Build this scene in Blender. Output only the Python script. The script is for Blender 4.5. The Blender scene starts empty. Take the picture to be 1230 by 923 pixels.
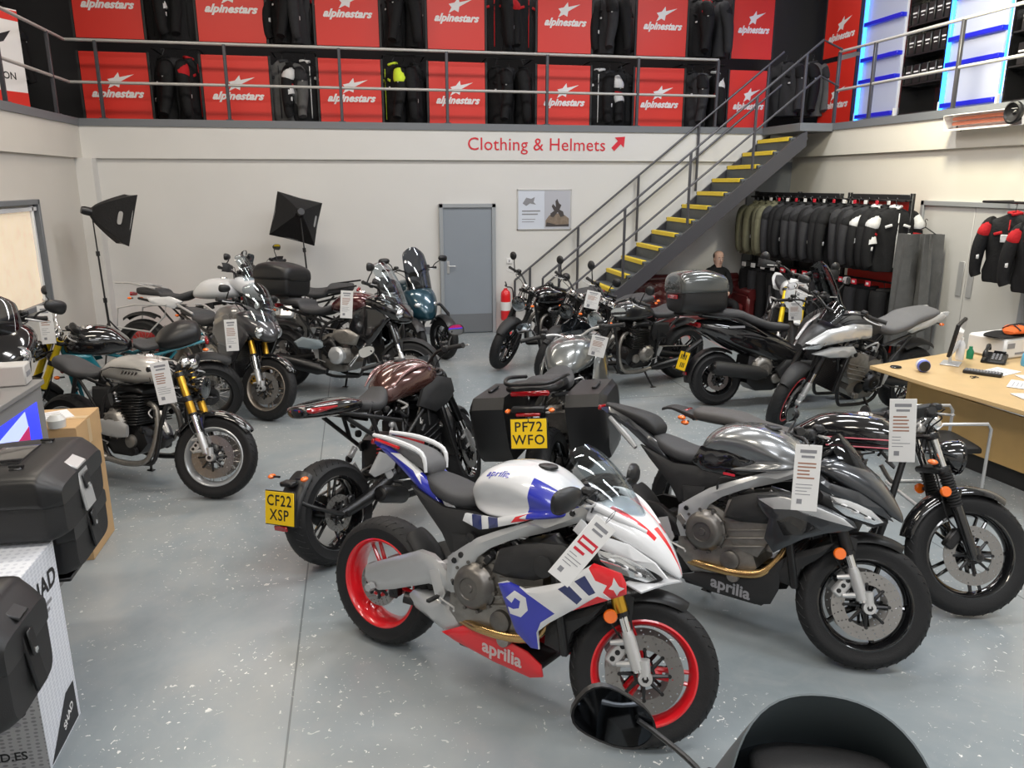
import bpy, bmesh, math, random
from mathutils import Vector as V, Matrix, Euler
from mathutils.geometry import delaunay_2d_cdt
from mathutils.bvhtree import BVHTree
PI = math.pi
R_ = math.radians
random.seed(7)
S = bpy.context.scene
COL = S.collection

# ------------------------------------------------------------------ camera
cd = bpy.data.cameras.new('camera')
cd.sensor_width = 36.0
cd.lens = 930.0 / 1230.0 * 36.0
cd.clip_start = 0.05
cam = bpy.data.objects.new('camera', cd)
cam.location = (0, 0, 2.4)
cam.rotation_euler = (R_(90 - 14.62), 0, R_(-11.2))
COL.objects.link(cam)
S.camera = cam
S.view_settings.view_transform = 'Standard'
S.view_settings.look = 'None'
S.view_settings.exposure = 0.0
S.view_settings.gamma = 1.0
S.view_settings.use_curve_mapping = False

# ------------------------------------------------------------------ world and lamps
W = bpy.data.worlds.new('world')
S.world = W
W.use_nodes = True
W.node_tree.nodes['Background'].inputs[0].default_value = (0.9, 0.94, 1.0, 1)
W.node_tree.nodes['Background'].inputs[1].default_value = 0.35

def area(name, loc, sx, sy, power, col=(1, 1, 1), rot=(0, 0, 0)):
    l = bpy.data.lights.new(name, 'AREA')
    l.shape = 'RECTANGLE'
    l.size, l.size_y = sx, sy
    l.energy = power
    l.color = col
    o = bpy.data.objects.new(name, l)
    o.location = loc
    o.rotation_euler = rot
    COL.objects.link(o)
    return o

CEIL_Z = 6.4
for ix, lx in enumerate((-2.2, 1.7, 5.6)):
    for iy, ly in enumerate((1.2, 5.2, 9.2)):
        c = ((1, .90, .76), (1, .98, .96), (.92, .96, 1))[ix]
        area('ceiling_lamp', (lx, ly, CEIL_Z - .12), 2.4, 0.5, (100, 108, 132)[ix], c)
area('ceiling_lamp', (1.5, -2.2, CEIL_Z - .12), 4.5, .8, 150, (.95, .97, 1))
area('ceiling_lamp', (-1.0, 13.2, CEIL_Z - .12), 5.0, .4, 60, (1, .97, .93))
area('ceiling_lamp', (4.6, 13.2, CEIL_Z - .12), 5.0, .4, 60, (1, .97, .93))
area('wall_lamp', (6.15, 8.0, 4.75), .4, .4, 120, (1, .92, .66), (0, R_(-38), 0))

# ------------------------------------------------------------------ materials
MATS = {}
def mat(name, col=(.5, .5, .5), rough=.5, metal=0., coat=0., noise=0., nscale=8., bump=0., bscale=60., emit=0., ecol=None, alpha=None, spec=.5, sheen=0.):
    if name in MATS:
        return MATS[name]
    m = bpy.data.materials.new(name)
    m.use_nodes = True
    nt = m.node_tree
    b = nt.nodes['Principled BSDF']
    b.inputs['Base Color'].default_value = (*col, 1)
    b.inputs['Roughness'].default_value = rough
    b.inputs['Metallic'].default_value = metal
    b.inputs['Coat Weight'].default_value = coat
    b.inputs['Coat Roughness'].default_value = .04
    b.inputs['Specular IOR Level'].default_value = spec
    if sheen:
        b.inputs['Sheen Weight'].default_value = sheen
    tc = nt.nodes.new('ShaderNodeTexCoord')
    if noise:
        n = nt.nodes.new('ShaderNodeTexNoise')
        n.inputs['Scale'].default_value = nscale
        n.inputs['Detail'].default_value = 5
        nt.links.new(tc.outputs['Object'], n.inputs['Vector'])
        mx = nt.nodes.new('ShaderNodeMix')
        mx.data_type = 'RGBA'
        mx.inputs['A'].default_value = (*[c * (1 - noise) for c in col], 1)
        mx.inputs['B'].default_value = (*[min(1, c * (1 + noise)) for c in col], 1)
        nt.links.new(n.outputs['Fac'], mx.inputs['Factor'])
        nt.links.new(mx.outputs['Result'], b.inputs['Base Color'])
    if bump:
        n2 = nt.nodes.new('ShaderNodeTexNoise')
        n2.inputs['Scale'].default_value = bscale
        n2.inputs['Detail'].default_value = 4
        nt.links.new(tc.outputs['Object'], n2.inputs['Vector'])
        bp = nt.nodes.new('ShaderNodeBump')
        bp.inputs['Strength'].default_value = bump
        bp.inputs['Distance'].default_value = .01
        nt.links.new(n2.outputs['Fac'], bp.inputs['Height'])
        nt.links.new(bp.outputs['Normal'], b.inputs['Normal'])
    if emit:
        b.inputs['Emission Color'].default_value = (*(ecol or col), 1)
        b.inputs['Emission Strength'].default_value = emit
    if alpha is not None:
        # thin clear sheet: tinted transparency with a glossy skin
        tr = nt.nodes.new('ShaderNodeBsdfTransparent')
        tr.inputs[0].default_value = (*col, 1)
        gl = nt.nodes.new('ShaderNodeBsdfGlossy')
        gl.inputs['Roughness'].default_value = rough
        gl.inputs[0].default_value = (1, 1, 1, 1)
        fr = nt.nodes.new('ShaderNodeLayerWeight')
        fr.inputs[0].default_value = .5
        pw = nt.nodes.new('ShaderNodeMath')
        pw.operation = 'POWER'
        pw.inputs[1].default_value = 4.
        nt.links.new(fr.outputs['Facing'], pw.inputs[0])
        ma = nt.nodes.new('ShaderNodeMath')
        ma.operation = 'MULTIPLY_ADD'
        ma.inputs[1].default_value = .6
        ma.inputs[2].default_value = alpha
        nt.links.new(pw.outputs[0], ma.inputs[0])
        ms = nt.nodes.new('ShaderNodeMixShader')
        nt.links.new(ma.outputs[0], ms.inputs[0])
        nt.links.new(tr.outputs[0], ms.inputs[1])
        nt.links.new(gl.outputs[0], ms.inputs[2])
        nt.links.new(ms.outputs[0], nt.nodes['Material Output'].inputs[0])
    m.diffuse_color = (*col, 1)
    MATS[name] = m
    return m

def paint(name, col, flake=.0, rough=.3):
    return mat('paint_' + name, col, rough, flake, 1.0)

RUB = mat('tyre_rubber', (.011, .011, .012), .6, bump=.15, bscale=120, spec=.4)
BLK = mat('black_plastic', (.012, .012, .013), .38)
BLKM = mat('matt_black_plastic', (.017, .017, .018), .6, bump=.2, bscale=300)
GBLK = mat('gloss_black', (.008, .008, .009), .12, coat=1.)
DMET = mat('dark_metal', (.05, .05, .052), .38, .9)
MET = mat('engine_metal', (.30, .285, .265), .42, .75, noise=.3, nscale=30)
ALU = mat('brushed_aluminium', (.60, .60, .60), .36, .55)
SIL = mat('silver_paint', (.50, .51, .52), .32, .45, .5)
CHR = mat('chrome', (.85, .85, .85), .08, 1.)
STL = mat('disc_steel', (.34, .33, .32), .3, .85)
GOLD = mat('gold_anodised', (.75, .42, .05), .28, .85)
YEL = mat('yellow_anodised', (.85, .6, .02), .3, .4)
ORG = mat('amber_reflector', (1., .18, .01), .25, coat=1.)
REDL = mat('red_lens', (.35, .005, .01), .12, coat=1.)
WHT = mat('white_paint', (.72, .73, .75), .25, coat=.8)
RED = mat('red_paint', (.72, .012, .02), .28, coat=.8)
BLU = mat('blue_paint', (.025, .035, .42), .28, coat=.8)
NAVY = mat('navy_paint', (.02, .03, .13), .3, coat=.8)
SEAT = mat('seat_vinyl', (.042, .042, .045), .62, bump=.35, bscale=260)
SEATG = mat('grey_seat_vinyl', (.11, .11, .115), .62, bump=.3, bscale=260)
COVM = mat('cast_cover', (.16, .15, .14), .36, .7, noise=.2, nscale=40)
GRN = mat('bronze_header_pipe', (.55, .36, .16), .25, .95)
LENS = mat('headlight_lens', (.72, .76, .78), .04, alpha=.12)
LAMP = mat('lamp_reflector', (.8, .82, .84), .12, .9)
CLEAR = mat('clear_screen', (.80, .84, .86), .03, alpha=.05)
SMOKE = mat('smoked_screen', (.32, .34, .37), .03, alpha=.06)
MIRR = mat('mirror_glass', (.75, .78, .8), .02, 1.)
PLY = mat('plate_yellow', (.95, .62, .01), .4)
INK = mat('black_print', (.01, .01, .012), .5)
PAPER = mat('white_card', (.78, .77, .76), .5)
REDINK = mat('red_print', (.6, .02, .04), .5)
GREYINK = mat('grey_print', (.25, .25, .27), .5)
BROWNINK = mat('brown_print', (.35, .18, .12), .5)

# ------------------------------------------------------------------ mesh builder
def catmull(pts, k):
    if k <= 1 or len(pts) < 3:
        return [tuple(p) for p in pts]
    out = []
    n = len(pts)
    for i in range(n - 1):
        p0 = pts[max(i - 1, 0)]; p1 = pts[i]; p2 = pts[i + 1]; p3 = pts[min(i + 2, n - 1)]
        for j in range(k):
            t = j / k
            out.append(tuple(.5 * (2 * b + (c - a) * t + (2 * a - 5 * b + 4 * c - d) * t * t + (3 * b - a - 3 * c + d) * t ** 3)
                             for a, b, c, d in zip(p0, p1, p2, p3)))
    out.append(tuple(pts[-1]))
    return out

def inpoly(x, y, poly):
    c = False
    j = len(poly) - 1
    for i in range(len(poly)):
        xi, yi = poly[i]; xj, yj = poly[j]
        if (yi > y) != (yj > y) and x < (xj - xi) * (y - yi) / (yj - yi) + xi:
            c = not c
        j = i
    return c

def edist(x, y, poly):
    best = 9.
    n = len(poly)
    for i in range(n):
        ax, ay = poly[i]; bx, by = poly[(i + 1) % n]
        dx, dy = bx - ax, by - ay
        L = dx * dx + dy * dy or 1e-12
        t = max(0, min(1, ((x - ax) * dx + (y - ay) * dy) / L))
        d = math.hypot(x - ax - t * dx, y - ay - t * dy)
        if d < best: best = d
    return best

TXT = {}
def text_tris(s, bold=0., shear=0., space=1.0):
    key = (s, bold, shear, space)
    if key in TXT: return TXT[key]
    c = bpy.data.curves.new('glyphs', 'FONT')
    c.body = s
    c.size = 1.
    c.offset = bold
    c.shear = shear
    c.space_character = space
    c.resolution_u = 3
    c.align_x = 'CENTER'; c.align_y = 'CENTER'
    o = bpy.data.objects.new('glyphs', c)
    COL.objects.link(o)
    dg = bpy.context.evaluated_depsgraph_get()
    dg.update()
    me = bpy.data.meshes.new_from_object(o.evaluated_get(dg))
    vs = [(v.co.x, v.co.y) for v in me.vertices]
    fs = [tuple(p.vertices) for p in me.polygons]
    bpy.data.objects.remove(o); bpy.data.curves.remove(c); bpy.data.meshes.remove(me)
    TXT[key] = (vs, fs)
    return vs, fs

class MB:
    def __init__(s, m=None):
        s.v = []; s.f = []; s.mi = []; s.mats = []; s.cur = 0; s.M = Matrix()
        if m: s.use(m)
    def use(s, m):
        if m not in s.mats: s.mats.append(m)
        s.cur = s.mats.index(m)
        return s
    def add(s, vs, fs, mi=None):
        b = len(s.v)
        M = s.M
        s.v += [tuple(M @ V(p)) for p in vs]
        for i, f in enumerate(fs):
            s.f.append(tuple(b + k for k in f))
            s.mi.append(s.cur if mi is None else mi[i])
        return s
    def box(s, c, d, rot=(0, 0, 0), bev=.0, taper=1.):
        hx, hy, hz = d[0] / 2, d[1] / 2, d[2] / 2
        b = min(bev, hx * .95, hy * .95, hz * .95)
        E = Euler(rot).to_matrix()
        if b <= 0:
            vs = [(x * hx * (taper if z > 0 else 1), y * hy * (taper if z > 0 else 1), z * hz) for z in (-1, 1) for x, y in ((-1, -1), (1, -1), (1, 1), (-1, 1))]
            fs = [(3, 2, 1, 0), (4, 5, 6, 7), (0, 1, 5, 4), (1, 2, 6, 5), (2, 3, 7, 6), (3, 0, 4, 7)]
        else:
            vs = []; idx = {}
            for x in (-1, 1):
                for y in (-1, 1):
                    for z in (-1, 1):
                        for a in range(3):
                            p = [x * (hx - b), y * (hy - b), z * (hz - b)]
                            p[a] += (x, y, z)[a] * b
                            if z > 0: p[0] *= taper; p[1] *= taper
                            idx[(x, y, z, a)] = len(vs); vs.append(tuple(p))
            fs = []
            for a in range(3):
                o1, o2 = [(1, 2), (0, 2), (0, 1)][a]
                for sg in (-1, 1):
                    q = []
                    for u, w in ((-1, -1), (1, -1), (1, 1), (-1, 1)):
                        k = [0, 0, 0]; k[a] = sg; k[o1] = u; k[o2] = w
                        q.append(idx[(*k, a)])
                    fs.append(tuple(q))
                # edges along axis a
                for u in (-1, 1):
                    for w in (-1, 1):
                        k0 = [0, 0, 0]; k1 = [0, 0, 0]
                        k0[a] = -1; k1[a] = 1; k0[o1] = k1[o1] = u; k0[o2] = k1[o2] = w
                        fs.append((idx[(*k0, o1)], idx[(*k1, o1)], idx[(*k1, o2)], idx[(*k0, o2)]))
            for x in (-1, 1):
                for y in (-1, 1):
                    for z in (-1, 1):
                        fs.append(tuple(idx[(x, y, z, a)] for a in range(3)))
        cc = V(c)
        s.add([cc + E @ V(p) for p in vs], fs)
        return s
    def tube(s, pts, r, n=10, smooth=1, closed=False, caps=True):
        rr = r if isinstance(r, (list, tuple)) else [r] * len(pts)
        q = catmull([(*p, a) for p, a in zip(pts, rr)], smooth)
        P = [V(p[:3]) for p in q]; rad = [p[3] for p in q]
        m = len(P)
        up = None
        vs = []
        for i in range(m):
            if closed: t = (P[(i + 1) % m] - P[i - 1])
            else: t = P[min(i + 1, m - 1)] - P[max(i - 1, 0)]
            if t.length < 1e-9: t = V((0, 0, 1))
            t.normalize()
            if up is None:
                up = V((0, 0, 1)) if abs(t.z) < .9 else V((1, 0, 0))
            a = t.cross(up)
            if a.length < 1e-6: a = t.orthogonal()
            a.normalize(); b = a.cross(t).normalized(); up = b
            for k in range(n):
                th = 2 * PI * k / n
                vs.append(P[i] + a * (rad[i] * math.cos(th)) + b * (rad[i] * math.sin(th)))
        fs = []
        for i in range(m if closed else m - 1):
            j = (i + 1) % m
            for k in range(n):
                l = (k + 1) % n
                fs.append((i * n + k, i * n + l, j * n + l, j * n + k))
        if caps and not closed:
            fs.append(tuple(range(n))[::-1]); fs.append(tuple((m - 1) * n + k for k in range(n)))
        s.add(vs, fs)
        return s
    def lathe(s, prof, o=(0, 0, 0), axis='y', n=32, closed=False, rot=None):
        # prof: (radius, height along axis)
        o = V(o)
        vs = []
        for (r, h) in prof:
            for k in range(n):
                t = 2 * PI * k / n
                c, d = r * math.cos(t), r * math.sin(t)
                p = V((c, h, d)) if axis == 'y' else (V((c, d, h)) if axis == 'z' else V((h, c, d)))
                if rot: p = rot @ p
                vs.append(o + p)
        m = len(prof); fs = []
        for i in range(m if closed else m - 1):
            j = (i + 1) % m
            for k in range(n):
                l = (k + 1) % n
                fs.append((i * n + k, i * n + l, j * n + l, j * n + k))
        if not closed:
            if prof[0][0] > 1e-5: fs.append(tuple(range(n)))
            if prof[-1][0] > 1e-5: fs.append(tuple((m - 1) * n + k for k in range(n)))
        s.add(vs, fs)
        return s
    def loft(s, secs, n=24, sub=3, caps=True, axis='x', mfun=None):
        # secs: (x, zc, halfwidth, up, down, exponent[, yc]) closed superellipse rings
        q = catmull([tuple(c) + ((2.4,) if len(c) < 6 else ()) + ((0.,) if len(c) < 7 else ()) for c in secs], sub)
        vs = []
        for (x, zc, hw, hu, hd, e, yc) in q:
            for k in range(n):
                t = 2 * PI * k / n
                c, d = math.cos(t), math.sin(t)
                y = yc + hw * math.copysign(abs(c) ** (2 / e), c)
                zz = math.copysign(abs(d) ** (2 / e), d) * (hu if d > 0 else hd)
                if axis == 'x': vs.append((x, y, zc + zz))
                elif axis == 'z': vs.append((zc + zz, y, x))
                else: vs.append((yc + (y - yc), x, zc + zz))
        m = len(q); fs = []; mi = []
        for i in range(m - 1):
            for k in range(n):
                l = (k + 1) % n
                fs.append((i * n + k, i * n + l, (i + 1) * n + l, (i + 1) * n + k))
                if mfun:
                    s.ij = (i / (m - 1), k)
                    a = V(vs[i * n + k]); b = V(vs[(i + 1) * n + l])
                    mi.append(mfun((a + b) / 2, s))
        if caps:
            fs.append(tuple(range(n))); fs.append(tuple((m - 1) * n + k for k in range(n)))
            if mfun: mi += [s.cur, s.cur]
        s.add(vs, fs, mi if mfun else None)
        return s
    def facet_loft(s, st, sub=5, k=4, mfun=None):
        # st: (x, [(y, z) ... half outline from underside to top centre]); mirrored, smoothed along and across
        flat = [(x, *[c for p in h for c in p]) for x, h in st]
        q = catmull(flat, sub)
        rings = []
        for r in q:
            h = [(r[1 + 2 * i], r[2 + 2 * i]) for i in range((len(r) - 1) // 2)]
            h2 = catmull(h, k)
            full = [(r[0], -y, z) for y, z in h2] + [(r[0], y, z) for y, z in h2[::-1][1:]]
            rings.append(full)
        n = len(rings[0]); vs = [p for r in rings for p in r]; fs = []; mi = []
        for i in range(len(rings) - 1):
            for j in range(n):
                l = (j + 1) % n
                fs.append((i * n + j, i * n + l, (i + 1) * n + l, (i + 1) * n + j))
                s.ij = (i / (len(rings) - 1), 1 - abs(j + .5 - (n - 1) / 2) / ((n - 1) / 2))
                a = V(vs[i * n + j]); c = V(vs[(i + 1) * n + l]); mi.append(mfun((a + c) / 2, s) if mfun else s.cur)
        fs += [tuple(range(n)), tuple((len(rings) - 1) * n + j for j in range(n))]; mi += [s.cur, s.cur]
        s.add(vs, fs, mi)
        return s
    def panel(s, out, yf, th=.006, edge=.012, grid=.03, decals=(), sy=-1, both=False, plane='xz', holes=()):
        """closed sheet: outline in the x/z plane, outer face at y = sy*yf(x,z), rounded rim; both=True mirrors the face to a solid"""
        poly = [tuple(p) for p in out]
        vin = [V(p) for p in poly]
        n0 = len(poly)
        edges = [(i, (i + 1) % n0) for i in range(n0)]
        for h in holes:
            b = len(vin); vin += [V(p) for p in h]
            edges += [(b + i, b + (i + 1) % len(h)) for i in range(len(h))]
        for (dp, _) in decals:
            b = len(vin)
            vin += [V(p) for p in dp]
            edges += [(b + i, b + (i + 1) % len(dp)) for i in range(len(dp))]
        if edge > 0:
            # ring just inside the border for a crisp rounding
            pass
        xs = [p[0] for p in poly]; zs = [p[1] for p in poly]
        x = min(xs) + grid / 2
        row = 0
        while x < max(xs):
            z = min(zs) + grid / 2 + (grid / 2 if row % 2 else 0)
            while z < max(zs):
                if inpoly(x, z, poly) and edist(x, z, poly) > grid * .35 and not any(inpoly(x, z, h) for h in holes):
                    vin.append(V((x, z)))
                z += grid
            x += grid * .87; row += 1
        ov, oe, of, _, _, _ = delaunay_2d_cdt(vin, edges, [], 0, 1e-5)
        tris = []
        for f in of:
            cx = sum(ov[i].x for i in f) / len(f); cz = sum(ov[i].y for i in f) / len(f)
            if inpoly(cx, cz, poly) and not any(inpoly(cx, cz, h) for h in holes):
                mi = s.cur
                for (dp, dm) in decals:
                    if inpoly(cx, cz, dp):
                        if dm not in s.mats: s.mats.append(dm)
                        mi = s.mats.index(dm)
                tris.append((tuple(f), mi))
        nv = len(ov)
        A = []; B = []
        for p in ov:
            d = edist(p.x, p.y, poly)
            y = yf(p.x, p.y)
            k = 1 - min(d / edge, 1) if edge > 0 else 0
            rd = edge * (1 - math.sqrt(max(0, 1 - k * k))) * .8
            if both:
                A.append((p.x, y - rd, p.y)); B.append((p.x, -y + rd, p.y))
            else:
                A.append((p.x, sy * (y - rd), p.y)); B.append((p.x, sy * (y - rd * .2 - th - (edge * .8 if edge else 0)), p.y))
        cnt = {}
        fs = []; mi = []
        for f, m in tris:
            fs.append(f); mi.append(m)
            fs.append(tuple(nv + i for i in reversed(f))); mi.append(m if both else s.cur)
            for i in range(len(f)):
                a, b = f[i], f[(i + 1) % len(f)]
                cnt[(a, b)] = m
        for (a, b), m in cnt.items():
            if (b, a) not in cnt:
                fs.append((b, a, nv + a, nv + b)); mi.append(m)
        vs = A + B
        if plane == 'xy': vs = [(p[0], p[2], p[1]) for p in vs]
        elif plane == 'yz': vs = [(p[1], p[0], p[2]) for p in vs]
        s.add(vs, fs, mi)
        return s
    def sheet(s, rows, th=.003, closed=False):
        """grid of points (list of rows) thickened along averaged normals"""
        m = len(rows); n = len(rows[0])
        P = [[V(p) for p in r] for r in rows]
        N = []
        for i in range(m):
            for j in range(n):
                du = P[min(i + 1, m - 1)][j] - P[max(i - 1, 0)][j]
                dv = P[i][min(j + 1, n - 1)] - P[i][max(j - 1, 0)]
                c = du.cross(dv)
                N.append(c.normalized() if c.length > 1e-9 else V((0, 0, 1)))
        A = [p for r in P for p in r]
        B = [a - nn * th for a, nn in zip(A, N)]
        fs = []
        k = m * n
        for i in range(m - 1):
            for j in range(n - 1):
                a, b, c, d = i * n + j, i * n + j + 1, (i + 1) * n + j + 1, (i + 1) * n + j
                fs.append((a, b, c, d)); fs.append((k + d, k + c, k + b, k + a))
        for i in range(m - 1):
            a, d = i * n, (i + 1) * n
            fs.append((a, d, k + d, k + a))
            a, d = i * n + n - 1, (i + 1) * n + n - 1
            fs.append((d, a, k + a, k + d))
        for j in range(n - 1):
            fs.append((j + 1, j, k + j, k + j + 1))
            a = (m - 1) * n + j
            fs.append((a, a + 1, k + a + 1, k + a))
        s.add(A + B, fs)
        return s
    def text(s, t, size, o, u, w, bold=0., shear=0., space=1., depth=0., fun=None):
        vs, fs = text_tris(t, bold, shear, space)
        o = V(o); u = V(u).normalized(); w = V(w).normalized()
        nrm = u.cross(w)
        if fun: s.add([fun(x * size, y * size) for x, y in vs], fs)
        else: s.add([o + u * (x * size) + w * (y * size) + nrm * depth for x, y in vs], fs)
        return s
    def decal_text(s, target, t, size, c, u, nrm, bold=0., shear=0., off=.002):
        # lettering laid onto the surface of another builder's shape
        tree = BVHTree.FromPolygons([V(p) for p in target.v], target.f)
        u = V(u).normalized(); nrm = V(nrm).normalized(); w = nrm.cross(u).normalized()
        if w.z < 0: w = -w
        def f(a, b):
            o = V(c) + u * a + w * b + nrm * .2
            hit = tree.ray_cast(o, -nrm, .5)[0]
            return (hit if hit is not None else o - nrm * .2) + nrm * off
        return s.text(t, size, c, u, w, bold=bold, shear=shear, fun=f)
    def ball(s, c, r, n=14, sc=(1, 1, 1), rot=None):
        vs = []; m = n // 2
        for i in range(1, m):
            a = PI * i / m
            for k in range(n):
                t = 2 * PI * k / n
                vs.append(V((math.sin(a) * math.cos(t) * r * sc[0], math.sin(a) * math.sin(t) * r * sc[1], math.cos(a) * r * sc[2])))
        vs.append(V((0, 0, r * sc[2]))); vs.append(V((0, 0, -r * sc[2])))
        if rot: vs = [rot @ p for p in vs]
        cc = V(c); vs = [p + cc for p in vs]
        fs = []
        for i in range(m - 2):
            for k in range(n):
                l = (k + 1) % n
                fs.append((i * n + k, (i + 1) * n + k, (i + 1) * n + l, i * n + l))
        T = (m - 1) * n
        for k in range(n):
            l = (k + 1) % n
            fs.append((T, k, l)); fs.append((T + 1, (m - 2) * n + l, (m - 2) * n + k))
        s.add(vs, fs)
        return s
    def mesh(s, name, sharp=38, fixn=True):
        me = bpy.data.meshes.new(name)
        me.from_pydata(s.v, [], s.f)
        for m in s.mats: me.materials.append(m)
        me.polygons.foreach_set('material_index', s.mi)
        if fixn:
            bm = bmesh.new(); bm.from_mesh(me)
            bmesh.ops.recalc_face_normals(bm, faces=bm.faces)
            bm.to_mesh(me); bm.free()
        me.polygons.foreach_set('use_smooth', [True] * len(me.polygons))
        me.update()
        me.set_sharp_from_angle(angle=R_(sharp))
        return me

def obj(name, mb, parent=None, M=None, sharp=38, fixn=True):
    me = mb if isinstance(mb, bpy.types.Mesh) else mb.mesh(name, sharp, fixn)
    o = bpy.data.objects.new(name, me)
    COL.objects.link(o)
    if parent is not None: o.parent = parent
    if M is not None: o.matrix_local = M
    return o

def tag(o, label=None, cat=None, group=None, kind=None):
    if label: o['label'] = label
    if cat: o['category'] = cat
    if group: o['group'] = group
    if kind: o['kind'] = kind
    return o

def thing(name, label, cat, loc=(0, 0, 0), rot=(0, 0, 0), group=None, scale=1.):
    o = bpy.data.objects.new(name, None)
    COL.objects.link(o)
    o.location = loc; o.rotation_euler = rot; o.scale = (scale,) * 3
    return tag(o, label, cat, group)

def struct(name, mb, **k):
    return tag(obj(name, mb, **k), kind='structure')

def copy_tree(o, parent=None):
    c = o.copy(); COL.objects.link(c)
    if parent is not None: c.parent = parent
    for ch in list(o.children): copy_tree(ch, c)
    return c

# ================================================================== motorcycle kit
# local axes: x forward, y to the rider's left, z up; origin on the floor midway between the wheels
CACHE = {}
def cached(key, fn):
    if key not in CACHE: CACHE[key] = fn()
    return CACHE[key]

def circ(cx, cz, r, n=10, a0=0):
    return [(cx + r * math.cos(a0 + 2 * PI * i / n), cz + r * math.sin(a0 + 2 * PI * i / n)) for i in range(n)]

def tyre_mesh(R, w, n=72, knob=False):
    def mk():
        m = MB(RUB)
        ri = R * .70 if R > .28 else R * .62
        h = w / 2
        # bead, sidewall, shoulder, crown
        prof = []
        N = 16
        for i in range(N + 1):
            t = PI * i / N
            y = -math.cos(t) * h
            rr = ri + (R - ri) * (math.sin(t) ** .62 if 0 < i < N else 0)
            prof.append((rr, y * (1 if .12 < t / PI < .88 else .82)))
        prof += [(ri - .006, h * .7), (ri - .006, -h * .7)]
        m.lathe(prof, n=n, closed=True)
        # tread sipes as shallow raised ribs
        m.use(RUB)
        k = 40
        for i in range(k):
            a = 2 * PI * i / k
            for sg in (-1, 1):
                y0 = sg * h * .35
                y1 = sg * h * .80
                E = Matrix.Rotation(-a, 4, 'Y')
                r0 = ri + (R - ri) * (1 - (.35) ** 2) ** .31
                r1 = ri + (R - ri) * (1 - (.80) ** 2) ** .31
                pts = [E @ V((r0 + .0012, y0, 0)), E @ V((r1 + .0015, y1, .03 if not knob else .0))]
                m.tube(pts, .0028 if not knob else .008, n=4)
        return m.mesh('tyre', 50)
    return cached(('tyre', R, w, knob), mk)

def rim_mesh(R, w, style, mt):
    def mk():
        m = MB(mt)
        ro = R * .70 if R > .28 else R * .62
        h = w * .40
        # drop centre rim
        m.lathe([(ro + .006, -h), (ro - .004, -h - .004), (ro - .016, -h + .006), (ro - .022, -h * .55), (ro - .030, -h * .2), (ro - .030, h * .2),
                 (ro - .022, h * .55), (ro - .016, h - .006), (ro - .004, h + .004), (ro + .006, h), (ro - .004, h * .5), (ro - .014, 0), (ro - .004, -h * .5)], n=64, closed=True)
        hub = .034
        m.lathe([(hub, -.055), (hub + .004, -.04), (hub, -.02), (hub, .02), (hub + .004, .04), (hub, .055), (.016, .055), (.016, -.055)], n=24, closed=True)
        if style == 'wire':
            m.use(STL)
            for i in range(32):
                a = 2 * PI * i / 32
                b = a + (.45 if i % 2 else -.45)
                sg = 1 if (i // 2) % 2 else -1
                m.tube([(hub * math.cos(a), sg * .04, hub * math.sin(a)), ((ro - .026) * math.cos(b), sg * .006, (ro - .026) * math.sin(b))], .0022, n=5)
            m.use(mt)
        else:
            k, fork = {'y5': (5, True), 's5': (5, False), 's10': (10, False), 'y6': (6, True), 's3': (3, True), 's7': (7, False)}[style]
            for i in range(k):
                a = 2 * PI * i / k
                def P(r, t, y): return (r * math.cos(a + t), y, r * math.sin(a + t))
                if fork:
                    rm = hub + (ro - hub) * .12
                    for sg in (-1, 1):
                        m.tube([P(hub - .004, sg * .25, 0), P(rm, sg * .26, 0), P(ro - .022, sg * .13, 0)], [.013, .012, .0085], n=7)
                    m.tube([P(hub, 0, 0), P(rm + .02, 0, 0)], [.02, .012], n=7)
                else:
                    q = .016 if k <= 5 else .0095
                    m.tube([P(hub - .004, 0, 0), P(ro * .5, 0.0, 0), P(ro - .022, 0.05, 0)], [q * 1.2, q * .9, q * .8], n=8)
        return m.mesh('rim', 40)
    return cached(('rim', R, w, style, mt.name), mk)

def disc_mesh(ro, ri, car):
    def mk():
        m = MB(STL)
        holes = []
        for ring, (rr, k) in enumerate(((ri + (ro - ri) * .25, 16), (ri + (ro - ri) * .55, 20), (ri + (ro - ri) * .82, 24))):
            for i in range(k):
                a = 2 * PI * (i + ring * .33) / k
                holes.append(circ(rr * math.cos(a), rr * math.sin(a), .0036, 6))
        out = circ(0, 0, ro, 60)
        m.panel(out, lambda x, z: .0025, both=True, edge=0, grid=1., holes=holes + [circ(0, 0, ri, 40)])
        m.use(car)
        for i in range(8):
            a = 2 * PI * i / 8
            E = Matrix.Rotation(-a, 4, 'Y')
            m.tube([E @ V((.03, .0, 0)), E @ V((ri + .004, 0, .012))], [.010, .006], n=6)
            m.lathe([(.0, .006), (.008, .006), (.008, -.006), (0, -.006)], o=E @ V((ri + .002, 0, .012)), n=10)
        m.lathe([(.034, .006), (.045, .004), (.045, -.004), (.034, -.006)], n=24, closed=True)
        return m.mesh('brake_disc', 40)
    return cached(('disc', ro, ri, car.name), mk)

def caliper(m, c, ang, side, mt, bm=None):
    """radial caliper around the disc edge"""
    E = Matrix.Rotation(-R_(ang), 4, 'Y')
    old = m.M
    m.M = old @ Matrix.Translation(c) @ E
    m.use(mt)
    m.box((0, side * .014, 0), (.052, .022, .115), bev=.008)
    m.box((0, -side * .016, 0), (.048, .018, .11), bev=.007)
    m.box((.022, 0, 0), (.014, .045, .10), bev=.005)
    m.use(DMET)
    for z in (-.032, .0, .032):
        m.lathe([(0, .027 * side), (.011, .027 * side), (.011, .020 * side), (0, .020 * side)], o=(-.002, 0, z), n=12)
    m.M = old

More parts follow.
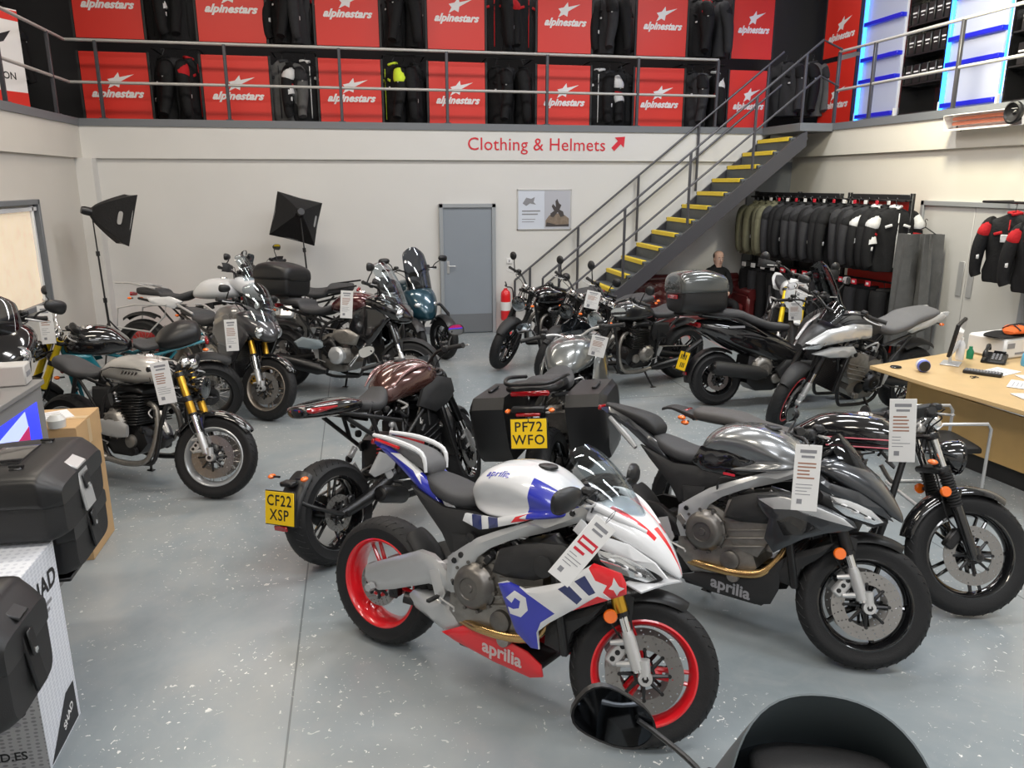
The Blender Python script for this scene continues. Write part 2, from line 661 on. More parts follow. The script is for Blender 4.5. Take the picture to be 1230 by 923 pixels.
class Bike:
    def __init__(b, label, cat, x, y, head, lean=-9., steer=25., sc=1.06, wb=1.37, Rf=.305, Rr=.318, rake=24., hz=.90, name='motorcycle', group=None, off=0.02):
        b.root = thing(name, label, cat, (x, y, 0), (0, 0, 0), group, sc)
        b.root.rotation_mode = 'QUATERNION'
        b.root.rotation_quaternion = (Matrix.Rotation(R_(head), 3, 'Z') @ Matrix.Rotation(R_(lean), 3, 'X')).to_quaternion()
        b.wb = wb; b.Rf = Rf; b.Rr = Rr; b.fx = wb / 2; b.rx = -wb / 2
        b.tr = math.tan(R_(rake)); b.off = off
        hx = b.fx - off - (hz - Rf) * b.tr
        b.hp = V((hx, 0, hz))
        d = V((-math.sin(R_(rake)), 0, math.cos(R_(rake))))
        b.sd = d
        b.MS = Matrix.Translation(b.hp) @ Matrix.Rotation(R_(steer), 4, d) @ Matrix.Translation(-b.hp)
        # keep tyres on the floor once leaned
        b.root.location.z = sc * .5 * (.06) * abs(math.sin(R_(lean))) * 0
    def o(b, name, mb, steer=False, parent=None, M=None, sharp=38, label=None):
        mm = M
        if steer: mm = b.MS @ M if M is not None else b.MS
        ob = obj(name, mb, parent or b.root, mm, sharp)
        if label: ob['label'] = label
        return ob
    def fxz(b, z):
        return b.fx - b.off - (z - b.Rf) * b.tr
    # ---- wheels
    def wheels(b, style='y5', rim=GBLK, wf=.12, wr=.17, discr=.155, car=DMET, dual=True, front=True, rstyle=None, knob=False, rdisc=.11, rimr=None):
        if front:
            M = Matrix.Translation((b.fx, 0, b.Rf))
            w = b.o('front_wheel', rim_mesh(b.Rf, wf, style, rim), True, M=M)
            obj('tyre', tyre_mesh(b.Rf, wf, knob=knob), w)
            for sg in ((-1, 1) if dual else (-1,)):
                obj('brake_disc', disc_mesh(discr, discr * .62, car), w, Matrix.Translation((0, sg * .062, 0)))
            a = MB(DMET); a.tube([(0, -.12, 0), (0, .12, 0)], .011, 12)
            a.lathe([(.0, -.128), (.014, -.128), (.014, -.118), (0, -.118)], n=6)
            obj('axle', a, w)
        M = Matrix.Translation((b.rx, 0, b.Rr))
        w = b.o('rear_wheel', rim_mesh(b.Rr, wr, rstyle or style, rimr or rim), M=M)
        obj('tyre', tyre_mesh(b.Rr, wr, knob=knob), w)
        obj('brake_disc', disc_mesh(rdisc, rdisc * .6, car), w, Matrix.Translation((0, -.075, 0)))
        m = MB(DMET)
        m.lathe([(.085, .07), (.092, .072), (.092, .078), (.085, .08), (.03, .08), (.03, .06), (.06, .06)], n=40, closed=True)
        for i in range(40):
            a = 2 * PI * i / 40
            m.box((.093 * math.cos(a), .075, .093 * math.sin(a)), (.006, .005, .006), (0, -a, 0))
        obj('sprocket', m, w)
    # ---- fork
    def fork(b, up=GOLD, low=CHR, ztop=.92, usd=True, sp=.10, cal=ALU, gaiter=False, zup=.56, discr=.155, dual=True, lower=ALU, clamp=DMET, single=False):
        def X(z): return b.fxz(z)
        for sg in (-1, 1):
            m = MB(up)
            y = sg * sp
            P = lambda z: (X(z), y, z)
            if usd:
                m.tube([P(zup), P(zup + .02), P(ztop - .1), P(ztop)], [.027, .029, .027, .027], 20)
                m.use(DMET); m.tube([P(zup - .004), P(zup + .012)], .031, 20)
                m.use(low); m.tube([P(b.Rf + .02), P(zup)], .0205, 18)
                m.use(lower)
                m.tube([P(b.Rf + .17), P(b.Rf + .14), P(b.Rf + .03)], [.022, .027, .026], 16)
                m.tube([(b.fx - .016, y, b.Rf + .07), (b.fx, y, b.Rf)], [.026, .024], 14)
                m.lathe([(0, -.02), (.028, -.02), (.03, 0), (.028, .02), (0, .02)], o=(b.fx, y, b.Rf), n=20)
                # caliper bracket arms
                for dz in (.05, .13):
                    m.tube([P(b.Rf + dz), (X(b.Rf + dz) - .075, y * .86, b.Rf + dz - .02)], [.016, .01], 8)
            else:
                m.tube([P(b.Rf + .26), P(ztop)], .0205, 18)
                m.use(lower)
                m.tube([P(b.Rf - .01), P(b.Rf + .05), P(b.Rf + .24), P(b.Rf + .27)], [.026, .028, .029, .024], 18)
                m.tube([(b.fx - .016, y, b.Rf + .05), (b.fx, y, b.Rf)], [.024, .022], 14)
                m.lathe([(0, -.02), (.026, -.02), (.028, 0), (.026, .02), (0, .02)], o=(b.fx, y, b.Rf), n=20)
                if gaiter:
                    m.use(BLKM)
                    z = b.Rf + .25
                    pts = []; rr = []
                    while z < b.Rf + .43:
                        pts.append(P(z)); rr.append(.034); pts.append(P(z + .006)); rr.append(.034); pts.append(P(z + .008)); rr.append(.027); z += .014
                    m.tube(pts, rr, 16)
            m.use(DMET); m.tube([P(ztop - .004), P(ztop + .012)], .016, 6)
            fk = b.o('fork_leg', m, True)
            if dual or sg < 0:
                c = MB()
                caliper(c, V((b.fx - .118, sg * .066, b.Rf + .075)), 58 - 90, sg, cal)
                obj('brake_caliper', c, fk)
            if not single:
                h = MB(BLK)
                h.tube([(X(ztop) - .0, sg * .05, ztop - .02), (X(.62) - .05, sg * .08, .62), (X(.5) - .06, sg * .085, .5), (b.fx - .10, sg * .085, b.Rf + .12)], .0045, 6, smooth=4)
                obj('brake_hose', h, fk)
        m = MB(clamp)
        for z, t in ((ztop - .02, .028), (ztop - .19, .036)):
            m.box((X(z) - .012, 0, z), (.062, sp * 2 + .07, t), (0, R_(-22), 0), bev=.01)
            for sg in (-1, 1):
                m.tube([(X(z - t / 2), sg * sp, z - t / 2), (X(z + t / 2), sg * sp, z + t / 2)], .034, 16)
        b.o('triple_clamp', m, True)
    def reflectors(b, z=.5, sp=.10):
        for sg in (-1, 1):
            m = MB(ORG)
            m.lathe([(0, sg * .05), (.024, sg * .05), (.028, sg * .044), (.028, sg * .034), (0, sg * .034)], o=(b.fxz(z) - .05, sg * (sp - .005), z), n=24)
            m.use(BLK); m.box((b.fxz(z) - .02, sg * sp, z), (.06, .02, .02), bev=.004)
            b.o('side_reflector', m, True, label='round amber reflector on the fork')
    def fender(b, front=True, mt=BLK, a0=20, a1=150, w=.07, gap=.018, drop=.03, brace=True, nm=None, r=None, tip=.6, lw=None):
        cx, R = (b.fx, b.Rf) if front else (b.rx, b.Rr)
        Rr = (r or R) + gap
        rows = []
        N = 26
        for i in range(N + 1):
            t = i / N
            a = R_(a0 + (a1 - a0) * t)
            k = tip + (1 - tip) * math.sin(PI * t) ** .5
            row = []
            for j in range(-6, 7):
                u = j / 6
                yy = w * k * math.sin(u * PI / 2 * .95)
                rr = Rr + .012 - (drop + .012) * (1 - math.cos(u * PI / 2 * .95))
                row.append((cx + rr * math.cos(a), yy, R + rr * math.sin(a)))
            rows.append(row)
        m = MB(mt); m.sheet(rows, .004)
        if brace and front:
            m.use(lw or mt)
            for sg in (-1, 1):
                m.panel([(b.fxz(b.Rf + .20) - .02, b.Rf + .20), (b.fxz(b.Rf + .34) - .02, b.Rf + .325), (b.fxz(b.Rf + .34) + .09, b.Rf + .30), (b.fxz(b.Rf + .25) + .05, b.Rf + .22), (b.fxz(b.Rf + .15) + .03, b.Rf + .12), (b.fxz(b.Rf + .15), b.Rf + .12)],
                        lambda x, z: w + .006, th=.004, edge=.006, sy=sg)
        return b.o(nm or ('front_mudguard' if front else 'rear_mudguard'), m, front)
    # ---- chassis
    def swingarm(b, mt=DMET, pz=.42, px=-.14, fat=.035, y=.115, wedge=False, chunky=None):
        m = MB(mt)
        if chunky:
            for sg in (-1, 1):
                m.panel(chunky, lambda x, z: .115 + .035 * (x - b.rx) / (px - b.rx), th=.03, edge=.016, sy=sg)
                m.lathe([(0, sg * .155), (.02, sg * .155), (.022, sg * .12), (0, sg * .12)], o=(b.rx, 0, b.Rr), n=6)
            m.box((px - .12, 0, pz + .01), (.08, .2, .07), bev=.02)
        else:
            for sg in (-1, 1):
                m.tube([(b.rx - .03, sg * y, b.Rr), (b.rx + .03, sg * y, b.Rr), (b.rx + .2, sg * (y + .005), b.Rr + .02), (px, sg * (y - .01), pz)], [fat * .7, fat * .8, fat, fat * 1.15], 12)
                m.lathe([(0, sg * (y + .05)), (.018, sg * (y + .05)), (.02, sg * y), (0, sg * y)], o=(b.rx, 0, b.Rr), n=6)
            m.tube([(px - .12, -y, pz - .01), (px - .12, y, pz - .01)], fat * .8, 12)
            m.box((b.rx - .01, 0, b.Rr), (.12, y * 2 + .03, .02), bev=.005)
        b.o('swingarm', m)
        c = MB(MET)
        s = .093
        c.tube([(b.rx, .075, b.Rr + s), (px + .05, .075, pz + .045)], .008, 6)
        c.tube([(b.rx, .075, b.Rr - s), (px + .05, .075, pz - .035)], .008, 6)
        b.o('chain', c)
        c = MB()
        caliper(c, V((b.rx + .105, -.077, b.Rr + .02)), 10, -1, DMET)
        b.o('rear_caliper', c)
    def shock(b, x0=-.20, z0=.40, x1=-.14, z1=.64, y=0., mt=GOLD, spring=RED):
        m = MB(mt)
        m.tube([(x0, y, z0), (x1, y, z1)], .018, 12)
        m.use(spring)
        a = V((x0, y, z0)); d = V((x1, y, z1)) - a
        u = d.normalized(); p = u.orthogonal().normalized(); q = u.cross(p)
        pts = [a + d * (.12 + .7 * i / 84) + (p * math.cos(i * 2 * PI / 12) + q * math.sin(i * 2 * PI / 12)) * .032 for i in range(85)]
        m.tube(pts, .006, 6)
        b.o('shock_absorber', m)
    def engine(b, kind='sport', mt=MET, cov=DMET, sx=0., sz=0.):
        T = Matrix.Translation((sx, 0, sz))
        m = MB(mt); m.M = T
        m.panel([(-.22, .48), (-.20, .60), (-.10, .635), (.0, .60), (.08, .50), (.16, .45), (.20, .36), (.14, .29), (.05, .25), (-.13, .25), (-.22, .33)], lambda x, z: .15, both=True, edge=.02, grid=.06)
        if kind == 'sport':
            m.panel([(.0, .55), (.02, .67), (.16, .72), (.25, .66), (.26, .55), (.20, .42), (.08, .44)], lambda x, z: .165, both=True, edge=.018, grid=.06)
            for k in range(4):
                z = .46 + k * .045
                m.box((.13 + .01 * k, 0, z), (.22, .345, .008), (0, R_(-15), 0), bev=.002)
        elif kind == 'fins':
            for cx, an in ((.02, -6),):
                for k in range(11):
                    z = .49 + k * .021
                    m.box((cx + k * .003, 0, z), (.235 if k < 7 else .25, .35, .009), (0, R_(an), 0), bev=.003)
                m.box((cx + .015, 0, .60), (.17, .29, .24), (0, R_(an), 0), bev=.02)
                m.loft([(-.11, .73, .13, .02, .03, 3), (-.06, .745, .15, .035, .03, 3), (.10, .75, .15, .035, .03, 3), (.15, .735, .13, .02, .03, 3)], n=20)
        elif kind == 'vee':
            for sg in (-1, 1):
                E = Matrix.Translation((.02, 0, .50)) @ Matrix.Rotation(sg * R_(42), 4, 'X')
                m.M = T @ E
                for k in range(9):
                    m.box((0, 0, .05 + k * .02), (.20, .16, .008), bev=.003)
                m.box((0, 0, .12), (.13, .12, .2), bev=.01)
                m.use(SIL); m.box((0, 0, .245), (.17, .17, .06), bev=.02); m.use(mt)
                m.M = T
        elif kind == 'boxer':
            for sg in (-1, 1):
                for k in range(7):
                    m.box((.08, sg * (.17 + k * .016), .43), (.17, .007, .15), bev=.003)
                m.box((.08, sg * .20, .43), (.12, .14, .11), bev=.02)
                m.use(SIL)
                m.panel(circ(.08, .43, .088, 20), lambda x, z: .335, th=.05, edge=.03, sy=sg)
                m.use(mt)
        en = b.o('engine', m)
        # side covers with bolts
        for sg in (-1, 1):
            c = MB(cov); c.M = T
            r = .098 if sg < 0 else .085
            cx, cz = (-.075, .49) if sg < 0 else (-.06, .42)
            yy = .15
            c.lathe([(r + .012, sg * yy), (r + .010, sg * (yy + .018)), (r, sg * (yy + .026)), (r * .92, sg * (yy + .045)), (r * .75, sg * (yy + .058)), (r * .5, sg * (yy + .062)), (r * .47, sg * (yy + .056)), (r * .2, sg * (yy + .056)), (r * .17, sg * (yy + .062)), (0, sg * (yy + .062))], o=(cx, 0, cz), n=40)
            for i in range(10):
                a = 2 * PI * i / 10
                c.lathe([(0, sg * (yy + .03)), (.008, sg * (yy + .03)), (.009, sg * (yy + .0)), (0, sg * yy)], o=(cx + (r + .012) * math.cos(a), 0, cz + (r + .012) * math.sin(a)), n=8)
            # second smaller cover and water pump
            c.lathe([(.05, sg * yy), (.048, sg * (yy + .02)), (.03, sg * (yy + .03)), (0, sg * (yy + .03))], o=(.07, 0, .37), n=24)
            c.use(mt)
            c.lathe([(.034, sg * yy), (.03, sg * (yy + .03)), (.0, sg * (yy + .034))], o=(.10, 0, .30), n=20)
            obj('engine_cover', c, en)
        return en
    def clutter(b, seed=1, x0=-.2, x1=.32, z0=.4, z1=.8, y=.14, n=16, mts=(BLK, DMET, MET, ALU)):
        """small fittings between frame and engine: hoses, brackets, caps, each a part"""
        rnd = random.Random(seed)
        for i in range(n):
            m = MB(rnd.choice(mts))
            sg = rnd.choice((-1, 1))
            x, z = rnd.uniform(x0, x1), rnd.uniform(z0, z1)
            k = rnd.random()
            yy = sg * rnd.uniform(y * .6, y)
            if k < .45:
                p = [(x, yy, z), (x + rnd.uniform(-.08, .08), yy + sg * .012, z + rnd.uniform(-.09, .09)), (x + rnd.uniform(-.14, .14), yy * .7, z + rnd.uniform(-.12, .12))]
                m.tube(p, rnd.uniform(.005, .013), 8, smooth=5); nm = 'hose'
            elif k < .75:
                m.box((x, yy, z), (rnd.uniform(.03, .08), .03, rnd.uniform(.02, .06)), (0, rnd.uniform(-1, 1), 0), bev=.005); nm = 'bracket'
            else:
                r = rnd.uniform(.012, .026)
                m.lathe([(0, sg * .014), (r * .5, sg * .014), (r, sg * .008), (r, -sg * .01), (0, -sg * .01)], o=(x, yy, z), n=14); nm = 'cap_bolt'
            b.o(nm, m)
    def radiator(b, x=.33, z0=.36, z1=.74, w=.17, tilt=-14):
        m = MB(BLK)
        zc = (z0 + z1) / 2; h = z1 - z0
        m.M = Matrix.Translation((x, 0, zc)) @ Matrix.Rotation(R_(tilt), 4, 'Y')
        m.box((0, 0, 0), (.022, w * 2, h), bev=.004)
        m.use(DMET)
        for i in range(26):
            m.box((.013, 0, -h / 2 + h * (i + .5) / 26), (.006, w * 1.85, .004))
        m.use(BLK)
        for sg in (-1, 1): m.box((0, sg * (w + .012), 0), (.035, .03, h * 1.02), bev=.008)
        m.box((0, 0, h / 2 + .01), (.035, w * 2, .03), bev=.008)
        m.M = Matrix()
        b.o('radiator', m)
    def stand(b, x=-.05, z=.28, lean=9):
        m = MB(DMET)
        m.tube([(x, .12, z), (x - .06, .20, z * .45), (x - .10, .245, .045)], [.012, .011, .010], 8)
        m.box((x - .105, .25, .04), (.06, .035, .008), (R_(8), 0, 0), bev=.003)
        b.o('side_stand', m)
    def pegs(b, x=-.2, z=.36, y=.15, mt=ALU):
        for sg in (-1, 1):
            m = MB(mt)
            m.panel([(x - .07, z + .10), (x - .02, z + .12), (x + .03, z + .02), (x + .01, z - .03), (x - .03, z)], lambda a, c: y, th=.006, edge=.005, sy=sg)
            m.use(RUB); m.box((x, sg * (y + .045), z), (.022, .08, .016), bev=.004)
            m.use(ALU); m.tube([(x, sg * (y + .01), z), (x + .10, sg * (y + .02), z - .02), (x + .12, sg * (y + .05), z - .02)], .005, 6)
            b.o('footpeg', m)
    # ---- cockpit
    def bars(b, z=.98, x=None, w=.36, rise=.04, back=.10, clip=False, mt=DMET, grip=BLKM, lever=ALU, guards=False, y0=.03):
        cx = (x if x is not None else b.fxz(z)) 
        m = MB(mt)
        if clip:
            for sg in (-1, 1):
                m.tube([(cx, sg * .10, z), (cx - .03, sg * .2, z - .005), (cx - .10, sg * (w - .02), z - .03)], .011, 10)
                m.tube([(cx, sg * .10, z - .02), (cx, sg * .10, z + .02)], .032, 14)
            E = lambda sg, t: V((cx - .03 - .07 * t, sg * (.2 + (w - .22) * t), z - .005 - .025 * t))
        else:
            pl = [(cx, 0, z), (cx, .06, z), (cx - .01, .13, z + rise * .7), (cx - .05, .21, z + rise), (cx - back, w, z + rise)]
            m.tube([(p[0], -p[1], p[2]) for p in pl[::-1]] + pl[1:], .011, 10, smooth=4)
            for sg in (-1, 1): m.box((cx, sg * .04, z - .02), (.04, .03, .05), bev=.008)
            E = lambda sg, t: V((cx - .05 - (back - .05) * t, sg * (.21 + (w - .21) * t), z + rise))
        h = b.o('handlebar', m, True)
        for sg in (-1, 1):
            g = MB(grip)
            p0, p1 = E(sg, .25), E(sg, 1.02)
            g.tube([p0, p0 + (p1 - p0) * .05, p0 + (p1 - p0) * .08, p1 - (p1 - p0) * .06, p1 - (p1 - p0) * .05, p1], [.02, .02, .0165, .0165, .019, .019], 14)
            obj('grip', g, h)
            g = MB(BLK)
            q = E(sg, .12)
            g.box(q, (.045, .05, .05), bev=.01)
            g.use(BLK)
            g.box(q + V((.03, -sg * .01, .035)), (.05, .055, .035), bev=.01)
            g.tube([q + V((.02, 0, .0)), q + V((.06, 0, -.02)), q + V((.05, -sg * .1, -.08)), V((cx + .02, sg * .05, z - .14))], .004, 6, smooth=5)
            g.tube([q + V((.0, 0, .0)), q + V((.07, 0, .03)), q + V((.06, -sg * .12, -.04)), V((cx + .0, sg * .02, z - .16))], .0035, 6, smooth=5)
            obj('switchgear', g, h)
            g = MB(lever)
            g.tube([q + V((.035, 0, 0)), q + V((.065, sg * .05, -.004)), q + V((.055, sg * .12, -.01)), q + V((.03, sg * .16, -.01))], [.007, .006, .005, .006], 8, smooth=3)
            obj('lever', g, h)
            if guards:
                g = MB(BLKM)
                pts = [[(p1.x + .03 + dx, p1.y + sg * .015, z + rise + dz), (p1.x + .09 + dx, p1.y - sg * .04, z + rise + dz), (p1.x + .10 + dx, p1.y - sg * .16, z + rise + dz * .7)] for dx, dz in ((0, .05), (.012, .02), (.01, -.02), (0, -.045))]
                g.sheet([catmull(r, 5) for r in pts], .005)
                obj('hand_guard', g, h)
        return h
    def mirrors(b, z=1.03, x=None, y=.24, up=.14, out=.07, fwd=.04, shape='oval', sz=(.062, .036), mt=BLK, steer=True, sides=(-1, 1), tilt=0, drop=0., glass=None):
        cx = (x if x is not None else b.fxz(z) - .05)
        for sg in sides:
            m = MB(mt)
            b0 = V((cx, sg * y, z)); t = V((cx + fwd, sg * (y + out), z + up))
            m.tube([b0, b0 + (t - b0) * .3 + V((.012, 0, .02)), b0 + (t - b0) * .75 + V((.02, 0, .0)), t], [.007, .0065, .006, .006], 8, smooth=4)
            mm = b.o('mirror', m, steer)
            h = MB(mt)
            h.M = Matrix.Translation(t + V((0, sg * sz[0] * .5, .0))) @ Matrix.Rotation(sg * R_(12), 4, 'Z') @ Matrix.Rotation(sg * R_(-8 + tilt), 4, 'X')
            if shape == 'round':
                h.lathe([(0, .022), (.02, .021), (.04, .012), (.05, 0), (.05, -.008), (.046, -.009)], axis='x', n=28)
                h.use(glass or MIRR); h.lathe([(.046, -.006), (0, -.006)], axis='x', n=28)
            else:
                a, c = sz
                out_ = []
                for i in range(24):
                    th = 2 * PI * i / 24
                    k = 1 + .18 * math.cos(th) * (1 if sg > 0 else -1)
                    out_.append((a * math.copysign(abs(math.cos(th)) ** .75, math.cos(th)), c * k * math.copysign(abs(math.sin(th)) ** .8, math.sin(th))))
                secs = []
                vs = []; fs = []
                for j, (kx, s_) in enumerate(((-.006, .94), (-.008, 1.), (.006, 1.0), (.02, .82), (.03, .5), (.033, .12))):
                    for (u, w_) in out_: vs.append((kx, u * s_, w_ * s_))
                n = 24
                for j in range(5):
                    for k in range(n):
                        l = (k + 1) % n
                        fs.append((j * n + k, j * n + l, (j + 1) * n + l, (j + 1) * n + k))
                fs.append(tuple(5 * n + k for k in range(n)))
                h.add(vs, fs)
                h.use(glass or MIRR); h.add([(-.005, u * .95, w_ * .95) for u, w_ in out_], [tuple(range(24))])
            obj('mirror_head', h, mm, fixn=False)
    def instrument(b, z=1.0, x=None, w=.07, steer=True, round_=False):
        cx = x if x is not None else b.fxz(z) + .04
        m = MB(BLK)
        if round_:
            for sg in (-1, 1):
                m.M = Matrix.Translation((cx, sg * .055, z)) @ Matrix.Rotation(R_(-35), 4, 'Y')
                m.use(CHR); m.lathe([(.04, -.04), (.047, -.03), (.048, .01), (.044, .014)], axis='z', n=28)
                m.use(INK); m.lathe([(.044, .010), (0, .012)], axis='z', n=28)
                m.use(PAPER); 
                for i in range(9):
                    a = R_(220 - i * 32)
                    m.box((.034 * math.cos(a), .034 * math.sin(a), .0125), (.009, .002, .001), (0, 0, a))
            m.M = Matrix()
        else:
            m.M = Matrix.Translation((cx, 0, z)) @ Matrix.Rotation(R_(-40), 4, 'Y')
            m.box((0, 0, 0), (.08, w * 2, .025), bev=.01)
            m.use(mat('display_glass', (.02, .025, .03), .06, coat=1.)); m.box((0, 0, .0135), (.062, w * 1.8, .003), bev=.001)
            m.M = Matrix()
        b.o('instrument_panel', m, steer)
    def round_light(b, z=.84, fwd=.13, r=.085, mt=GBLK, rimm=CHR, steer=True):
        cx = b.fxz(z) + fwd
        m = MB(mt)
        m.lathe([(0, -.10), (r * .5, -.095), (r * .85, -.06), (r, -.01), (r + .004, .02)], o=(cx, 0, z), axis='x', n=36)
        for sg in (-1, 1):
            m.tube([(cx - .02, sg * (r - .002), z), (b.fxz(z + .02), sg * .10, z + .02)], .009, 8)
        h = b.o('headlight', m, steer)
        m = MB(rimm)
        m.lathe([(r + .004, .012), (r + .008, .018), (r + .006, .032), (r - .006, .034)], o=(cx, 0, z), axis='x', n=36)
        m.use(LAMP)
        m.lathe([(r - .006, .026), (r * .7, -.01), (r * .3, -.035), (0, -.04)], o=(cx, 0, z), axis='x', n=36)
        m.use(PAPER); m.ball((cx + .0, 0, z), .018, 12)
        obj('headlight_ring', m, h)
        m = MB(LENS)
        m.lathe([(r - .006, .030), (r * .6, .042), (0, .047)], o=(cx, 0, z), axis='x', n=36)
        obj('headlight_lens', m, h)
        return h
    def indicators(b, pts, mt=ORG, steer=False):
        for (x, y, z, s) in pts:
            for sg in (-1, 1):
                m = MB(BLK)
                m.tube([(x, sg * y, z), (x, sg * (y + .05), z)], .007, 8)
                m.use(ORG)
                m.loft([(-.028, z, .006, .006, .006, 2.2, 0), (-.018, z, .02, .014, .014, 2.6, 0), (.012, z, .022, .017, .017, 2.6, 0), (.03, z, .01, .006, .006, 2.2, 0)], n=14) if False else m.ball((x, sg * (y + .065), z), .02, 12, (1.3, 1., .75))
                b.o('turn_signal', m, steer and s)
    def plate(b, l1, l2, x, z, tiltdeg=14, y=0., w=.235, h=.185, light=True, sx=-1, arm=None):
        """UK rear plate: two rows of black characters on yellow"""
        M = Matrix.Translation((x, y, z)) @ Matrix.Rotation(R_(tiltdeg), 4, 'Y')
        m = MB(BLK)
        if arm: m.tube(arm, .012, 8)
        m.M = M
        m.box((.006, 0, 0), (.006, w + .012, h + .012), bev=.002)
        p = b.o('number_plate_holder', m)
        m = MB(PLY); m.M = M
        m.box((0, 0, 0), (.005, w, h), bev=.0015)
        m.use(INK)
        for t, zz in ((l1, h * .22), (l2, -h * .22)):
            if not t:       # characters too small to read in the photo: plain dark marks
                for k in range(3 + (zz > 0)): m.box((-.003, -.06 + .04 * k, zz), (.001, .022, h * .26))
                continue
            m.text(t, h * .47, (-.0033, 0, zz - .0), (0, -1, 0), (0, 0, 1), bold=.012, space=1.12)
        obj('number_plate', m, p)
        if l1: p.children[0]['label'] = 'yellow number plate reading %s %s' % (l1, l2)
        return p
    def screen(b, base, top, w0, w1, bulge=.10, mt=SMOKE, n=12, curl=.0, th=.003, nm='windscreen', steer=False, rim=None):
        """base/top: (x,z) centre line ends; half widths; bulge = how far the sides run back"""
        rows = []
        for i in range(n + 1):
            t = i / n
            x = base[0] + (top[0] - base[0]) * t
            z = base[1] + (top[1] - base[1]) * t + curl * math.sin(PI * t)
            w = w0 + (w1 - w0) * t + .012 * math.sin(PI * t)
            if t > .8: w *= math.sqrt(max(.05, 1 - ((t - .8) / .2) ** 2 * .75))
            row = []
            for j in range(-8, 9):
                u = j / 8
                a = u * 1.15
                row.append((x - bulge * (1 - math.cos(a)) * (1 - .35 * t), w * math.sin(a) / math.sin(1.15), z - .05 * (1 - math.cos(a))))
            rows.append(row)
        m = MB(mt); m.sheet(rows, th)
        return b.o(nm, m, steer, sharp=60)
    def exhaust(b, pts, r, mt=CHR, nm='exhaust_pipe', n=14, label=None):
        m = MB(mt); m.tube(pts, r, n, smooth=5)
        return b.o(nm, m, label=label)
    def muffler(b, p0, p1, r=.05, mt=CHR, tip=DMET, oval=1.):
        p0 = V(p0); p1 = V(p1); d = p1 - p0
        m = MB(mt)
        m.tube([p0, p0 + d * .08, p0 + d * .16, p0 + d * .9, p0 + d * .98], [r * .5, r * .7, r, r, r * .85], 20)
        m.use(tip); m.tube([p0 + d * .975, p1], [r * .82, r * .6], 20)
        m.tube([p1 - d * .01, p1 + d * .015], [r * .45, r * .45], 14)
        b.o('silencer', m)

def card_text(m, w, h, red=False, seed=0):
    """printed lines of a price card on the local y=-.0016 face (x across, z up)"""
    rnd = random.Random(seed)
    for sg in (-1, 1):
        y = sg * .0017
        m.use(GREYINK)
        m.box((0, y, h * .40), (w * .62, .0006, h * .05))
        m.box((0, y, h * .32), (w * .5, .0006, h * .035))
        m.use(REDINK if red else BROWNINK)
        if red:
            m.box((0, y, h * .12), (w * .78, .0006, h * .13))
            m.use(PAPER); m.box((0, y * 1.25, h * .12), (w * .66, .0006, h * .05))
            m.use(REDINK); m.box((-w * .1, y, -h * .02), (w * .5, .0006, h * .04))
        else:
            for k in range(5):
                ww = w * rnd.uniform(.45, .7)
                m.box((-w * .36 + ww / 2, y, h * (.22 - k * .055)), (ww, .0006, h * .022))
        m.use(GREYINK)
        for k in range(4):
            ww = w * rnd.uniform(.3, .75)
            m.box((-w * .38 + ww / 2, y, -h * (.10 + k * .05)), (ww, .0006, h * .010))
        m.box((-w * .2, y, -h * .36), (w * .2, .0006, w * .2))

def price_tag(label, loc, rz, w=.105, h=.29, rx=0., ry=0., red=False, seed=0, string=.06):
    t = thing('price_tag', label, 'price tag', loc)
    t.rotation_mode = 'QUATERNION'
    t.rotation_quaternion = (Matrix.Rotation(R_(rz), 3, 'Z') @ Matrix.Rotation(R_(ry), 3, 'Y') @ Matrix.Rotation(R_(rx), 3, 'X')).to_quaternion()
    t['group'] = 'price cards hanging on the motorcycles'
    m = MB(PAPER)
    m.M = Matrix.Translation((0, 0, -h / 2))
    m.box((0, 0, 0), (w, .0025, h), bev=.001)
    card_text(m, w, h, red, seed)
    obj('card', m, t)
    m = MB(INK)
    m.tube([(0, 0, -.01), (-.004, .002, string * .5), (.0, .0, string), (.006, -.002, string * .5), (0, 0, -.01)], .0012, 5, smooth=3)
    obj('string', m, t)
    return t

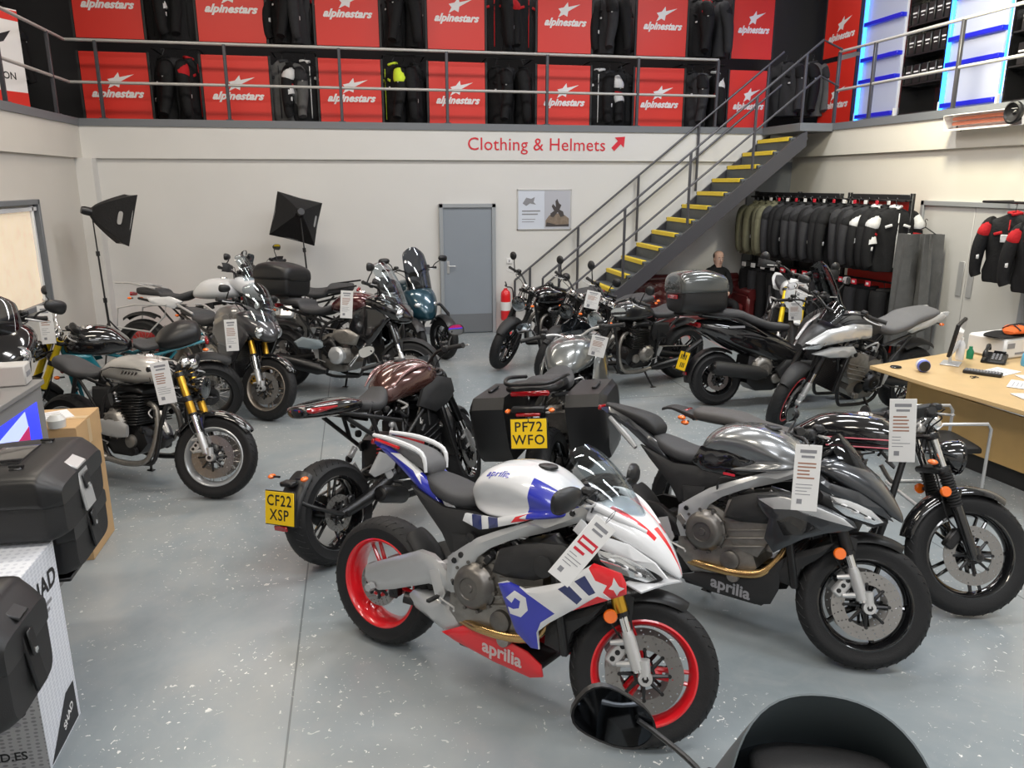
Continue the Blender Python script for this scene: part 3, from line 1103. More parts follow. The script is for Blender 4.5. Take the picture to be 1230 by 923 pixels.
# ================================================================== the room
XL, XR, YB, YF, ZM = -3.81, 7.29, 12.45, -3.2, 3.27
def floor_mat():
    m = bpy.data.materials.new('painted_concrete_floor'); m.use_nodes = True
    nt = m.node_tree; N = nt.nodes; L = nt.links
    b = N['Principled BSDF']
    tc = N.new('ShaderNodeTexCoord')
    def noise(s, d, det=6, rough=.6):
        n = N.new('ShaderNodeTexNoise'); n.inputs['Scale'].default_value = s; n.inputs['Detail'].default_value = det
        n.inputs['Roughness'].default_value = rough; n.inputs['Distortion'].default_value = d
        L.new(tc.outputs['Object'], n.inputs['Vector']); return n
    def ramp(src, stops):
        r = N.new('ShaderNodeValToRGB')
        while len(r.color_ramp.elements) < len(stops): r.color_ramp.elements.new(.5)
        for e, (p, c) in zip(r.color_ramp.elements, stops): e.position = p; e.color = (*c, 1) if len(c) == 3 else c
        L.new(src, r.inputs[0]); return r
    def mix(f, a, c):
        x = N.new('ShaderNodeMix'); x.data_type = 'RGBA'
        L.new(f, x.inputs['Factor']); 
        for i, s in (('A', a), ('B', c)):
            if isinstance(s, tuple): x.inputs[i].default_value = (*s, 1)
            else: L.new(s, x.inputs[i])
        return x.outputs['Result']
    base = ramp(noise(.55, .4).outputs['Fac'], [(.32, (.20, .235, .255)), (.5, (.27, .30, .315)), (.68, (.36, .365, .355))])
    scuff = ramp(noise(3.2, 1.4, 8, .7).outputs['Fac'], [(.50, (0, 0, 0)), (.68, (.25, .25, .25)), (.85, (.7, .7, .7))])
    c1 = mix(scuff.outputs['Color'], base.outputs['Color'], (.33, .335, .33))
    # chipped paint flecks
    fl = ramp(noise(36, .9, 3, .5).outputs['Fac'], [(.665, (0, 0, 0)), (.68, (1, 1, 1))])
    fz = ramp(noise(1.1, .2, 3).outputs['Fac'], [(.42, (.0, .0, .0)), (.55, (1, 1, 1))])
    mul = N.new('ShaderNodeMath'); mul.operation = 'MULTIPLY'
    L.new(fl.outputs['Color'], mul.inputs[0]); L.new(fz.outputs['Color'], mul.inputs[1])
    c2 = mix(mul.outputs[0], c1, (.72, .72, .70))
    # slab joints
    sp = N.new('ShaderNodeSeparateXYZ'); L.new(tc.outputs['Object'], sp.inputs[0])
    js = []
    for ax, off, per in ((0, -.41, 4.2), (1, 8.14, 9.)):
        a = N.new('ShaderNodeMath'); a.operation = 'SUBTRACT'; L.new(sp.outputs[ax], a.inputs[0]); a.inputs[1].default_value = off - per / 2
        q = N.new('ShaderNodeMath'); q.operation = 'FLOORED_MODULO'; L.new(a.outputs[0], q.inputs[0]); q.inputs[1].default_value = per
        r = N.new('ShaderNodeMath'); r.operation = 'SUBTRACT'; L.new(q.outputs[0], r.inputs[0]); r.inputs[1].default_value = per / 2
        t = N.new('ShaderNodeMath'); t.operation = 'ABSOLUTE'; L.new(r.outputs[0], t.inputs[0])
        u = N.new('ShaderNodeMath'); u.operation = 'LESS_THAN'; L.new(t.outputs[0], u.inputs[0]); u.inputs[1].default_value = .005
        js.append(u)
    mx = N.new('ShaderNodeMath'); mx.operation = 'MAXIMUM'; L.new(js[0].outputs[0], mx.inputs[0]); L.new(js[1].outputs[0], mx.inputs[1])
    mj = N.new('ShaderNodeMath'); mj.operation = 'MULTIPLY'; L.new(mx.outputs[0], mj.inputs[0]); mj.inputs[1].default_value = .6
    c3 = mix(mj.outputs[0], c2, (.07, .075, .08))
    L.new(c3, b.inputs['Base Color'])
    rr = N.new('ShaderNodeMapRange'); L.new(scuff.outputs['Color'], rr.inputs[0]); rr.inputs[3].default_value = .22; rr.inputs[4].default_value = .42
    L.new(rr.outputs[0], b.inputs['Roughness'])
    bp = N.new('ShaderNodeBump'); bp.inputs['Strength'].default_value = .12; bp.inputs['Distance'].default_value = .01
    L.new(noise(5, .3, 5).outputs['Fac'], bp.inputs['Height']); L.new(bp.outputs[0], b.inputs['Normal'])
    return m
FLOOR = floor_mat()
WALL = mat('wall_paint', (.66, .65, .63), .75, noise=.04, nscale=1.5)
WALLL = mat('wall_paint_left', (.62, .59, .54), .75, noise=.05, nscale=1.5)
GREYP = mat('grey_steel_paint', (.16, .17, .185), .45)
DOORG = mat('door_grey', (.25, .28, .32), .5, noise=.06, nscale=2)
DOORW = mat('door_pale_grey', (.50, .49, .47), .55)
STEEL = mat('rail_steel', (.065, .065, .075), .4, .2)
RAILT = mat('rail_galvanised', (.46, .45, .43), .4, .2)

def plane_box(name, x0, x1, y0, y1, z0, z1, m, **k):
    b = MB(m); b.box(((x0 + x1) / 2, (y0 + y1) / 2, (z0 + z1) / 2), (x1 - x0, y1 - y0, z1 - z0))
    return struct(name, b, **k)
plane_box('floor', XL - 2.6, XR + 2.4, YF, YB + 2, -.2, 0, FLOOR)
plane_box('ceiling', XL - 2.6, XR + 2.4, YF, YB + 2, CEIL_Z, CEIL_Z + .2, WALL)
plane_box('wall_left', XL - .2, XL, YF, YB + .2, 0, ZM - .11, WALLL)
WALLR = mat('wall_paint_lamplit', (.68, .645, .57), .75, noise=.04, nscale=1.5)  # yellowish warmth of the light on this wall is mixed into its colour
plane_box('wall_right', XR + .0, XR + .2, YF, YB + .2, 0, ZM - .11, WALLR)
plane_box('wall_back', XL, XR, YB + .02, YB + .22, 0, ZM - .11, WALL)
plane_box('wall_front', XL - 2.6, XR + 2.4, YF - .2, YF, 0, CEIL_Z, WALL)
UPB = mat('upper_wall_black', (.02, .02, .022), .8)
plane_box('wall_upper_back', XL - 2.6, XR + 2.4, YB + 1.2, YB + 1.4, ZM, CEIL_Z, UPB)
plane_box('wall_upper_left', XL - 1.8, XL - 1.6, YF, YB + 1.2, ZM, CEIL_Z, UPB)
plane_box('wall_upper_right', XR + 1.5, XR + 1.7, YF, YB + 1.2, ZM, CEIL_Z, WALL)
# fascia beams (slightly proud of the walls) and grey slab edges
plane_box('trim_1', XL, XR, YB - .03, YB + .02, 2.73, ZM - .10, WALL)
plane_box('trim_2', XL - .0, XL + .05, YF, YB - .03, 2.73, ZM - .10, WALLL)
plane_box('trim_3', XR - .05, XR, YF, YB - .03, 2.80, ZM - .10, WALLR)
plane_box('trim_4', XL - 1.6, XR + 1.5, YB - .05, YB + 1.2, ZM - .10, ZM, GREYP)
plane_box('trim_5', XL - 1.6, XL + .07, YF, YB - .05, ZM - .10, ZM, GREYP)
plane_box('trim_6', XR - .07, XR + 1.5, YF, YB - .05, ZM - .10, ZM, GREYP)
plane_box('trim_7', XL, XL + .22, YB - .22, YB + .02, 0, 2.73, WALL)      # corner column
b = MB(GREYP); b.box((6.9, YB - .0, 1.36), (.78, .05, 2.73)); struct('trim_8', b)  # dark grey sheet over the right end of the back wall

# ---- sign lettering on the beam
def flat_text(name, t, size, o, u, w, m, label, cat, **k):
    b = MB(m); b.text(t, size, o, u, w, **k)
    return tag(obj(name, b, fixn=False), label, cat)
SIGNR = mat('sign_red', (.62, .012, .03), .5)
flat_text('wall_lettering', 'Clothing & Helmets', .27, (2.87, YB - .036, 2.965), (1, 0, 0), (0, 0, 1), SIGNR, 'red words Clothing & Helmets on the white beam', 'sign', bold=.002, space=1.03)
b = MB(SIGNR)
b.M = Matrix.Translation((4.2, YB - .034, 3.0)) @ Matrix.Rotation(R_(-45), 4, 'Y')
b.panel([(-.13, -.035), (.02, -.035), (.02, -.11), (.15, 0), (.02, .11), (.02, .035), (-.13, .035)], lambda x, z: .003, both=True, edge=0, grid=1)
tag(obj('arrow_sign', b), 'red arrow pointing up right beside the red lettering', 'sign')

# ---- doors, windows
def door(name, x0, x1, h, m, fm, axis='y', at=YB, double=False, s=-1):
    # built in local x/z on plane y, mapped for the right wall
    MM = Matrix.Identity(4) if axis == 'y' else Matrix(((0, 1, 0, 0), (1, 0, 0, 0), (0, 0, 1, 0), (0, 0, 0, 1)))
    root = bpy.data.objects.new(name, None); COL.objects.link(root); tag(root, kind='structure')
    b = MB(m); b.M = MM
    xs = [(x0 + .06, x1 - .06)] if not double else [(x0 + .06, (x0 + x1) / 2 - .003), ((x0 + x1) / 2 + .003, x1 - .06)]
    for i, (a, c) in enumerate(xs):
        b = MB(m); b.M = MM; b.box(((a + c) / 2, at - .02, h / 2 - .02), (c - a, .045, h - .06), bev=.004)
        if not double:
            b.use(GREYP); b.box(((a + c) / 2, at - .046, .17), (c - a - .01, .006, .30), bev=.002)
        lf = obj('door_leaf', b, root)
        g = MB(ALU); g.M = MM
        hx = a + .07 if i == 0 and not double else (c - .10 if i == 0 else a + .1)
        if double: g.box((c - .08 if i == 0 else a + .08, at - .05, 1.25), (.09, .006, .42), bev=.002)
        else:
            g.box((hx, at - .047, 1.08), (.04, .008, .2), bev=.003); g.tube([(hx, at - .05, 1.10), (hx, at - .09, 1.10), (hx + .11, at - .09, 1.10)], .009, 8)
            g.lathe([(0, -.012), (.012, -.012), (.012, 0)], o=(hx, at - .046, 1.0), n=14)
        obj('door_handle', g, lf)
    b = MB(fm); b.M = MM
    for xx in (x0 + .03, x1 - .03): b.box((xx, at - .03, h / 2), (.06, .08, h), bev=.004)
    b.box(((x0 + x1) / 2, at - .03, h - .03), (x1 - x0, .08, .06), bev=.004)
    obj('door_frame', b, root)
    return root
door('door_1', 1.29, 2.19, 2.07, DOORG, mat('door_frame_grey', (.32, .34, .36), .5), at=YB + .01)
door('door_2', 7.28, 9.12, 2.17, DOORW, mat('door_frame_steel', (.28, .29, .30), .5), axis='x', at=XR + .01, double=True)
# left wall window with frosted panel
b = MB(GREYP)
WY0, WY1, WZ0, WZ1 = 8.9, 10.55, .95, 2.17
root = bpy.data.objects.new('window_1', None); COL.objects.link(root); tag(root, kind='structure')
for y in (WY0, WY1): b.box((XL + .03, y, (WZ0 + WZ1) / 2), (.07, .06, WZ1 - WZ0 + .06), bev=.005)
for z in (WZ0, WZ1): b.box((XL + .03, (WY0 + WY1) / 2, z), (.07, WY1 - WY0, .06), bev=.005)
obj('window_frame', b, root)
b = MB(WHT)
for y in (WY0 + .07, WY1 - .17): b.box((XL + .02, y, (WZ0 + WZ1) / 2), (.05, .05, WZ1 - WZ0 - .1), bev=.005)
b.box((XL + .02, (WY0 + WY1) / 2, WZ1 - .08), (.05, WY1 - WY0 - .1, .05), bev=.005)
obj('window_inner_frame', b, root)
b = MB(mat('sunlit_frosted_pane', (.85, .68, .5), .4, noise=.3, nscale=6, emit=.35, ecol=(1, .8, .6)))
b.box((XL + .008, (WY0 + WY1) / 2 - .05, (WZ0 + WZ1) / 2 - .03), (.01, WY1 - WY0 - .2, WZ1 - WZ0 - .12))
obj('window_pane', b, root)
# socket, skirting
b = MB(GREYP); b.box(((XL + 1.29) / 2, YB + .01, .06), (1.29 - XL, .02, .12)); struct('baseboard_back', b)
b = MB(PAPER); b.box((2.42, YB + .012, 1.16), (.09, .02, .09), bev=.006); b.use(GREYINK); b.box((2.42, YB - .001, 1.16), (.02, .006, .035), bev=.002)
tag(obj('light_switch', b), 'small white light switch on wall right of the grey door', 'switch')

# ---- railings
def railing(label, pts, posts, heights=(.48, 1.03), r=.021, base=ZM, pm=STEEL, rm=RAILT, ph=1.03, nm='railing'):
    t = thing(nm, label, 'railing', (pts[0][0], pts[0][1], pts[0][2] if len(pts[0]) > 2 else base))
    O = V(t.location)
    for h in heights:
        b = MB(rm); b.tube([V((p[0], p[1], (p[2] if len(p) > 2 else base) + h)) - O for p in pts], r, 10)
        obj('rail', b, t)
    for p in posts:
        z = p[2] if len(p) > 2 else base
        b = MB(pm); b.box(V((p[0], p[1], z + ph / 2)) - O, (.045, .045, ph), bev=.006)
        b.box(V((p[0], p[1], z + .006)) - O, (.1, .08, .012), bev=.003)
        obj('post', b, t)
    return t
railing('long grey railing along the back mezzanine edge', [(XL, YB), (5.85, YB)], [(x, YB) for x in (-3.42, -1.72, -.12, 1.46, 3.02, 4.5, 5.85)])
railing('grey railing along the left mezzanine edge', [(XL, YF + .2), (XL, YB)], [(XL, y) for y in (11.8, 10.2, 8.6, 7.0, 5.4)])
railing('grey railing along the right mezzanine above the double door', [(XR, 11.35), (XR, YF + .2)], [(XR, y) for y in (11.35, 10.5, 8.85, 7.2, 5.6)])

# ---- stairs: rise to the right, treads run away from the camera
SY0, SY1 = 11.27, 12.38
RISE, RUN = 3.27 / 16, .2535
XT = 6.57
t = thing('staircase', 'grey steel staircase with yellow tread edges rising to the right', 'stairs', (2.8, 11.27, 0))
O = V(t.location)
TREAD = mat('stair_tread_grey', (.10, .11, .115), .6, noise=.15, nscale=20)
YN = mat('yellow_nosing', (.90, .66, .03), .5, noise=.06, nscale=15)
for i in range(15):
    z = RISE * (i + 1); x = XT - RUN * (14 - i)
    b = MB(TREAD)
    b.box(V((x + .14, (SY0 + SY1) / 2, z - .02)) - O, (.29, SY1 - SY0 - .06, .035), bev=.004)
    b.box(V((x + .012, (SY0 + SY1) / 2, z - .12)) - O, (.012, SY1 - SY0 - .06, .17))
    tr = obj('tread', b, t)
    b = MB(YN)
    b.box(V((x + .025, (SY0 + SY1) / 2, z)) - O, (.075, SY1 - SY0 - .16, .012), bev=.003)
    b.box(V((x - .010, (SY0 + SY1) / 2, z - .025)) - O, (.010, SY1 - SY0 - .16, .06), bev=.003)
    obj('nosing', b, tr)
b = MB(STEEL)
xb = XT - RUN * 15
for y in (SY0, SY1):
    sl = (RISE / RUN)
    out = [(xb + .10 - O.x, 0), (xb + .42 - O.x, 0), (XT + .24 - O.x, ZM - .34), (XT + .24 - O.x, ZM - .12), (XT + .14 - O.x, ZM - .16)]
    b.M = Matrix.Translation((0, y - O.y, 0))
    b.panel(out, lambda x, z: .02, both=True, edge=.0, grid=3)
    b.M = Matrix()
obj('stringer', b, t)
b = MB(GREYP); b.box(V(((XT + XR) / 2 + .05, (SY0 + SY1) / 2, ZM - .06)) - O, (XR - XT - .12, SY1 - SY0 + .04, .12), bev=.004); obj('landing', b, t)
for yy, nm in ((SY0, 'near'), (SY1, 'far')):
    def zx(x): return (x - xb) / RUN * RISE + .12
    xs = [2.95, 3.95, 4.95, 5.95] if yy == SY0 else [2.75, 3.55, 4.55, 5.55]
    q = thing('stair_handrail', 'dark %s handrail sloping up the staircase' % ('steel' if yy == SY0 else 'wall side'), 'handrail', (xb, yy, .1))
    q['label'] = 'near dark handrail on the open side of the staircase' if yy == SY0 else 'far dark handrail on the wall side of the staircase'
    O2 = V(q.location)
    end = 6.95
    for h in (.45, .95):
        b = MB(STEEL); pts = [V((xs[0] - .25, yy, zx(xs[0] - .25) + h)) - O2, V((end, yy, zx(end) + h)) - O2]
        if yy == SY0: pts.append(V((XR - .02, yy, 4.32 if h > .9 else 3.80)) - O2)
        b.tube(pts, .017, 8); obj('rail', b, q)
    for x in xs + [6.7]:
        b = MB(STEEL); b.box(V((x, yy, zx(x) + .42)) - O2, (.035, .035, 1.06), bev=.004); obj('post', b, q)
    b = MB(STEEL); b.tube([V((xs[0] - .25, yy, zx(xs[0] - .25) + .95)) - O2, V((xs[0] - .25, yy, .25)) - O2], .017, 8); obj('post', b, q)

# ---- mezzanine: banners and hanging kit
BAN = mat('banner_red', (.70, .028, .016), .45)
BANW = mat('banner_white_print', (.80, .78, .78), .5)
def banner_mesh(w, h, key, logo_z):
    def mk():
        b = MB(BAN); b.box((0, 0, h / 2), (w, .02, h), bev=.002)
        b.use(BANW)
        b.text('alpinestars', w * .172, (0, -.0115, logo_z), (1, 0, 0), (0, 0, 1), bold=.045, shear=.4, space=1.03)
        # star with a swept tail
        st = []
        for i in range(10):
            a = PI / 2 + i * PI / 5
            r = .145 if i % 2 == 0 else .072
            if i == 8: r = .27
            x, z = r * math.cos(a) * w, r * math.sin(a) * w
            st.append((x + z * .35, z * .95 + logo_z + w * .20 + x * .12))
        vs = [(x, -.0115, z) for x, z in st]
        b.add(vs + [(0, -.0115, logo_z + w * .20)], [(i, (i + 1) % 10, 10) for i in range(10)])
        b.use(BLKM)
        for s in (-1, 1): b.box((s * (w / 2 + .02), .01, h / 2), (.03, .04, h + .02))
        return b.mesh('brand_banner', 38, False)
    return cached(('ban', key), mk)
BX = [(-3.78, -2.87), (-2.12, -1.17), (-.44, .49), (1.23, 2.12), (2.97, 3.85), (4.62, 5.47), (6.29, 7.01)]
ORD = 'first second third fourth fifth sixth seventh eighth ninth tenth eleventh twelfth thirteenth fourteenth fifteenth sixteenth seventeenth eighteenth nineteenth twentieth'.split()
ordn = ['first', 'second', 'third', 'fourth', 'fifth', 'sixth', 'seventh']
for i, (x0, x1) in enumerate(BX):
    for row, (z0, z1, lz) in enumerate(((ZM + .02, 4.22, .36), (4.40, 5.9, .45))):
        o = obj('brand_banner', banner_mesh(.88, z1 - z0, row, lz), None)
        o.location = ((x0 + x1) / 2, 12.92, z0); o.scale = ((x1 - x0) / .88, 1, 1)
        tag(o, '%s red banner from the left, %s row of the back mezzanine' % (ordn[i], ('lower', 'upper')[row]), 'banner', 'red banners on the back mezzanine')
b = MB(BANW); b.box((0, 0, .6), (.9, .02, 1.15), bev=.002); b.use(BAN); b.box((0, -.001, .09), (.9, .022, .22), bev=.001); b.box((0, -.001, 1.1), (.9, .022, .12), bev=.001)
b.use(INK); b.text('VISION', .12, (.12, -.0125, .38), (1, 0, 0), (0, 0, 1), bold=.015)
b.panel([(-.3, .62), (.2, .78), (.32, .92), (.1, .84), (-.1, .8)], lambda x, z: .0125, both=True, edge=0, grid=1)
o = obj('brand_banner', b); o.location = (-4.24, 11.12, 3.3); o.rotation_euler = (0, 0, R_(62))
tag(o, 'white and red banner at the left end of the mezzanine', 'banner')

CLOTH = {}
def cloth(name, col):
    return mat('cloth_' + name, col, .8, bump=.5, bscale=45, noise=.25, nscale=12, spec=.25)
CB = cloth('black', (.010, .010, .011)); CG = cloth('charcoal', (.03, .03, .033)); CO = cloth('olive', (.13, .125, .08))
CGR = cloth('grey', (.10, .10, .10)); CR = cloth('red', (.45, .015, .02)); CW = cloth('white', (.65, .65, .65)); CN = cloth('hi_vis', (.65, .85, .05))
def jacket_mesh(base, acc, key, L=.68):
    def mk():
        rnd = random.Random(hash(key) % 1000 if not isinstance(key, int) else key)
        b = MB(base)
        # torso, hung from shoulders at z=0 (local x = width, y = depth)
        def fold(x, y, z): return (x + .012 * math.sin(z * 23 + y * 30), y + .014 * math.sin(x * 40 + z * 9), z)
        n0 = len(b.v)
        b.loft([(0.03, 0, .05, .05, .05, 2), (.0, 0, .11, .06, .06, 2.2), (-.05, 0, .20, .085, .08, 2.4), (-.14, 0, .23, .11, .10, 2.5), (-.35, 0, .22, .10, .10, 2.5), (-L + .04, 0, .215, .105, .10, 2.5), (-L, 0, .21, .10, .095, 2.5)], n=28, axis='z')
        # axis z loft lays depth on x: swap
        for i in range(n0, len(b.v)):
            x, y, z = b.v[i]; b.v[i] = fold(y, x, z)
        for s in (-1, 1):
            b.use(base)
            pts = [(s * .16, 0, -.06), (s * .225, -.01, -.11), (s * .27, -.03, -.32), (s * .275, -.06, -.55), (s * .27, -.07, -.62)]
            b.tube([fold(*p) for p in pts], [.07, .075, .068, .055, .05], 14, smooth=5)
            b.use(acc)
            b.tube([(s * .20, -.005, -.07), (s * .245, -.02, -.16), (s * .25, -.022, -.2)], [.068, .078, .07], 14, smooth=3)
        if acc is CW:
            for s in (-1, 1): b.use(CW); b.tube([fold(s * .262, -.028, -.30), fold(s * .267, -.045, -.38)], [.071, .068], 14); b.use(CR); b.tube([fold(s * .255, -.025, -.25), fold(s * .257, -.026, -.27)], [.074, .073], 14)
        b.use(acc); b.tube([(-.06, .0, .035), (0, -.055, .02), (.06, 0, .035), (0, .05, .045)], .018, 8, closed=True)
        b.box((0, -.108, -.33), (.012, .008, .6), bev=.003)
        for s in (-1, 1): b.box((s * .1, -.10, -.17), (.08, .012, .03), (0, s * .3, 0), bev=.004)
        b.use(CW); b.box((.13, -.108, -.26), (.035, .012, .022), bev=.004); b.box((-.262, -.10, -.42), (.03, .02, .05), bev=.006); b.box((.285, -.045, -.2), (.02, .05, .03), bev=.006)
        return b.mesh('jacket', 50)
    return cached(('jk', key), mk)
def hanger_mesh():
    def mk():
        b = MB(DMET)
        b.tube([(0, 0, .03), (0, 0, .08), (0, .02, .12), (0, .0, .135), (0, -.02, .115)], .004, 6, smooth=3)
        b.tube([(-.19, 0, -.04), (0, 0, .035), (.19, 0, -.04)], .007, 6)
        return b.mesh('hanger', 50)
    return cached('hanger', mk)
def trousers_mesh(base, acc, key):
    def mk():
        b = MB(base)
        for s in (-1, 1):
            b.tube([(s * .09, 0, 0), (s * .10, 0, -.12), (s * .105, -.02, -.45), (s * .10, .01, -.85), (s * .10, .01, -.92)], [.105, .11, .09, .08, .08], 14, smooth=5)
            b.use(acc); b.box((s * .11, -.085, -.46), (.09, .03, .14), bev=.012); b.use(CW); b.box((s * .13, -.09, -.30), (.02, .012, .05), bev=.004); b.use(base)
        b.tube([(-.12, 0, .01), (0, -.07, .01), (.12, 0, .01), (0, .07, .01)], .03, 8, closed=True)
        return b.mesh('trousers', 50)
    return cached(('tr', key), mk)
JK = {k: v for k, v in (('black', (CB, CB)), ('black_white', (CB, CW)), ('charcoal', (CG, CB)), ('olive', (CO, CO)), ('red', (CB, CR)), ('grey', (CGR, CG)), ('hivis', (CB, CN)))}
GNAME = {'black': 'black', 'black_white': 'black and white', 'charcoal': 'charcoal', 'olive': 'olive', 'red': 'black and red', 'grey': 'grey', 'hivis': 'black and lime'}
def garment(kind, col, loc, rz, label, group, sc=1., L=.68):
    a, c = JK[col]
    me = jacket_mesh(a, c, col) if kind == 'jacket' else trousers_mesh(a, c, col)
    o = obj(kind, me); o.location = loc; o.rotation_euler = (0, 0, R_(rz)); o.scale = (sc, sc, sc)
    obj('hanger', hanger_mesh(), o)
    return tag(o, label, kind if kind != 'jacket' else 'jacket', group)
slots = [(-2.87, -2.12), (-1.17, -.44), (.49, 1.23), (2.12, 2.97), (3.85, 4.62), (5.47, 6.29)]
rnd = random.Random(5)
for i, (a, c) in enumerate(slots):
    where = 'between the %s and %s red banners' % (ordn[i], ordn[i + 1])
    for row, z in enumerate((4.14, 5.25)):
        nn = 3
        for k in range(nn):
            col = rnd.choice(['black', 'black', 'charcoal', 'black_white', 'black', 'red'])
            if (i, row, k) == (5, 0, 1): col = 'grey'
            if (i, row) == (1, 0) and k == 0: col = 'grey'
            if (i, row) == (2, 0) and k == 0: col = 'hivis'
            kd = 'jacket' if row or k % 2 == 0 else 'trousers'
            garment(kd, col, (a + .2 + (c - a - .4) * k / (nn - 1), 13.05 + .04 * (k % 2), z), ((-68, 62, 75), (-20, 62, 30), (-65, 15, 70))[(i + row) % 3][k] + rnd.uniform(-8, 8),
                    '%s %s, %s of three on %s rail between %s and %s red banners' % (GNAME[col], kd, ('left', 'middle', 'right')[k], ('lower', 'upper')[row], ordn[i], ordn[i + 1]), 'riding kit hanging on the mezzanine', sc=1.25 if row or kd == 'jacket' else .95)
    for row, z in enumerate((4.31, 5.42)):
        b = MB(DMET); b.tube([(a + .03, 13.07, z), (c - .03, 13.07, z)], .012, 8)
        for x in (a + .05, c - .05): b.tube([(x, 13.07, z), (x, 13.64, z)], .012, 8)
        tag(obj('hanging_rail', b), '%s clothes rail %s' % (('lower', 'upper')[row], where), 'rail')
# left mezzanine run
for k in range(9):
    garment('jacket', ['black', 'charcoal', 'black'][k % 3], (XL - .75 - .03 * k, 12.35 - .23 * k, 4.55), 70, 'dark jacket hanging on the left mezzanine, %s from the back corner' % (ordn + ['eighth', 'ninth'])[k], 'jackets on the left mezzanine', sc=1.3)
b = MB(DMET); b.tube([(XL - .72, 12.5, 4.74), (XL - 1.02, 10.3, 4.74)], .014, 8)
for x, y in ((XL - .73, 12.42), (XL - 1.01, 10.35)): b.tube([(x, y, ZM), (x, y, 4.74)], .014, 8)
tag(obj('hanging_rail', b), 'clothes rail along the left mezzanine', 'rail')

# right mezzanine: banner pair, backlit cabinets, black shelf bays
for row, (z0, h) in enumerate(((ZM + .02, 1.05), (4.42, 1.4))):
    o = obj('brand_banner', banner_mesh(.88, h, ('r', row), .36 if not row else .3), None)
    o.location = (7.97, 12.42, z0); o.rotation_euler = (0, 0, R_(-90)); o.scale = (1.05, 1, 1)
    tag(o, ('lower' if not row else 'upper') + ' red alpinestars banner on the right mezzanine beside the lit cabinets', 'banner')
for k in range(3):
    garment('jacket', ['charcoal', 'black', 'grey'][k], (7.35 + .25 * k, 13.0, 4.35), -60, '%s jacket hanging in the right back corner of the mezzanine' % ['charcoal', 'black', 'grey'][k], 'jackets in the right mezzanine corner', sc=1.25)
LEDB = mat('led_blue_strip', (.02, .12, 1.), .3, emit=5, ecol=(.03, .22, 1.))
LEDP = mat('backlit_panel', (.42, .44, .52), .5, emit=.10, ecol=(.40, .55, 1.))
def lit_cabinet(y0, y1, label, both):
    t = thing('display_cabinet', label, 'cabinet', (8.0, (y0 + y1) / 2, ZM))
    w = abs(y1 - y0)
    b = MB(WHT); b.box((.27, 0, 1.2), (.5, w, 2.4)); obj('carcass', b, t)
    b = MB(LEDP); b.box((.012, 0, 1.2), (.02, w - .14, 2.3)); obj('backlit_panel', b, t)
    b = MB(LEDB); b.box((-.03, w / 2 - .045, 1.2), (.05, .045, 2.36), bev=.01); obj('light_strip', b, t)
    if both: b = MB(LEDB); b.box((.0, -w / 2 + .03, 1.2), (.02, .02, 2.36), bev=.005); obj('light_strip', b, t)
    for z in (.14, .66, .98, 1.5):
        b = MB(mat('blue_acrylic', (.01, .015, .4), .3, emit=.2, ecol=(.01, .02, .9))); b.box((-.02, 0, z), (.10, w - .12, .06), bev=.006); obj('shelf', b, t)
    b = MB(PAPER)
    for s_ in (-1, 1): b.box((-.03, s_ * (w / 2 - .02), .10), (.05, .035, .2), bev=.004)
    b.box((-.03, 0, .03), (.05, w, .04), bev=.004); obj('base_frame', b, t)
lit_cabinet(11.85, 10.85, 'blue edged backlit cabinet next to the red banner, right mezzanine', False)
lit_cabinet(9.95, 8.9, 'blue edged backlit cabinet between black shelf bays, right mezzanine', True)
def shelf_bay(y0, y1, label, gl):
    t = thing('shelf_bay', label, 'shelves', (8.0, (y0 + y1) / 2, ZM))
    w = abs(y1 - y0) - .04
    b = MB(GBLK); b.box((.3, 0, 1.2), (.05, w, 2.4)); obj('back_panel', b, t)
    for s in (-1, 1):
        b = MB(GBLK); b.box((.14, s * w / 2, 1.2), (.3, .03, 2.4)); obj('side_panel', b, t)
    for z in (.1, .5, .9, 1.3, 1.7, 2.1):
        b = MB(BLK); b.box((.14, 0, z), (.3, w, .02)); obj('shelf', b, t)
    for j, z in enumerate((.5, .9, 1.3)):
        for k in range(5):
            o = obj('glove_pack', GLV); o.location = (8.05, (y0 + y1) / 2 - w * .4 + w * .2 * k, ZM + z + .012)
            tag(o, 'black packet, %s of five on the %s shelf, %s' % (['first', 'second', 'third', 'fourth', 'fifth'][k], ['second', 'third', 'fourth'][j], gl), 'packet', 'packets on the mezzanine shelves')
b = MB(BLK); b.box((0, 0, .13), (.06, .13, .26), bev=.01); b.use(BANW); b.box((-.032, 0, .16), (.002, .09, .02)); b.box((-.032, 0, .11), (.002, .06, .012))
GLV = b.mesh('glove_pack')
shelf_bay(10.83, 9.97, 'black shelf bay between the two backlit cabinets', 'bay between the cabinets')
shelf_bay(8.88, 7.3, 'black shelf bay at the right end of the mezzanine', 'bay at the right end')

# white helmet-like figure piece at the far right rail
b = MB(WHT)
b.tube([(0, 0, 0), (.03, .06, .12), (-.01, -.05, .22), (.02, .03, .3)], [.05, .045, .04, .05], 12, smooth=4)
b.ball((0, .02, .37), .06, 14)
b.tube([(0, .05, .15), (0, .16, .05), (0, .12, -.04)], [.03, .025, .02], 8, smooth=3)
o = obj('figurine', b); o.location = (7.42, 7.42, ZM + .14)
tag(o, 'white figurine standing behind the railing at the far right', 'figurine')
b = MB(GREYP); b.box((0, 0, .07), (.25, .25, .14), bev=.01); o = obj('plinth', b); o.location = (7.42, 7.42, ZM); tag(o, 'small grey plinth under the white figurine', 'plinth')

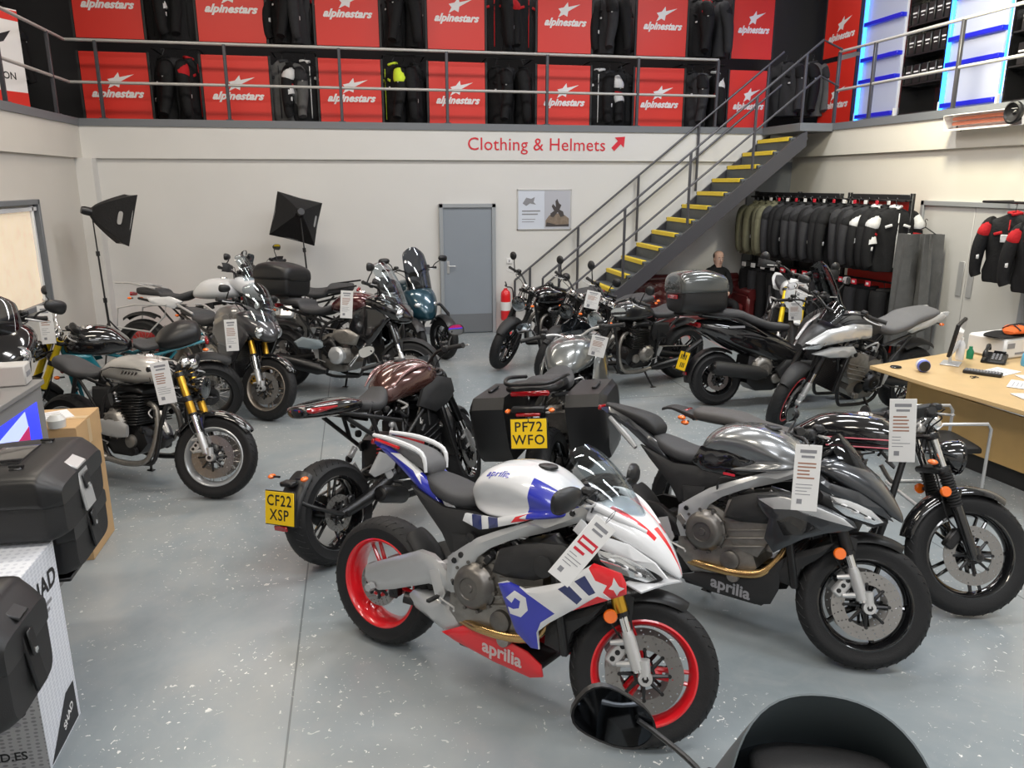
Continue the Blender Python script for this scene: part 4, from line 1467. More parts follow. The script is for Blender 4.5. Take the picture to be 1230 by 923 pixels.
# ---- radiant heater on the right fascia
t = thing('wall_heater', 'long white infrared heater with reddish element under the right mezzanine edge', 'heater', (XR - .05, 8.1, 3.10))
b = MB(PAPER); b.box((-.03, 0, 0), (.05, 1.15, .16), bev=.01)
b.sheet([[(-.20, y, .07), (-.07, y, .09), (-.05, y, -.06), (-.17, y, -.10)] for y in (-.58, .58)], .006)
for s in (-1, 1): b.add([(-.20, s * .58, .07), (-.05, s * .58, .09), (-.05, s * .58, -.08), (-.17, s * .58, -.10)], [(0, 1, 2, 3)])
obj('housing', b, t)
HOT = mat('heater_element', (.50, .16, .10), .4, emit=.12, ecol=(1, .28, .12))
for z in (-.02, .035):
    b = MB(HOT); b.tube([(-.10, -.35, z), (-.10, .52, z)], .020, 8); obj('element', b, t)
b = MB(DMET)
for s in (-.5, .5): b.tube([(-.06, s, -.05), (.04, s, -.12)], .012, 6)
b.tube([(.04, -.5, -.12), (.04, .5, -.12)], .008, 6)
obj('bracket', b, t)
t = thing('wall_speaker', 'small black round device over the near end of the wall heater', 'speaker', (XR - .24, 7.62, 3.13))
b = MB(BLK); b.lathe([(0, .09), (.05, .09), (.09, .05), (.12, .0), (.12, -.03), (.10, -.04), (.09, -.02), (.03, -.0), (0, -.02)], axis='x', n=28); obj('body', b, t)
b = MB(DMET); b.tube([(0.05, 0, 0), (.20, 0, -.09)], .014, 8); obj('bracket', b, t)

# ---- poster on the back wall
t = thing('wall_poster', 'framed poster with a rider photo on back wall right of the grey door', 'poster', (3.0, YB + .012, 1.97))
b = MB(ALU)
for x in (-.44, .44): b.box((x, 0, 0), (.02, .025, .64), bev=.003)
for z in (-.31, .31): b.box((0, 0, z), (.9, .025, .02), bev=.003)
obj('frame', b, t)
b = MB(mat('poster_paper', (.62, .66, .74), .35, coat=.5)); b.box((0, 0, 0), (.86, .01, .6))
b.use(mat('poster_sky', (.46, .47, .52), .35)); b.box((.215, -.006, 0), (.43, .004, .6))
b.use(mat('poster_sand', (.22, .17, .13), .4, noise=.5, nscale=18))
b.panel([(.02, -.27), (.41, -.27), (.41, -.14), (.34, -.09), (.28, -.06), (.16, -.06), (.08, -.09), (.02, -.17)], lambda x, z: .009, both=True, edge=0, grid=1)
b.use(mat('poster_dark', (.06, .05, .05), .4))
b.panel([(.02, -.27), (.41, -.27), (.41, -.23), (.2, -.24), (.04, -.2)], lambda x, z: .0105, both=True, edge=0, grid=1)
b.panel([(.10, -.11), (.10, -.06), (.16, -.02), (.12, .05), (.14, .09), (.19, .04), (.18, .13), (.21, .17), (.24, .10), (.28, .07), (.25, .0), (.31, -.03), (.33, -.1), (.27, -.12), (.22, -.04), (.15, -.12)], lambda x, z: .010, both=True, edge=0, grid=1)
b.use(GREYINK); b.panel([(-.36, .1), (-.3, .19), (-.22, .17), (-.16, .2), (-.18, .12), (-.14, .08), (-.24, .1), (-.3, .06)], lambda x, z: .008, both=True, edge=0, grid=1)
for z, w_ in ((-.02, .3), (-.07, .26), (-.15, .22), (-.19, .2)): b.box((-.37 + w_ / 2, -.006, z), (w_, .003, .02 if z > -.1 else .01))
obj('print', b, t)

# ---- fire extinguisher
t = thing('fire_extinguisher', 'red fire extinguisher on stand beside the stairs foot', 'fire extinguisher', (2.33, 12.3, 0.0))
EXR = mat('extinguisher_red', (.75, .015, .02), .3, coat=.6)
b = MB(EXR); b.lathe([(0, .22), (.07, .22), (.08, .25), (.08, .62), (.07, .68), (.03, .72), (.028, .74), (0, .74)], axis='z', n=28); obj('cylinder', b, t)
b = MB(BLK); b.box((0, -.02, .78), (.03, .09, .03), bev=.006); b.box((0, -.03, .82), (.02, .12, .015), (.3, 0, 0), bev=.004)
b.tube([(.02, 0, .76), (.11, -.02, .72), (.12, -.03, .45), (.1, -.03, .32)], .011, 8, smooth=5); obj('hose', b, t)
b = MB(PAPER); b.lathe([(.0815, .38), (.0815, .52)], axis='z', n=28); obj('label_band', b, t)
b = MB(EXR); b.lathe([(0, 0), (.12, 0), (.12, .02), (.03, .04), (.03, .22), (0, .22)], axis='z', n=24); obj('stand', b, t)

# ---- chesterfield sofa under the stairs and the man on it
LEA = mat('oxblood_leather', (.10, .014, .014), .32, coat=.4, bump=.2, bscale=40)
t = thing('chesterfield_sofa', 'dark red buttoned leather sofa under the staircase', 'sofa', (5.3, 11.95, 0))
b = MB(LEA); b.box((0, 0, .2), (2.1, .8, .24), bev=.03); obj('base', b, t)
for s in (-1, 0, 1):
    b = MB(LEA); b.loft([(s * .58 - .28, .38, .28, .06, .06, 5), (s * .58 - .24, .38, .31, .09, .08, 5), (s * .58 + .24, .38, .31, .09, .08, 5), (s * .58 + .28, .38, .28, .06, .06, 5)], n=24); obj('seat_cushion', b, t)
b = MB(LEA)
rows = []
for i in range(14):
    z = .40 + .42 * i / 13
    rows.append([(-1.0 + 2.0 * j / 60, .26 - .028 * abs(math.sin(j * PI / 6 + (PI / 2 if i % 4 > 1 else 0))) * abs(math.sin(i * .8 + .4)), z) for j in range(61)])
b.sheet(rows, .10)
b.tube([(-1.05, .33, .82), (1.05, .33, .82)], .085, 16)
b.use(GBLK)
for i in range(3):
    for j in range(11 - i % 2): b.ball((-.9 + .18 * j + .09 * (i % 2), .235, .5 + .11 * i), .011, 8)
obj('backrest', b, t)
for s in (-1, 1):
    b = MB(LEA); b.box((s * .98, 0, .38), (.16, .78, .5), bev=.04); b.tube([(s * 1.0, -.4, .62), (s * 1.0, .38, .62)], .095, 16); obj('arm', b, t)
b = MB(DMET)
for x in (-.95, .95):
    for y in (-.34, .34): b.lathe([(0, 0), (.03, 0), (.035, .06), (.025, .08), (0, .08)], o=(x, y, 0), axis='z', n=14)
obj('feet', b, t)

SKIN = mat('skin', (.62, .40, .31), .55)
def person():
    t = thing('person', 'man in a black jacket sitting on the dark red sofa', 'person', (5.78, 11.85, 0))
    def skinned(verts, edges, radii, m, nm, sub=2, root=0):
        me = bpy.data.meshes.new(nm); me.from_pydata(verts, edges, []); me.materials.append(m)
        o = bpy.data.objects.new(nm, me); COL.objects.link(o); o.parent = t
        sk = o.modifiers.new('skin', 'SKIN'); sk.use_smooth_shade = True
        for i, r in enumerate(radii):
            me.skin_vertices[0].data[i].radius = (r, r) if not isinstance(r, tuple) else r
        me.skin_vertices[0].data[root].use_root = True
        o.modifiers.new('sub', 'SUBSURF').levels = sub
        o.modifiers['sub'].render_levels = sub
        return o
    # seated body: pelvis, spine, neck, head base, arms, legs (facing -y)
    vs = [(0, .0, .52), (0, .03, .68), (0, .05, .86), (0, .03, 1.0), (0, .01, 1.08), (0, -.01, 1.14)]
    ed = [(0, 1), (1, 2), (2, 3), (3, 4), (4, 5)]
    rd = [(.17, .12), (.155, .11), (.18, .12), (.12, .09), .055, .052]
    for s in (-1, 1):
        b0 = len(vs)
        vs += [(s * .17, .03, .98), (s * .24, -.02, .74), (s * .14, -.22, .66), (s * .07, -.28, .66)]
        ed += [(3, b0), (b0, b0 + 1), (b0 + 1, b0 + 2), (b0 + 2, b0 + 3)]
        rd += [.065, .05, .036, .028]
        b1 = len(vs)
        vs += [(s * .10, -.02, .50), (s * .14, -.45, .50), (s * .14, -.47, .10), (s * .14, -.46, .07), (s * .15, -.64, .04)]
        ed += [(0, b1), (b1, b1 + 1), (b1 + 1, b1 + 2), (b1 + 2, b1 + 3), (b1 + 3, b1 + 4)]
        rd += [.09, .065, .042, .045, .035]
    skinned(vs, ed, rd, CB, 'clothing')
    b = MB(SKIN)
    # head as a shaped ovoid with face
    b.loft([(1.10, 0, .052, .055, .05, 2), (1.16, -.005, .062, .075, .06, 2.1), (1.21, -.01, .074, .092, .085, 2.2), (1.27, -.005, .077, .092, .09, 2.2), (1.32, 0, .070, .08, .085, 2.1), (1.35, .0, .045, .05, .055, 2), (1.362, .0, .01, .01, .01, 2)], n=28, axis='z')
    for i in range(len(b.v)):
        x, y, z = b.v[i]; b.v[i] = (y, -x, z)
    b.loft([(1.185, 0, .012, .104, -.07, 2), (1.20, 0, .014, .112, -.07, 2), (1.235, 0, .007, .095, -.07, 2)], n=10, axis='z') if False else b.tube([(0, -.085, 1.25), (0, -.108, 1.205), (0, -.098, 1.195)], [.008, .013, .01], 8)
    for s in (-1, 1):
        b.use(SKIN); b.ball((s * .077, .0, 1.225), .024, 10, (.4, .8, 1.2))
        b.use(WHT); b.ball((s * .03, -.083, 1.24), .010, 10, (1.2, .6, .7))
        b.use(INK); b.ball((s * .03, -.0895, 1.24), .0045, 8)
        b.use(mat('hair_grey_brown', (.08, .06, .05), .8)); b.box((s * .03, -.09, 1.262), (.032, .008, .006), (0, s * .15, 0), bev=.002)
    b.use(mat('lips', (.38, .16, .13), .5)); b.tube([(-.022, -.088, 1.165), (0, -.096, 1.167), (.022, -.088, 1.165)], .005, 6)
    hd = obj('head', b, t); hd.location = (0, -.01, -.045)
    # close cropped hair cap
    b = MB(mat('hair_grey_brown', (.08, .06, .05), .8))
    b.ball((0, .022, 1.275), .094, 20, (.86, 1., .93)); b.v = [(x, y if y > -.035 else -.035, max(z, 1.22)) for x, y, z in b.v]
    obj('hair', b, hd)
    # hands with fingers on the lap
    for s in (-1, 1):
        b = MB(SKIN)
        b.tube([(s * .085, -.265, .66), (s * .05, -.30, .65), (s * .02, -.325, .635)], [.026, .036, .03], 12, smooth=3)
        for k in range(4):
            y = -.335 + .0
            o_ = -.03 + .02 * k
            b.tube([(s * .025, -.325 + o_ * .6, .64 + o_ * .4), (s * .0, -.35 + o_ * .6, .62 + o_ * .4), (s * -.015, -.345 + o_ * .6, .598 + o_ * .4)], [.009, .008, .007], 7, smooth=2)
        b.tube([(s * .06, -.28, .675), (s * .04, -.305, .69), (s * .015, -.32, .685)], [.012, .010, .008], 7, smooth=2)
        obj('hand', b, t)
person()

# ---- clothes rack by the right wall
A = V((6.42, 12.1, 0)); Bv = V((6.86, 8.92, 0)); D = (Bv - A); LN = D.length; DU = D.normalized(); ang = math.degrees(math.atan2(DU.y, DU.x))
t = thing('clothes_rack', 'long black clothes rack against the right wall', 'clothes rack', A, (0, 0, R_(ang)))
b = MB(DMET)
for z in (2.17, 1.12): b.tube([(0, 0, z), (LN, 0, z)], .014, 8)
obj('hanging_rail', b, t)
for x in (.0, LN * .33, LN * .66, LN):
    b = MB(BLK); b.box((x, .1, 1.13), (.05, .05, 2.26), bev=.005); b.box((x, 0, .03), (.05, .5, .05), bev=.01); b.tube([(x, 0, 2.17), (x, .1, 2.17)], .014, 8); obj('upright', b, t)
for x0, x1, m_ in ((.02, LN * .3, BLK), (LN * .36, LN * .6, BLK), (LN * .68, LN * .99, BAN), (.3 * LN, .36 * LN, BLK)):
    b = MB(m_); b.box(((x0 + x1) / 2, .14, 1.17), (x1 - x0, .02, 2.0), bev=.003)
    b.use(BLK); b.box(((x0 + x1) / 2, .11, 2.20), (x1 - x0 + .04, .08, .09), bev=.005); obj('back_board', b, t)
rnd = random.Random(11)
cols = ['olive'] * 4 + ['charcoal', 'black', 'black', 'charcoal', 'charcoal', 'black', 'charcoal', 'black', 'black', 'charcoal', 'black', 'charcoal', 'black_white', 'black', 'black_white']
CNT = {}
for k, c in enumerate(cols):
    f = .06 + .90 * k / (len(cols) - 1)
    p = A + D * f
    CNT[c] = CNT.get(c, 0) + 1
    if k < 4: lab = 'olive jacket, %s from the left on the rack' % ordn[k]
    else: lab = '%s jacket on the upper rail of the rack, %s from the left' % (GNAME[c], ORD[k])
    g = garment('jacket', c, (p.x - .02, p.y, 2.05), ang + 90 + rnd.uniform(-14, 14) - (25 if k > 15 else 0), lab, 'jackets on the upper rail of the long rack', sc=1.15)
for k in range(13):
    f = .05 + .9 * k / 12
    p = A + D * f
    c = ['black', 'charcoal', 'black'][k % 3]
    garment('trousers', c, (p.x - .02, p.y, 1.0), ang + 90 + rnd.uniform(-12, 12), '%s riding trousers on the lower rail of the rack, %s from the left' % (GNAME[c], ORD[k]), 'trousers on the lower rail of the long rack', sc=1.0)
# small white hanger tickets between the two rails
for k in range(12):
    f = .08 + .85 * k / 11
    p = A + D * f
    b = MB(REDINK if k > 3 else PAPER); b.box((0, 0, 0), (.012, .10, .07), bev=.002); b.use(PAPER); b.box((-.008, 0, 0), (.004, .05, .03))
    o = obj('hanger_ticket', b); o.location = (p.x - .22, p.y, 1.10); o.rotation_euler = (0, 0, R_(ang + 90 + rnd.uniform(-10, 10)))
    tag(o, '%s ticket above the trousers on the long rack, %s from the left' % ('red' if k > 3 else 'white', ORD[k]), 'ticket', 'tickets on the lower rack rail')
for k in range(13):
    p = A + D * (.20 + .75 * k / 12)
    b = MB(REDINK if k % 2 else PAPER); b.box((0, 0, 0), (.012, .05, .05), bev=.002)
    o = obj('hanger_ticket', b); o.location = (p.x - .06, p.y + .06, 2.14); o.rotation_euler = (0, 0, R_(ang + 90 + rnd.uniform(-10, 10)))
    tag(o, 'small %s tag on the upper rail of the rack, %s from the left' % ('red' if k % 2 else 'white', ORD[k]), 'ticket', 'tags on the upper rack rail')
# coat at the rack end and jacket hanging over the double door
b = MB(CGR)
rows = []
for i in range(16):
    z = 1.75 - 1.45 * i / 15
    rows.append([(.20 * math.sin(j / 15 * PI * 1.2 - .6) + .05 * math.sin(j * 1.3), (-.16 - .10 * i / 15) + (.32 + .20 * i / 15) * j / 24 + .03 * math.sin(j * 1.7 + i * .2), z) for j in range(25)])
b.sheet(rows, .012); o = obj('long_coat', b); o.location = (6.98, 8.66, .02)
tag(o, 'grey crumpled long coat at the right end of the rack', 'coat')
obj('hanger', hanger_mesh(), o, Matrix.Translation((0, 0, 1.8)) @ Matrix.Rotation(PI / 2, 4, 'Z'))
for k, (px, py, pz, rz, c, lb) in enumerate(((6.98, 7.32, 2.04, -62, 'red', 'black and red leather jacket hanging in front of the pale double door'), (6.86, 6.78, 2.0, -62, 'red', 'black and red jacket cut by the right edge of the photo'))):
    g = garment('jacket', c, (px, py, pz), rz, lb, 'jackets by the double door', sc=1.05)
    b = MB(CW); b.box((.0, -.118, -.22), (.13, .012, .08), bev=.02); obj('chest_patch', b, g)
    for s_ in (-1, 1):
        b = MB(CW); b.box((s_ * .275, -.085, -.36), (.05, .03, .12), bev=.012); obj('sleeve_patch', b, g)
b = MB(DMET); b.tube([(6.9, 7.7, 2.19), (6.8, 6.5, 2.19)], .014, 8); b.tube([(6.9, 7.7, 2.19), (7.29, 7.7, 2.19)], .014, 8); b.tube([(6.8, 6.5, 2.19), (7.29, 6.5, 2.19)], .014, 8)
tag(obj('wall_rail', b), 'black wall rail holding the red and black jackets', 'rail')

# ---- photo lights
def softbox(label, base, top, aim, size=.62, roll=0):
    t = thing('softbox_light', label, 'studio light', base)
    O = V(base)
    b = MB(BLK)
    h = top[2]
    d = V(top) - O
    b.tube([(0, 0, .25), d * .45 + V((0, 0, 0))], .016, 8); b.tube([d * .42, d * .75], .012, 8); b.tube([d * .72, d], .009, 8)
    for f in (.44, .74): b.tube([d * (f - .015), d * (f + .015)], .024, 10)
    obj('pole', b, t)
    for k in range(3):
        a = 2 * PI * k / 3 + .5
        b = MB(BLK); b.tube([(0, 0, .62), (.42 * math.cos(a), .42 * math.sin(a), .015)], .011, 6); b.tube([(0, 0, .3), (.2 * math.cos(a), .2 * math.sin(a), .32)], .007, 6)
        obj('leg', b, t)
    q = (V(aim) - V(top)).normalized().to_track_quat('Z', 'Y').to_matrix().to_4x4()
    M = Matrix.Translation(d) @ q @ Matrix.Rotation(R_(roll), 4, 'Z')
    b = MB(cloth('softbox', (.015, .015, .016))); b.M = M
    hs = size / 2; bk = .05; L = .42
    c0 = [(-bk, -bk, 0), (bk, -bk, 0), (bk, bk, 0), (-bk, bk, 0)]
    rows = []
    for i in range(9):
        u = i / 8
        k = bk + (hs - bk) * (u ** .8)
        z = L * u
        ring = []
        for e in range(4):
            a0 = [(-1, -1), (1, -1), (1, 1), (-1, 1)][e]; a1 = [(1, -1), (1, 1), (-1, 1), (-1, -1)][e]
            for j in range(6):
                w = j / 6
                sag = 1 - .035 * math.sin(PI * w) * u
                ring.append(((a0[0] * (1 - w) + a1[0] * w) * k * sag, (a0[1] * (1 - w) + a1[1] * w) * k * sag, z))
        ring.append(ring[0]); rows.append(ring)
    b.sheet(rows, .006)
    sb = obj('softbox_shell', b, t)
    b = MB(mat('diffuser_cloth', (.7, .7, .7), .8)); b.M = M; b.box((0, 0, L - .02), (size * .96, size * .96, .004)); obj('diffuser', b, t)
    b = MB(DMET); b.M = M; b.lathe([(0, -.12), (.045, -.12), (.055, -.08), (.055, .02), (0, .02)], axis='z', n=20); obj('lamp_head', b, t)
    b = MB(BANW); b.M = M @ Matrix.Translation((0, 0, 0))
    # pale logo patch on two sides
    for ax in (3,):
        R4 = Matrix.Rotation(ax * PI / 2, 4, 'Z')
        b.M = M @ R4
        b.use(mat('badge_grey', (.35, .35, .35), .6)); 
        nrm = V((0, -L, hs - bk)); 
        c = V((0, -(bk + (hs - bk) * .72) - .012, L * .66))
        u = V((1, 0, 0)); w = V((0, -(hs - bk), L)).normalized()
        P = [c + u * (.085 * math.copysign(abs(math.cos(a)) ** .6, math.cos(a))) + w * (.03 * math.copysign(abs(math.sin(a)) ** .6, math.sin(a))) for a in [2 * PI * i / 20 for i in range(20)]]
        b.add([tuple(p) for p in P], [tuple(range(20))])
    obj('badge', b, t)
softbox('black softbox on a light stand at the left corner of the room', (-3.27, 11.0, 0), (-3.31, 11.0, 2.03), (-2.46, 11.45, 1.77), .66)
softbox('black softbox on a light stand in front of the back wall', (-.66, 11.5, 0), (-.76, 11.5, 1.98), (-.98, 12.5, 1.74), .64, 16)
# low red box on the floor by the back wall
b = MB(mat('red_floor_box', (.42, .03, .03), .6)); b.box((0, 0, .14), (.9, .4, .28), bev=.02); b.use(PAPER); b.box((0, -.202, .14), (.5, .004, .1)); o = obj('storage_box', b); o.location = (-2.9, 12.1, 0)
tag(o, 'low red box on the floor by the back wall behind the grey tourer', 'box')
b = MB(mat('red_mat', (.42, .10, .09), .9, noise=.3, nscale=10)); b.box((0, 0, .006), (.7, 1.2, .012), bev=.004); o = obj('floor_mat', b); o.location = (4.55, 10.1, 0); tag(o, 'worn red mat on the floor between black bike and scooter', 'mat')

# ================================================================== motorcycles
def sport660(label, x, y, head, full, lean=-9., steer=27., sc=1.07, seed=1):
    """middleweight twin with alloy beam frame; full=True is the race-fairing one in white, blue and red"""
    B = Bike(label, 'motorcycle', x, y, head, lean, steer, sc)
    body = WHT if full else paint('graphite', (.034, .037, .042), .3, .3)
    rim = RED if full else GBLK
    B.wheels('s3' if full else 's5', rim, .12, .18, discr=.158, dual=True)
    B.fork(up=GOLD if full else DMET, low=CHR, ztop=.90, zup=.535, sp=.105, cal=ALU)
    B.reflectors(z=.53, sp=.115)
    B.fender(True, BLK, 64, 150, w=.075, gap=.016, tip=.35)
    B.fender(False, BLKM, 8, 62, w=.085, gap=.016, tip=.7)
    B.swingarm(SIL if full else DMET, pz=.47, px=-.20, chunky=[(-.76, .345), (-.755, .40), (-.70, .43), (-.42, .565), (-.34, .565), (-.20, .50), (-.20, .43), (-.34, .43), (-.56, .335), (-.66, .30), (-.73, .31)])
    B.shock()
    en = B.engine('sport', MET, COVM, sx=.01, sz=.015)
    B.clutter(seed, n=34, x0=-.2, x1=.32, z0=.45, z1=.78, y=.165)
    B.radiator(.36, .34, .74, .16)
    B.stand(); B.pegs(-.26, .40, .15)
    # beam frame
    fr = [(-.22, .50), (-.22, .60), (-.15, .66), (-.07, .725), (.02, .775), (.17, .85), (.39, .955), (.43, .93), (.40, .895), (.24, .815), (.10, .755), (.0, .695), (-.06, .64), (-.10, .55), (-.12, .46), (-.19, .44)]
    m = MB(SIL)
    for sg in (-1, 1):
        m.panel(fr, lambda x, z: .175 - .22 * max(0, x - .12) , th=.025, edge=.016, grid=.04, sy=sg)
        m.use(DMET)
        for (x, z) in ((-.16, .50), (-.17, .60), (.36, .925)):
            m.lathe([(0, sg * .008), (.012, sg * .008), (.014, 0), (0, 0)], o=(x, sg * (.175 - .22 * max(0, x - .12) + .006), z), n=6)
        m.use(SIL)
    m.tube([(.36, -.06, .93), (.36, .06, .93)], .05, 14)
    B.o('frame', m)
    # dark seat-rail plastics
    m = MB(BLKM)
    for sg in (-1, 1):
        m.panel([(-.50, .86), (-.30, .80), (-.13, .815), (.02, .80), (.10, .82), (.0, .76), (-.08, .72), (-.14, .66), (-.24, .60), (-.30, .68), (-.44, .80)], lambda x, z: .125 + .05 * max(0, (x + .35)), th=.02, edge=.02, grid=.04, sy=sg)
        m.panel([(-.22, .70), (-.10, .72), (-.12, .66), (-.20, .60)], lambda x, z: .15, th=.02, edge=.01, sy=sg)
    B.o('side_cover', m)
    # tank
    tank_mat = WHT if full else paint('silver_grey', (.24, .25, .26), .65, .25)
    def tmf(p, s):
        if not full: return s.cur
        return s.mats.index(BLU) if (s.ij[0] > .60 and s.ij[1] < .78) or s.ij[0] > .84 else s.mats.index(WHT)
    m = MB(BLU) if full else MB(tank_mat)
    m.use(tank_mat)
    m.facet_loft([(-.172, [(0, .835), (.02, .84), (.04, .87), (.05, .90), (.03, .92), (0, .925)]), (-.155, [(0, .83), (.06, .835), (.085, .87), (.10, .915), (.065, .95), (0, .96)]),
                  (-.11, [(0, .82), (.095, .825), (.105, .87), (.14, .95), (.09, 1.0), (0, 1.015)]), (-.03, [(0, .815), (.13, .825), (.12, .88), (.168, .98), (.105, 1.04), (0, 1.055)]),
                  (.08, [(0, .83), (.155, .845), (.138, .89), (.178, .985), (.12, 1.055), (0, 1.07)]), (.18, [(0, .85), (.168, .865), (.155, .91), (.175, .97), (.12, 1.04), (0, 1.055)]),
                  (.27, [(0, .87), (.15, .885), (.152, .92), (.150, .95), (.10, 1.005), (0, 1.018)]), (.335, [(0, .89), (.10, .90), (.11, .92), (.10, .94), (.07, .965), (0, .97)]), (.36, [(0, .91), (.05, .915), (.06, .925), (.05, .935), (.03, .94), (0, .942)])], sub=9, k=8, mfun=tmf)
    tm_ = m
    tk = B.o('fuel_tank', m, sharp=60)
    if not full:
        m = MB(GBLK)
        for sg in (-1, 1): m.panel([(-.20, .83), (-.16, .92), (-.05, .95), (.12, .93), (.25, .90), (.22, .85), (.0, .80), (-.14, .79)], lambda x, z: .150 + .10 * min(0, x) + .0 , th=.02, edge=.025, grid=.035, sy=sg)
        m.use(REDINK); m.box((.02, -.158, .815), (.06, .003, .012))
        obj('tank_side_cover', m, tk)
    m = MB(BLK); m.lathe([(0, .012), (.03, .012), (.042, .008), (.045, 0)], o=(.16, 0, 1.060), axis='z', n=28); obj('filler_cap', m, tk)
    if full:
        # checked stripe along the tank foot
        m = MB(WHT)
        for sg in (-1, 1):
            dec = []
            for k in range(2): x0 = -.09 + .085 * k; dec.append(([(x0, .74), (x0 + .05, .74), (x0 + .03, .86), (x0 - .02, .86)], NAVY))
            dec.append(([(.10, .835), (.12, .865), (.21, .905), (.235, .895), (.20, .865)], RED))
            m.panel([(-.15, .785), (-.14, .82), (.02, .835), (.22, .915), (.30, .935), (.30, .915), (.12, .835), (.0, .785), (-.06, .765)], lambda x, z: .178 - .2 * max(0, x - .12), th=.012, edge=.010, grid=.03, decals=dec, sy=sg)
        obj('lower_tank_trim', m, tk)
        for sg in (-1, 1):
            m = MB(BLU)
            m.decal_text(tm_, 'aprilia', .05, (.0, sg * .13, 1.0), (-sg * 1, 0, 0), (0, sg * .62, .78), bold=.012, shear=.2)
            obj('tank_lettering', m, tk)
            m = MB(mat('pink_print', (.55, .35, .75), .4)); m.ball((.275, sg * .135, .965), .014, 10, (1.4, .35, .8)); obj('tank_emblem', m, tk)
    # seat
    m = MB(SEAT)
    m.loft([(-.46, .90, .03, .015, .03, 2.2), (-.44, .895, .075, .03, .04, 2.5), (-.36, .870, .115, .040, .045, 2.8), (-.26, .850, .125, .038, .045, 2.8), (-.18, .85, .105, .040, .045, 2.6), (-.135, .86, .075, .042, .04, 2.3), (-.12, .86, .04, .02, .02, 2.2)], n=30, sub=5)
    B.o('seat', m, sharp=60)
    # tail
    tm = BLU if full else body
    m = MB(tm)
    for sg in (-1, 1):
        dec = [([(-.66, .985), (-.50, .93), (-.44, .875), (-.47, .93), (-.58, .99)], WHT)] if full else []
        m.panel([(-.80, 1.01), (-.74, 1.025), (-.60, .985), (-.47, .925), (-.40, .885), (-.33, .80), (-.46, .845), (-.60, .925), (-.74, .985)], lambda x, z: .105 + .12 * min(0, x + .48), th=.02, edge=.018, grid=.03, decals=dec, sy=sg)
    B.o('tail_fairing', m)
    m = MB(BLKM if not full else SEATG)
    m.loft([(-.78, 1.03, .02, .01, .02, 2.4), (-.74, 1.025, .05, .015, .03, 2.6), (-.62, 1.01, .075, .022, .04, 2.8), (-.50, .985, .085, .03, .05, 2.8), (-.44, .95, .075, .03, .04, 2.6), (-.425, .94, .05, .015, .02, 2.4)], n=26, sub=4)
    B.o('passenger_seat', m, sharp=60)
    if full:
        m = MB(WHT)
        for sg in (-1, 1):
            m.tube([(-.79, sg * .06, 1.045), (-.62, sg * .085, 1.045), (-.47, sg * .085, 1.015), (-.44, sg * .08, .93)], [.010, .013, .012, .008], 8, smooth=4)
            m.use(RED); m.tube([(-.76, sg * .075, 1.03), (-.60, sg * .095, 1.02)], .008, 6); m.use(WHT)
        B.o('seat_rail_trim', m)
    else:
        m = MB(SIL)
        for sg in (-1, 1): m.tube([(-.72, sg * .07, .97), (-.58, sg * .10, .88), (-.52, sg * .12, .84)], [.012, .018, .012], 8, smooth=4)
        B.o('grab_rail', m)
    m = MB(REDL); m.box((-.80, 0, 1.01), (.02, .12, .03), (0, .3, 0), bev=.006); B.o('tail_light', m)
    # fairing side panels
    yf = lambda x, z: .215 + .02 * math.sin((z - .3) * 4) - .02 * max(0, x - .30) - (.25 if not full else .12) * max(0, x - .42)
    if full:
        side = [(.09, .58), (.13, .60), (.22, .59), (.38, .66), (.51, .773), (.622, .758), (.645, .721), (.65, .68), (.583, .64), (.44, .56), (.34, .475), (.295, .425), (.305, .35), (.267, .344), (.192, .39), (.147, .472)]
        dec = [([(.07, .57), (.159, .604), (.241, .578), (.373, .532), (.312, .475), (.293, .422), (.305, .335), (.260, .330), (.18, .38), (.13, .46)], BLU),
               ([(.140, .533), (.180, .576), (.235, .560), (.249, .509), (.218, .469), (.165, .469), (.153, .497), (.180, .494), (.206, .505), (.210, .537), (.183, .545), (.169, .518)], WHT),
               ([(.378, .638), (.418, .670), (.484, .624), (.464, .596)], NAVY), ([(.445, .688), (.485, .721), (.535, .662), (.510, .644)], NAVY),
               ([(.497, .753), (.514, .79), (.64, .775), (.67, .721), (.67, .66), (.605, .64), (.564, .670), (.577, .702), (.529, .711)], RED),
               ([(.60, .74), (.625, .71), (.645, .705), (.628, .69), (.62, .67), (.605, .69), (.585, .69), (.597, .71)], WHT),
               ([(.443, .561), (.544, .650), (.59, .64), (.50, .57)], RED)]
    else:
        side = [(.19, .76), (.28, .79), (.40, .795), (.52, .765), (.62, .725), (.64, .70), (.60, .675), (.52, .65), (.43, .605), (.36, .55), (.30, .50), (.25, .56), (.26, .66), (.20, .71)]
        dec = [([(.20, .745), (.30, .78), (.44, .775), (.58, .735), (.63, .70), (.50, .715), (.38, .735), (.28, .715)], SIL),
               ([(.30, .66), (.36, .70), (.44, .69), (.50, .66), (.42, .62), (.34, .60)], GBLK)]
    for sg in (-1, 1):
        m = MB(body); m.panel(side, yf, th=.006, edge=.014, grid=.03, decals=dec, sy=sg); B.o('side_fairing', m)
    m = MB(BLKM)     # inner ducts and intake between frame and fairing
    for sg in (-1, 1):
        m.panel([(.03, .60), (.06, .71), (.16, .755), (.26, .785), (.36, .80), (.44, .74), (.36, .68), (.24, .62), (.12, .60)], lambda x, z: .205 - .1 * max(0, x - .3), th=.02, edge=.03, grid=.035, sy=sg)
        m.panel(circ(.29, .70, .045, 18), lambda x, z: .222, th=.02, edge=.01, grid=.03, sy=sg)
        m.panel([(.30, .35), (.30, .43), (.36, .49), (.46, .55), (.55, .60), (.50, .52), (.42, .44), (.40, .34)], lambda x, z: .17, th=.02, edge=.02, grid=.04, sy=sg)
    B.o('air_duct', m)
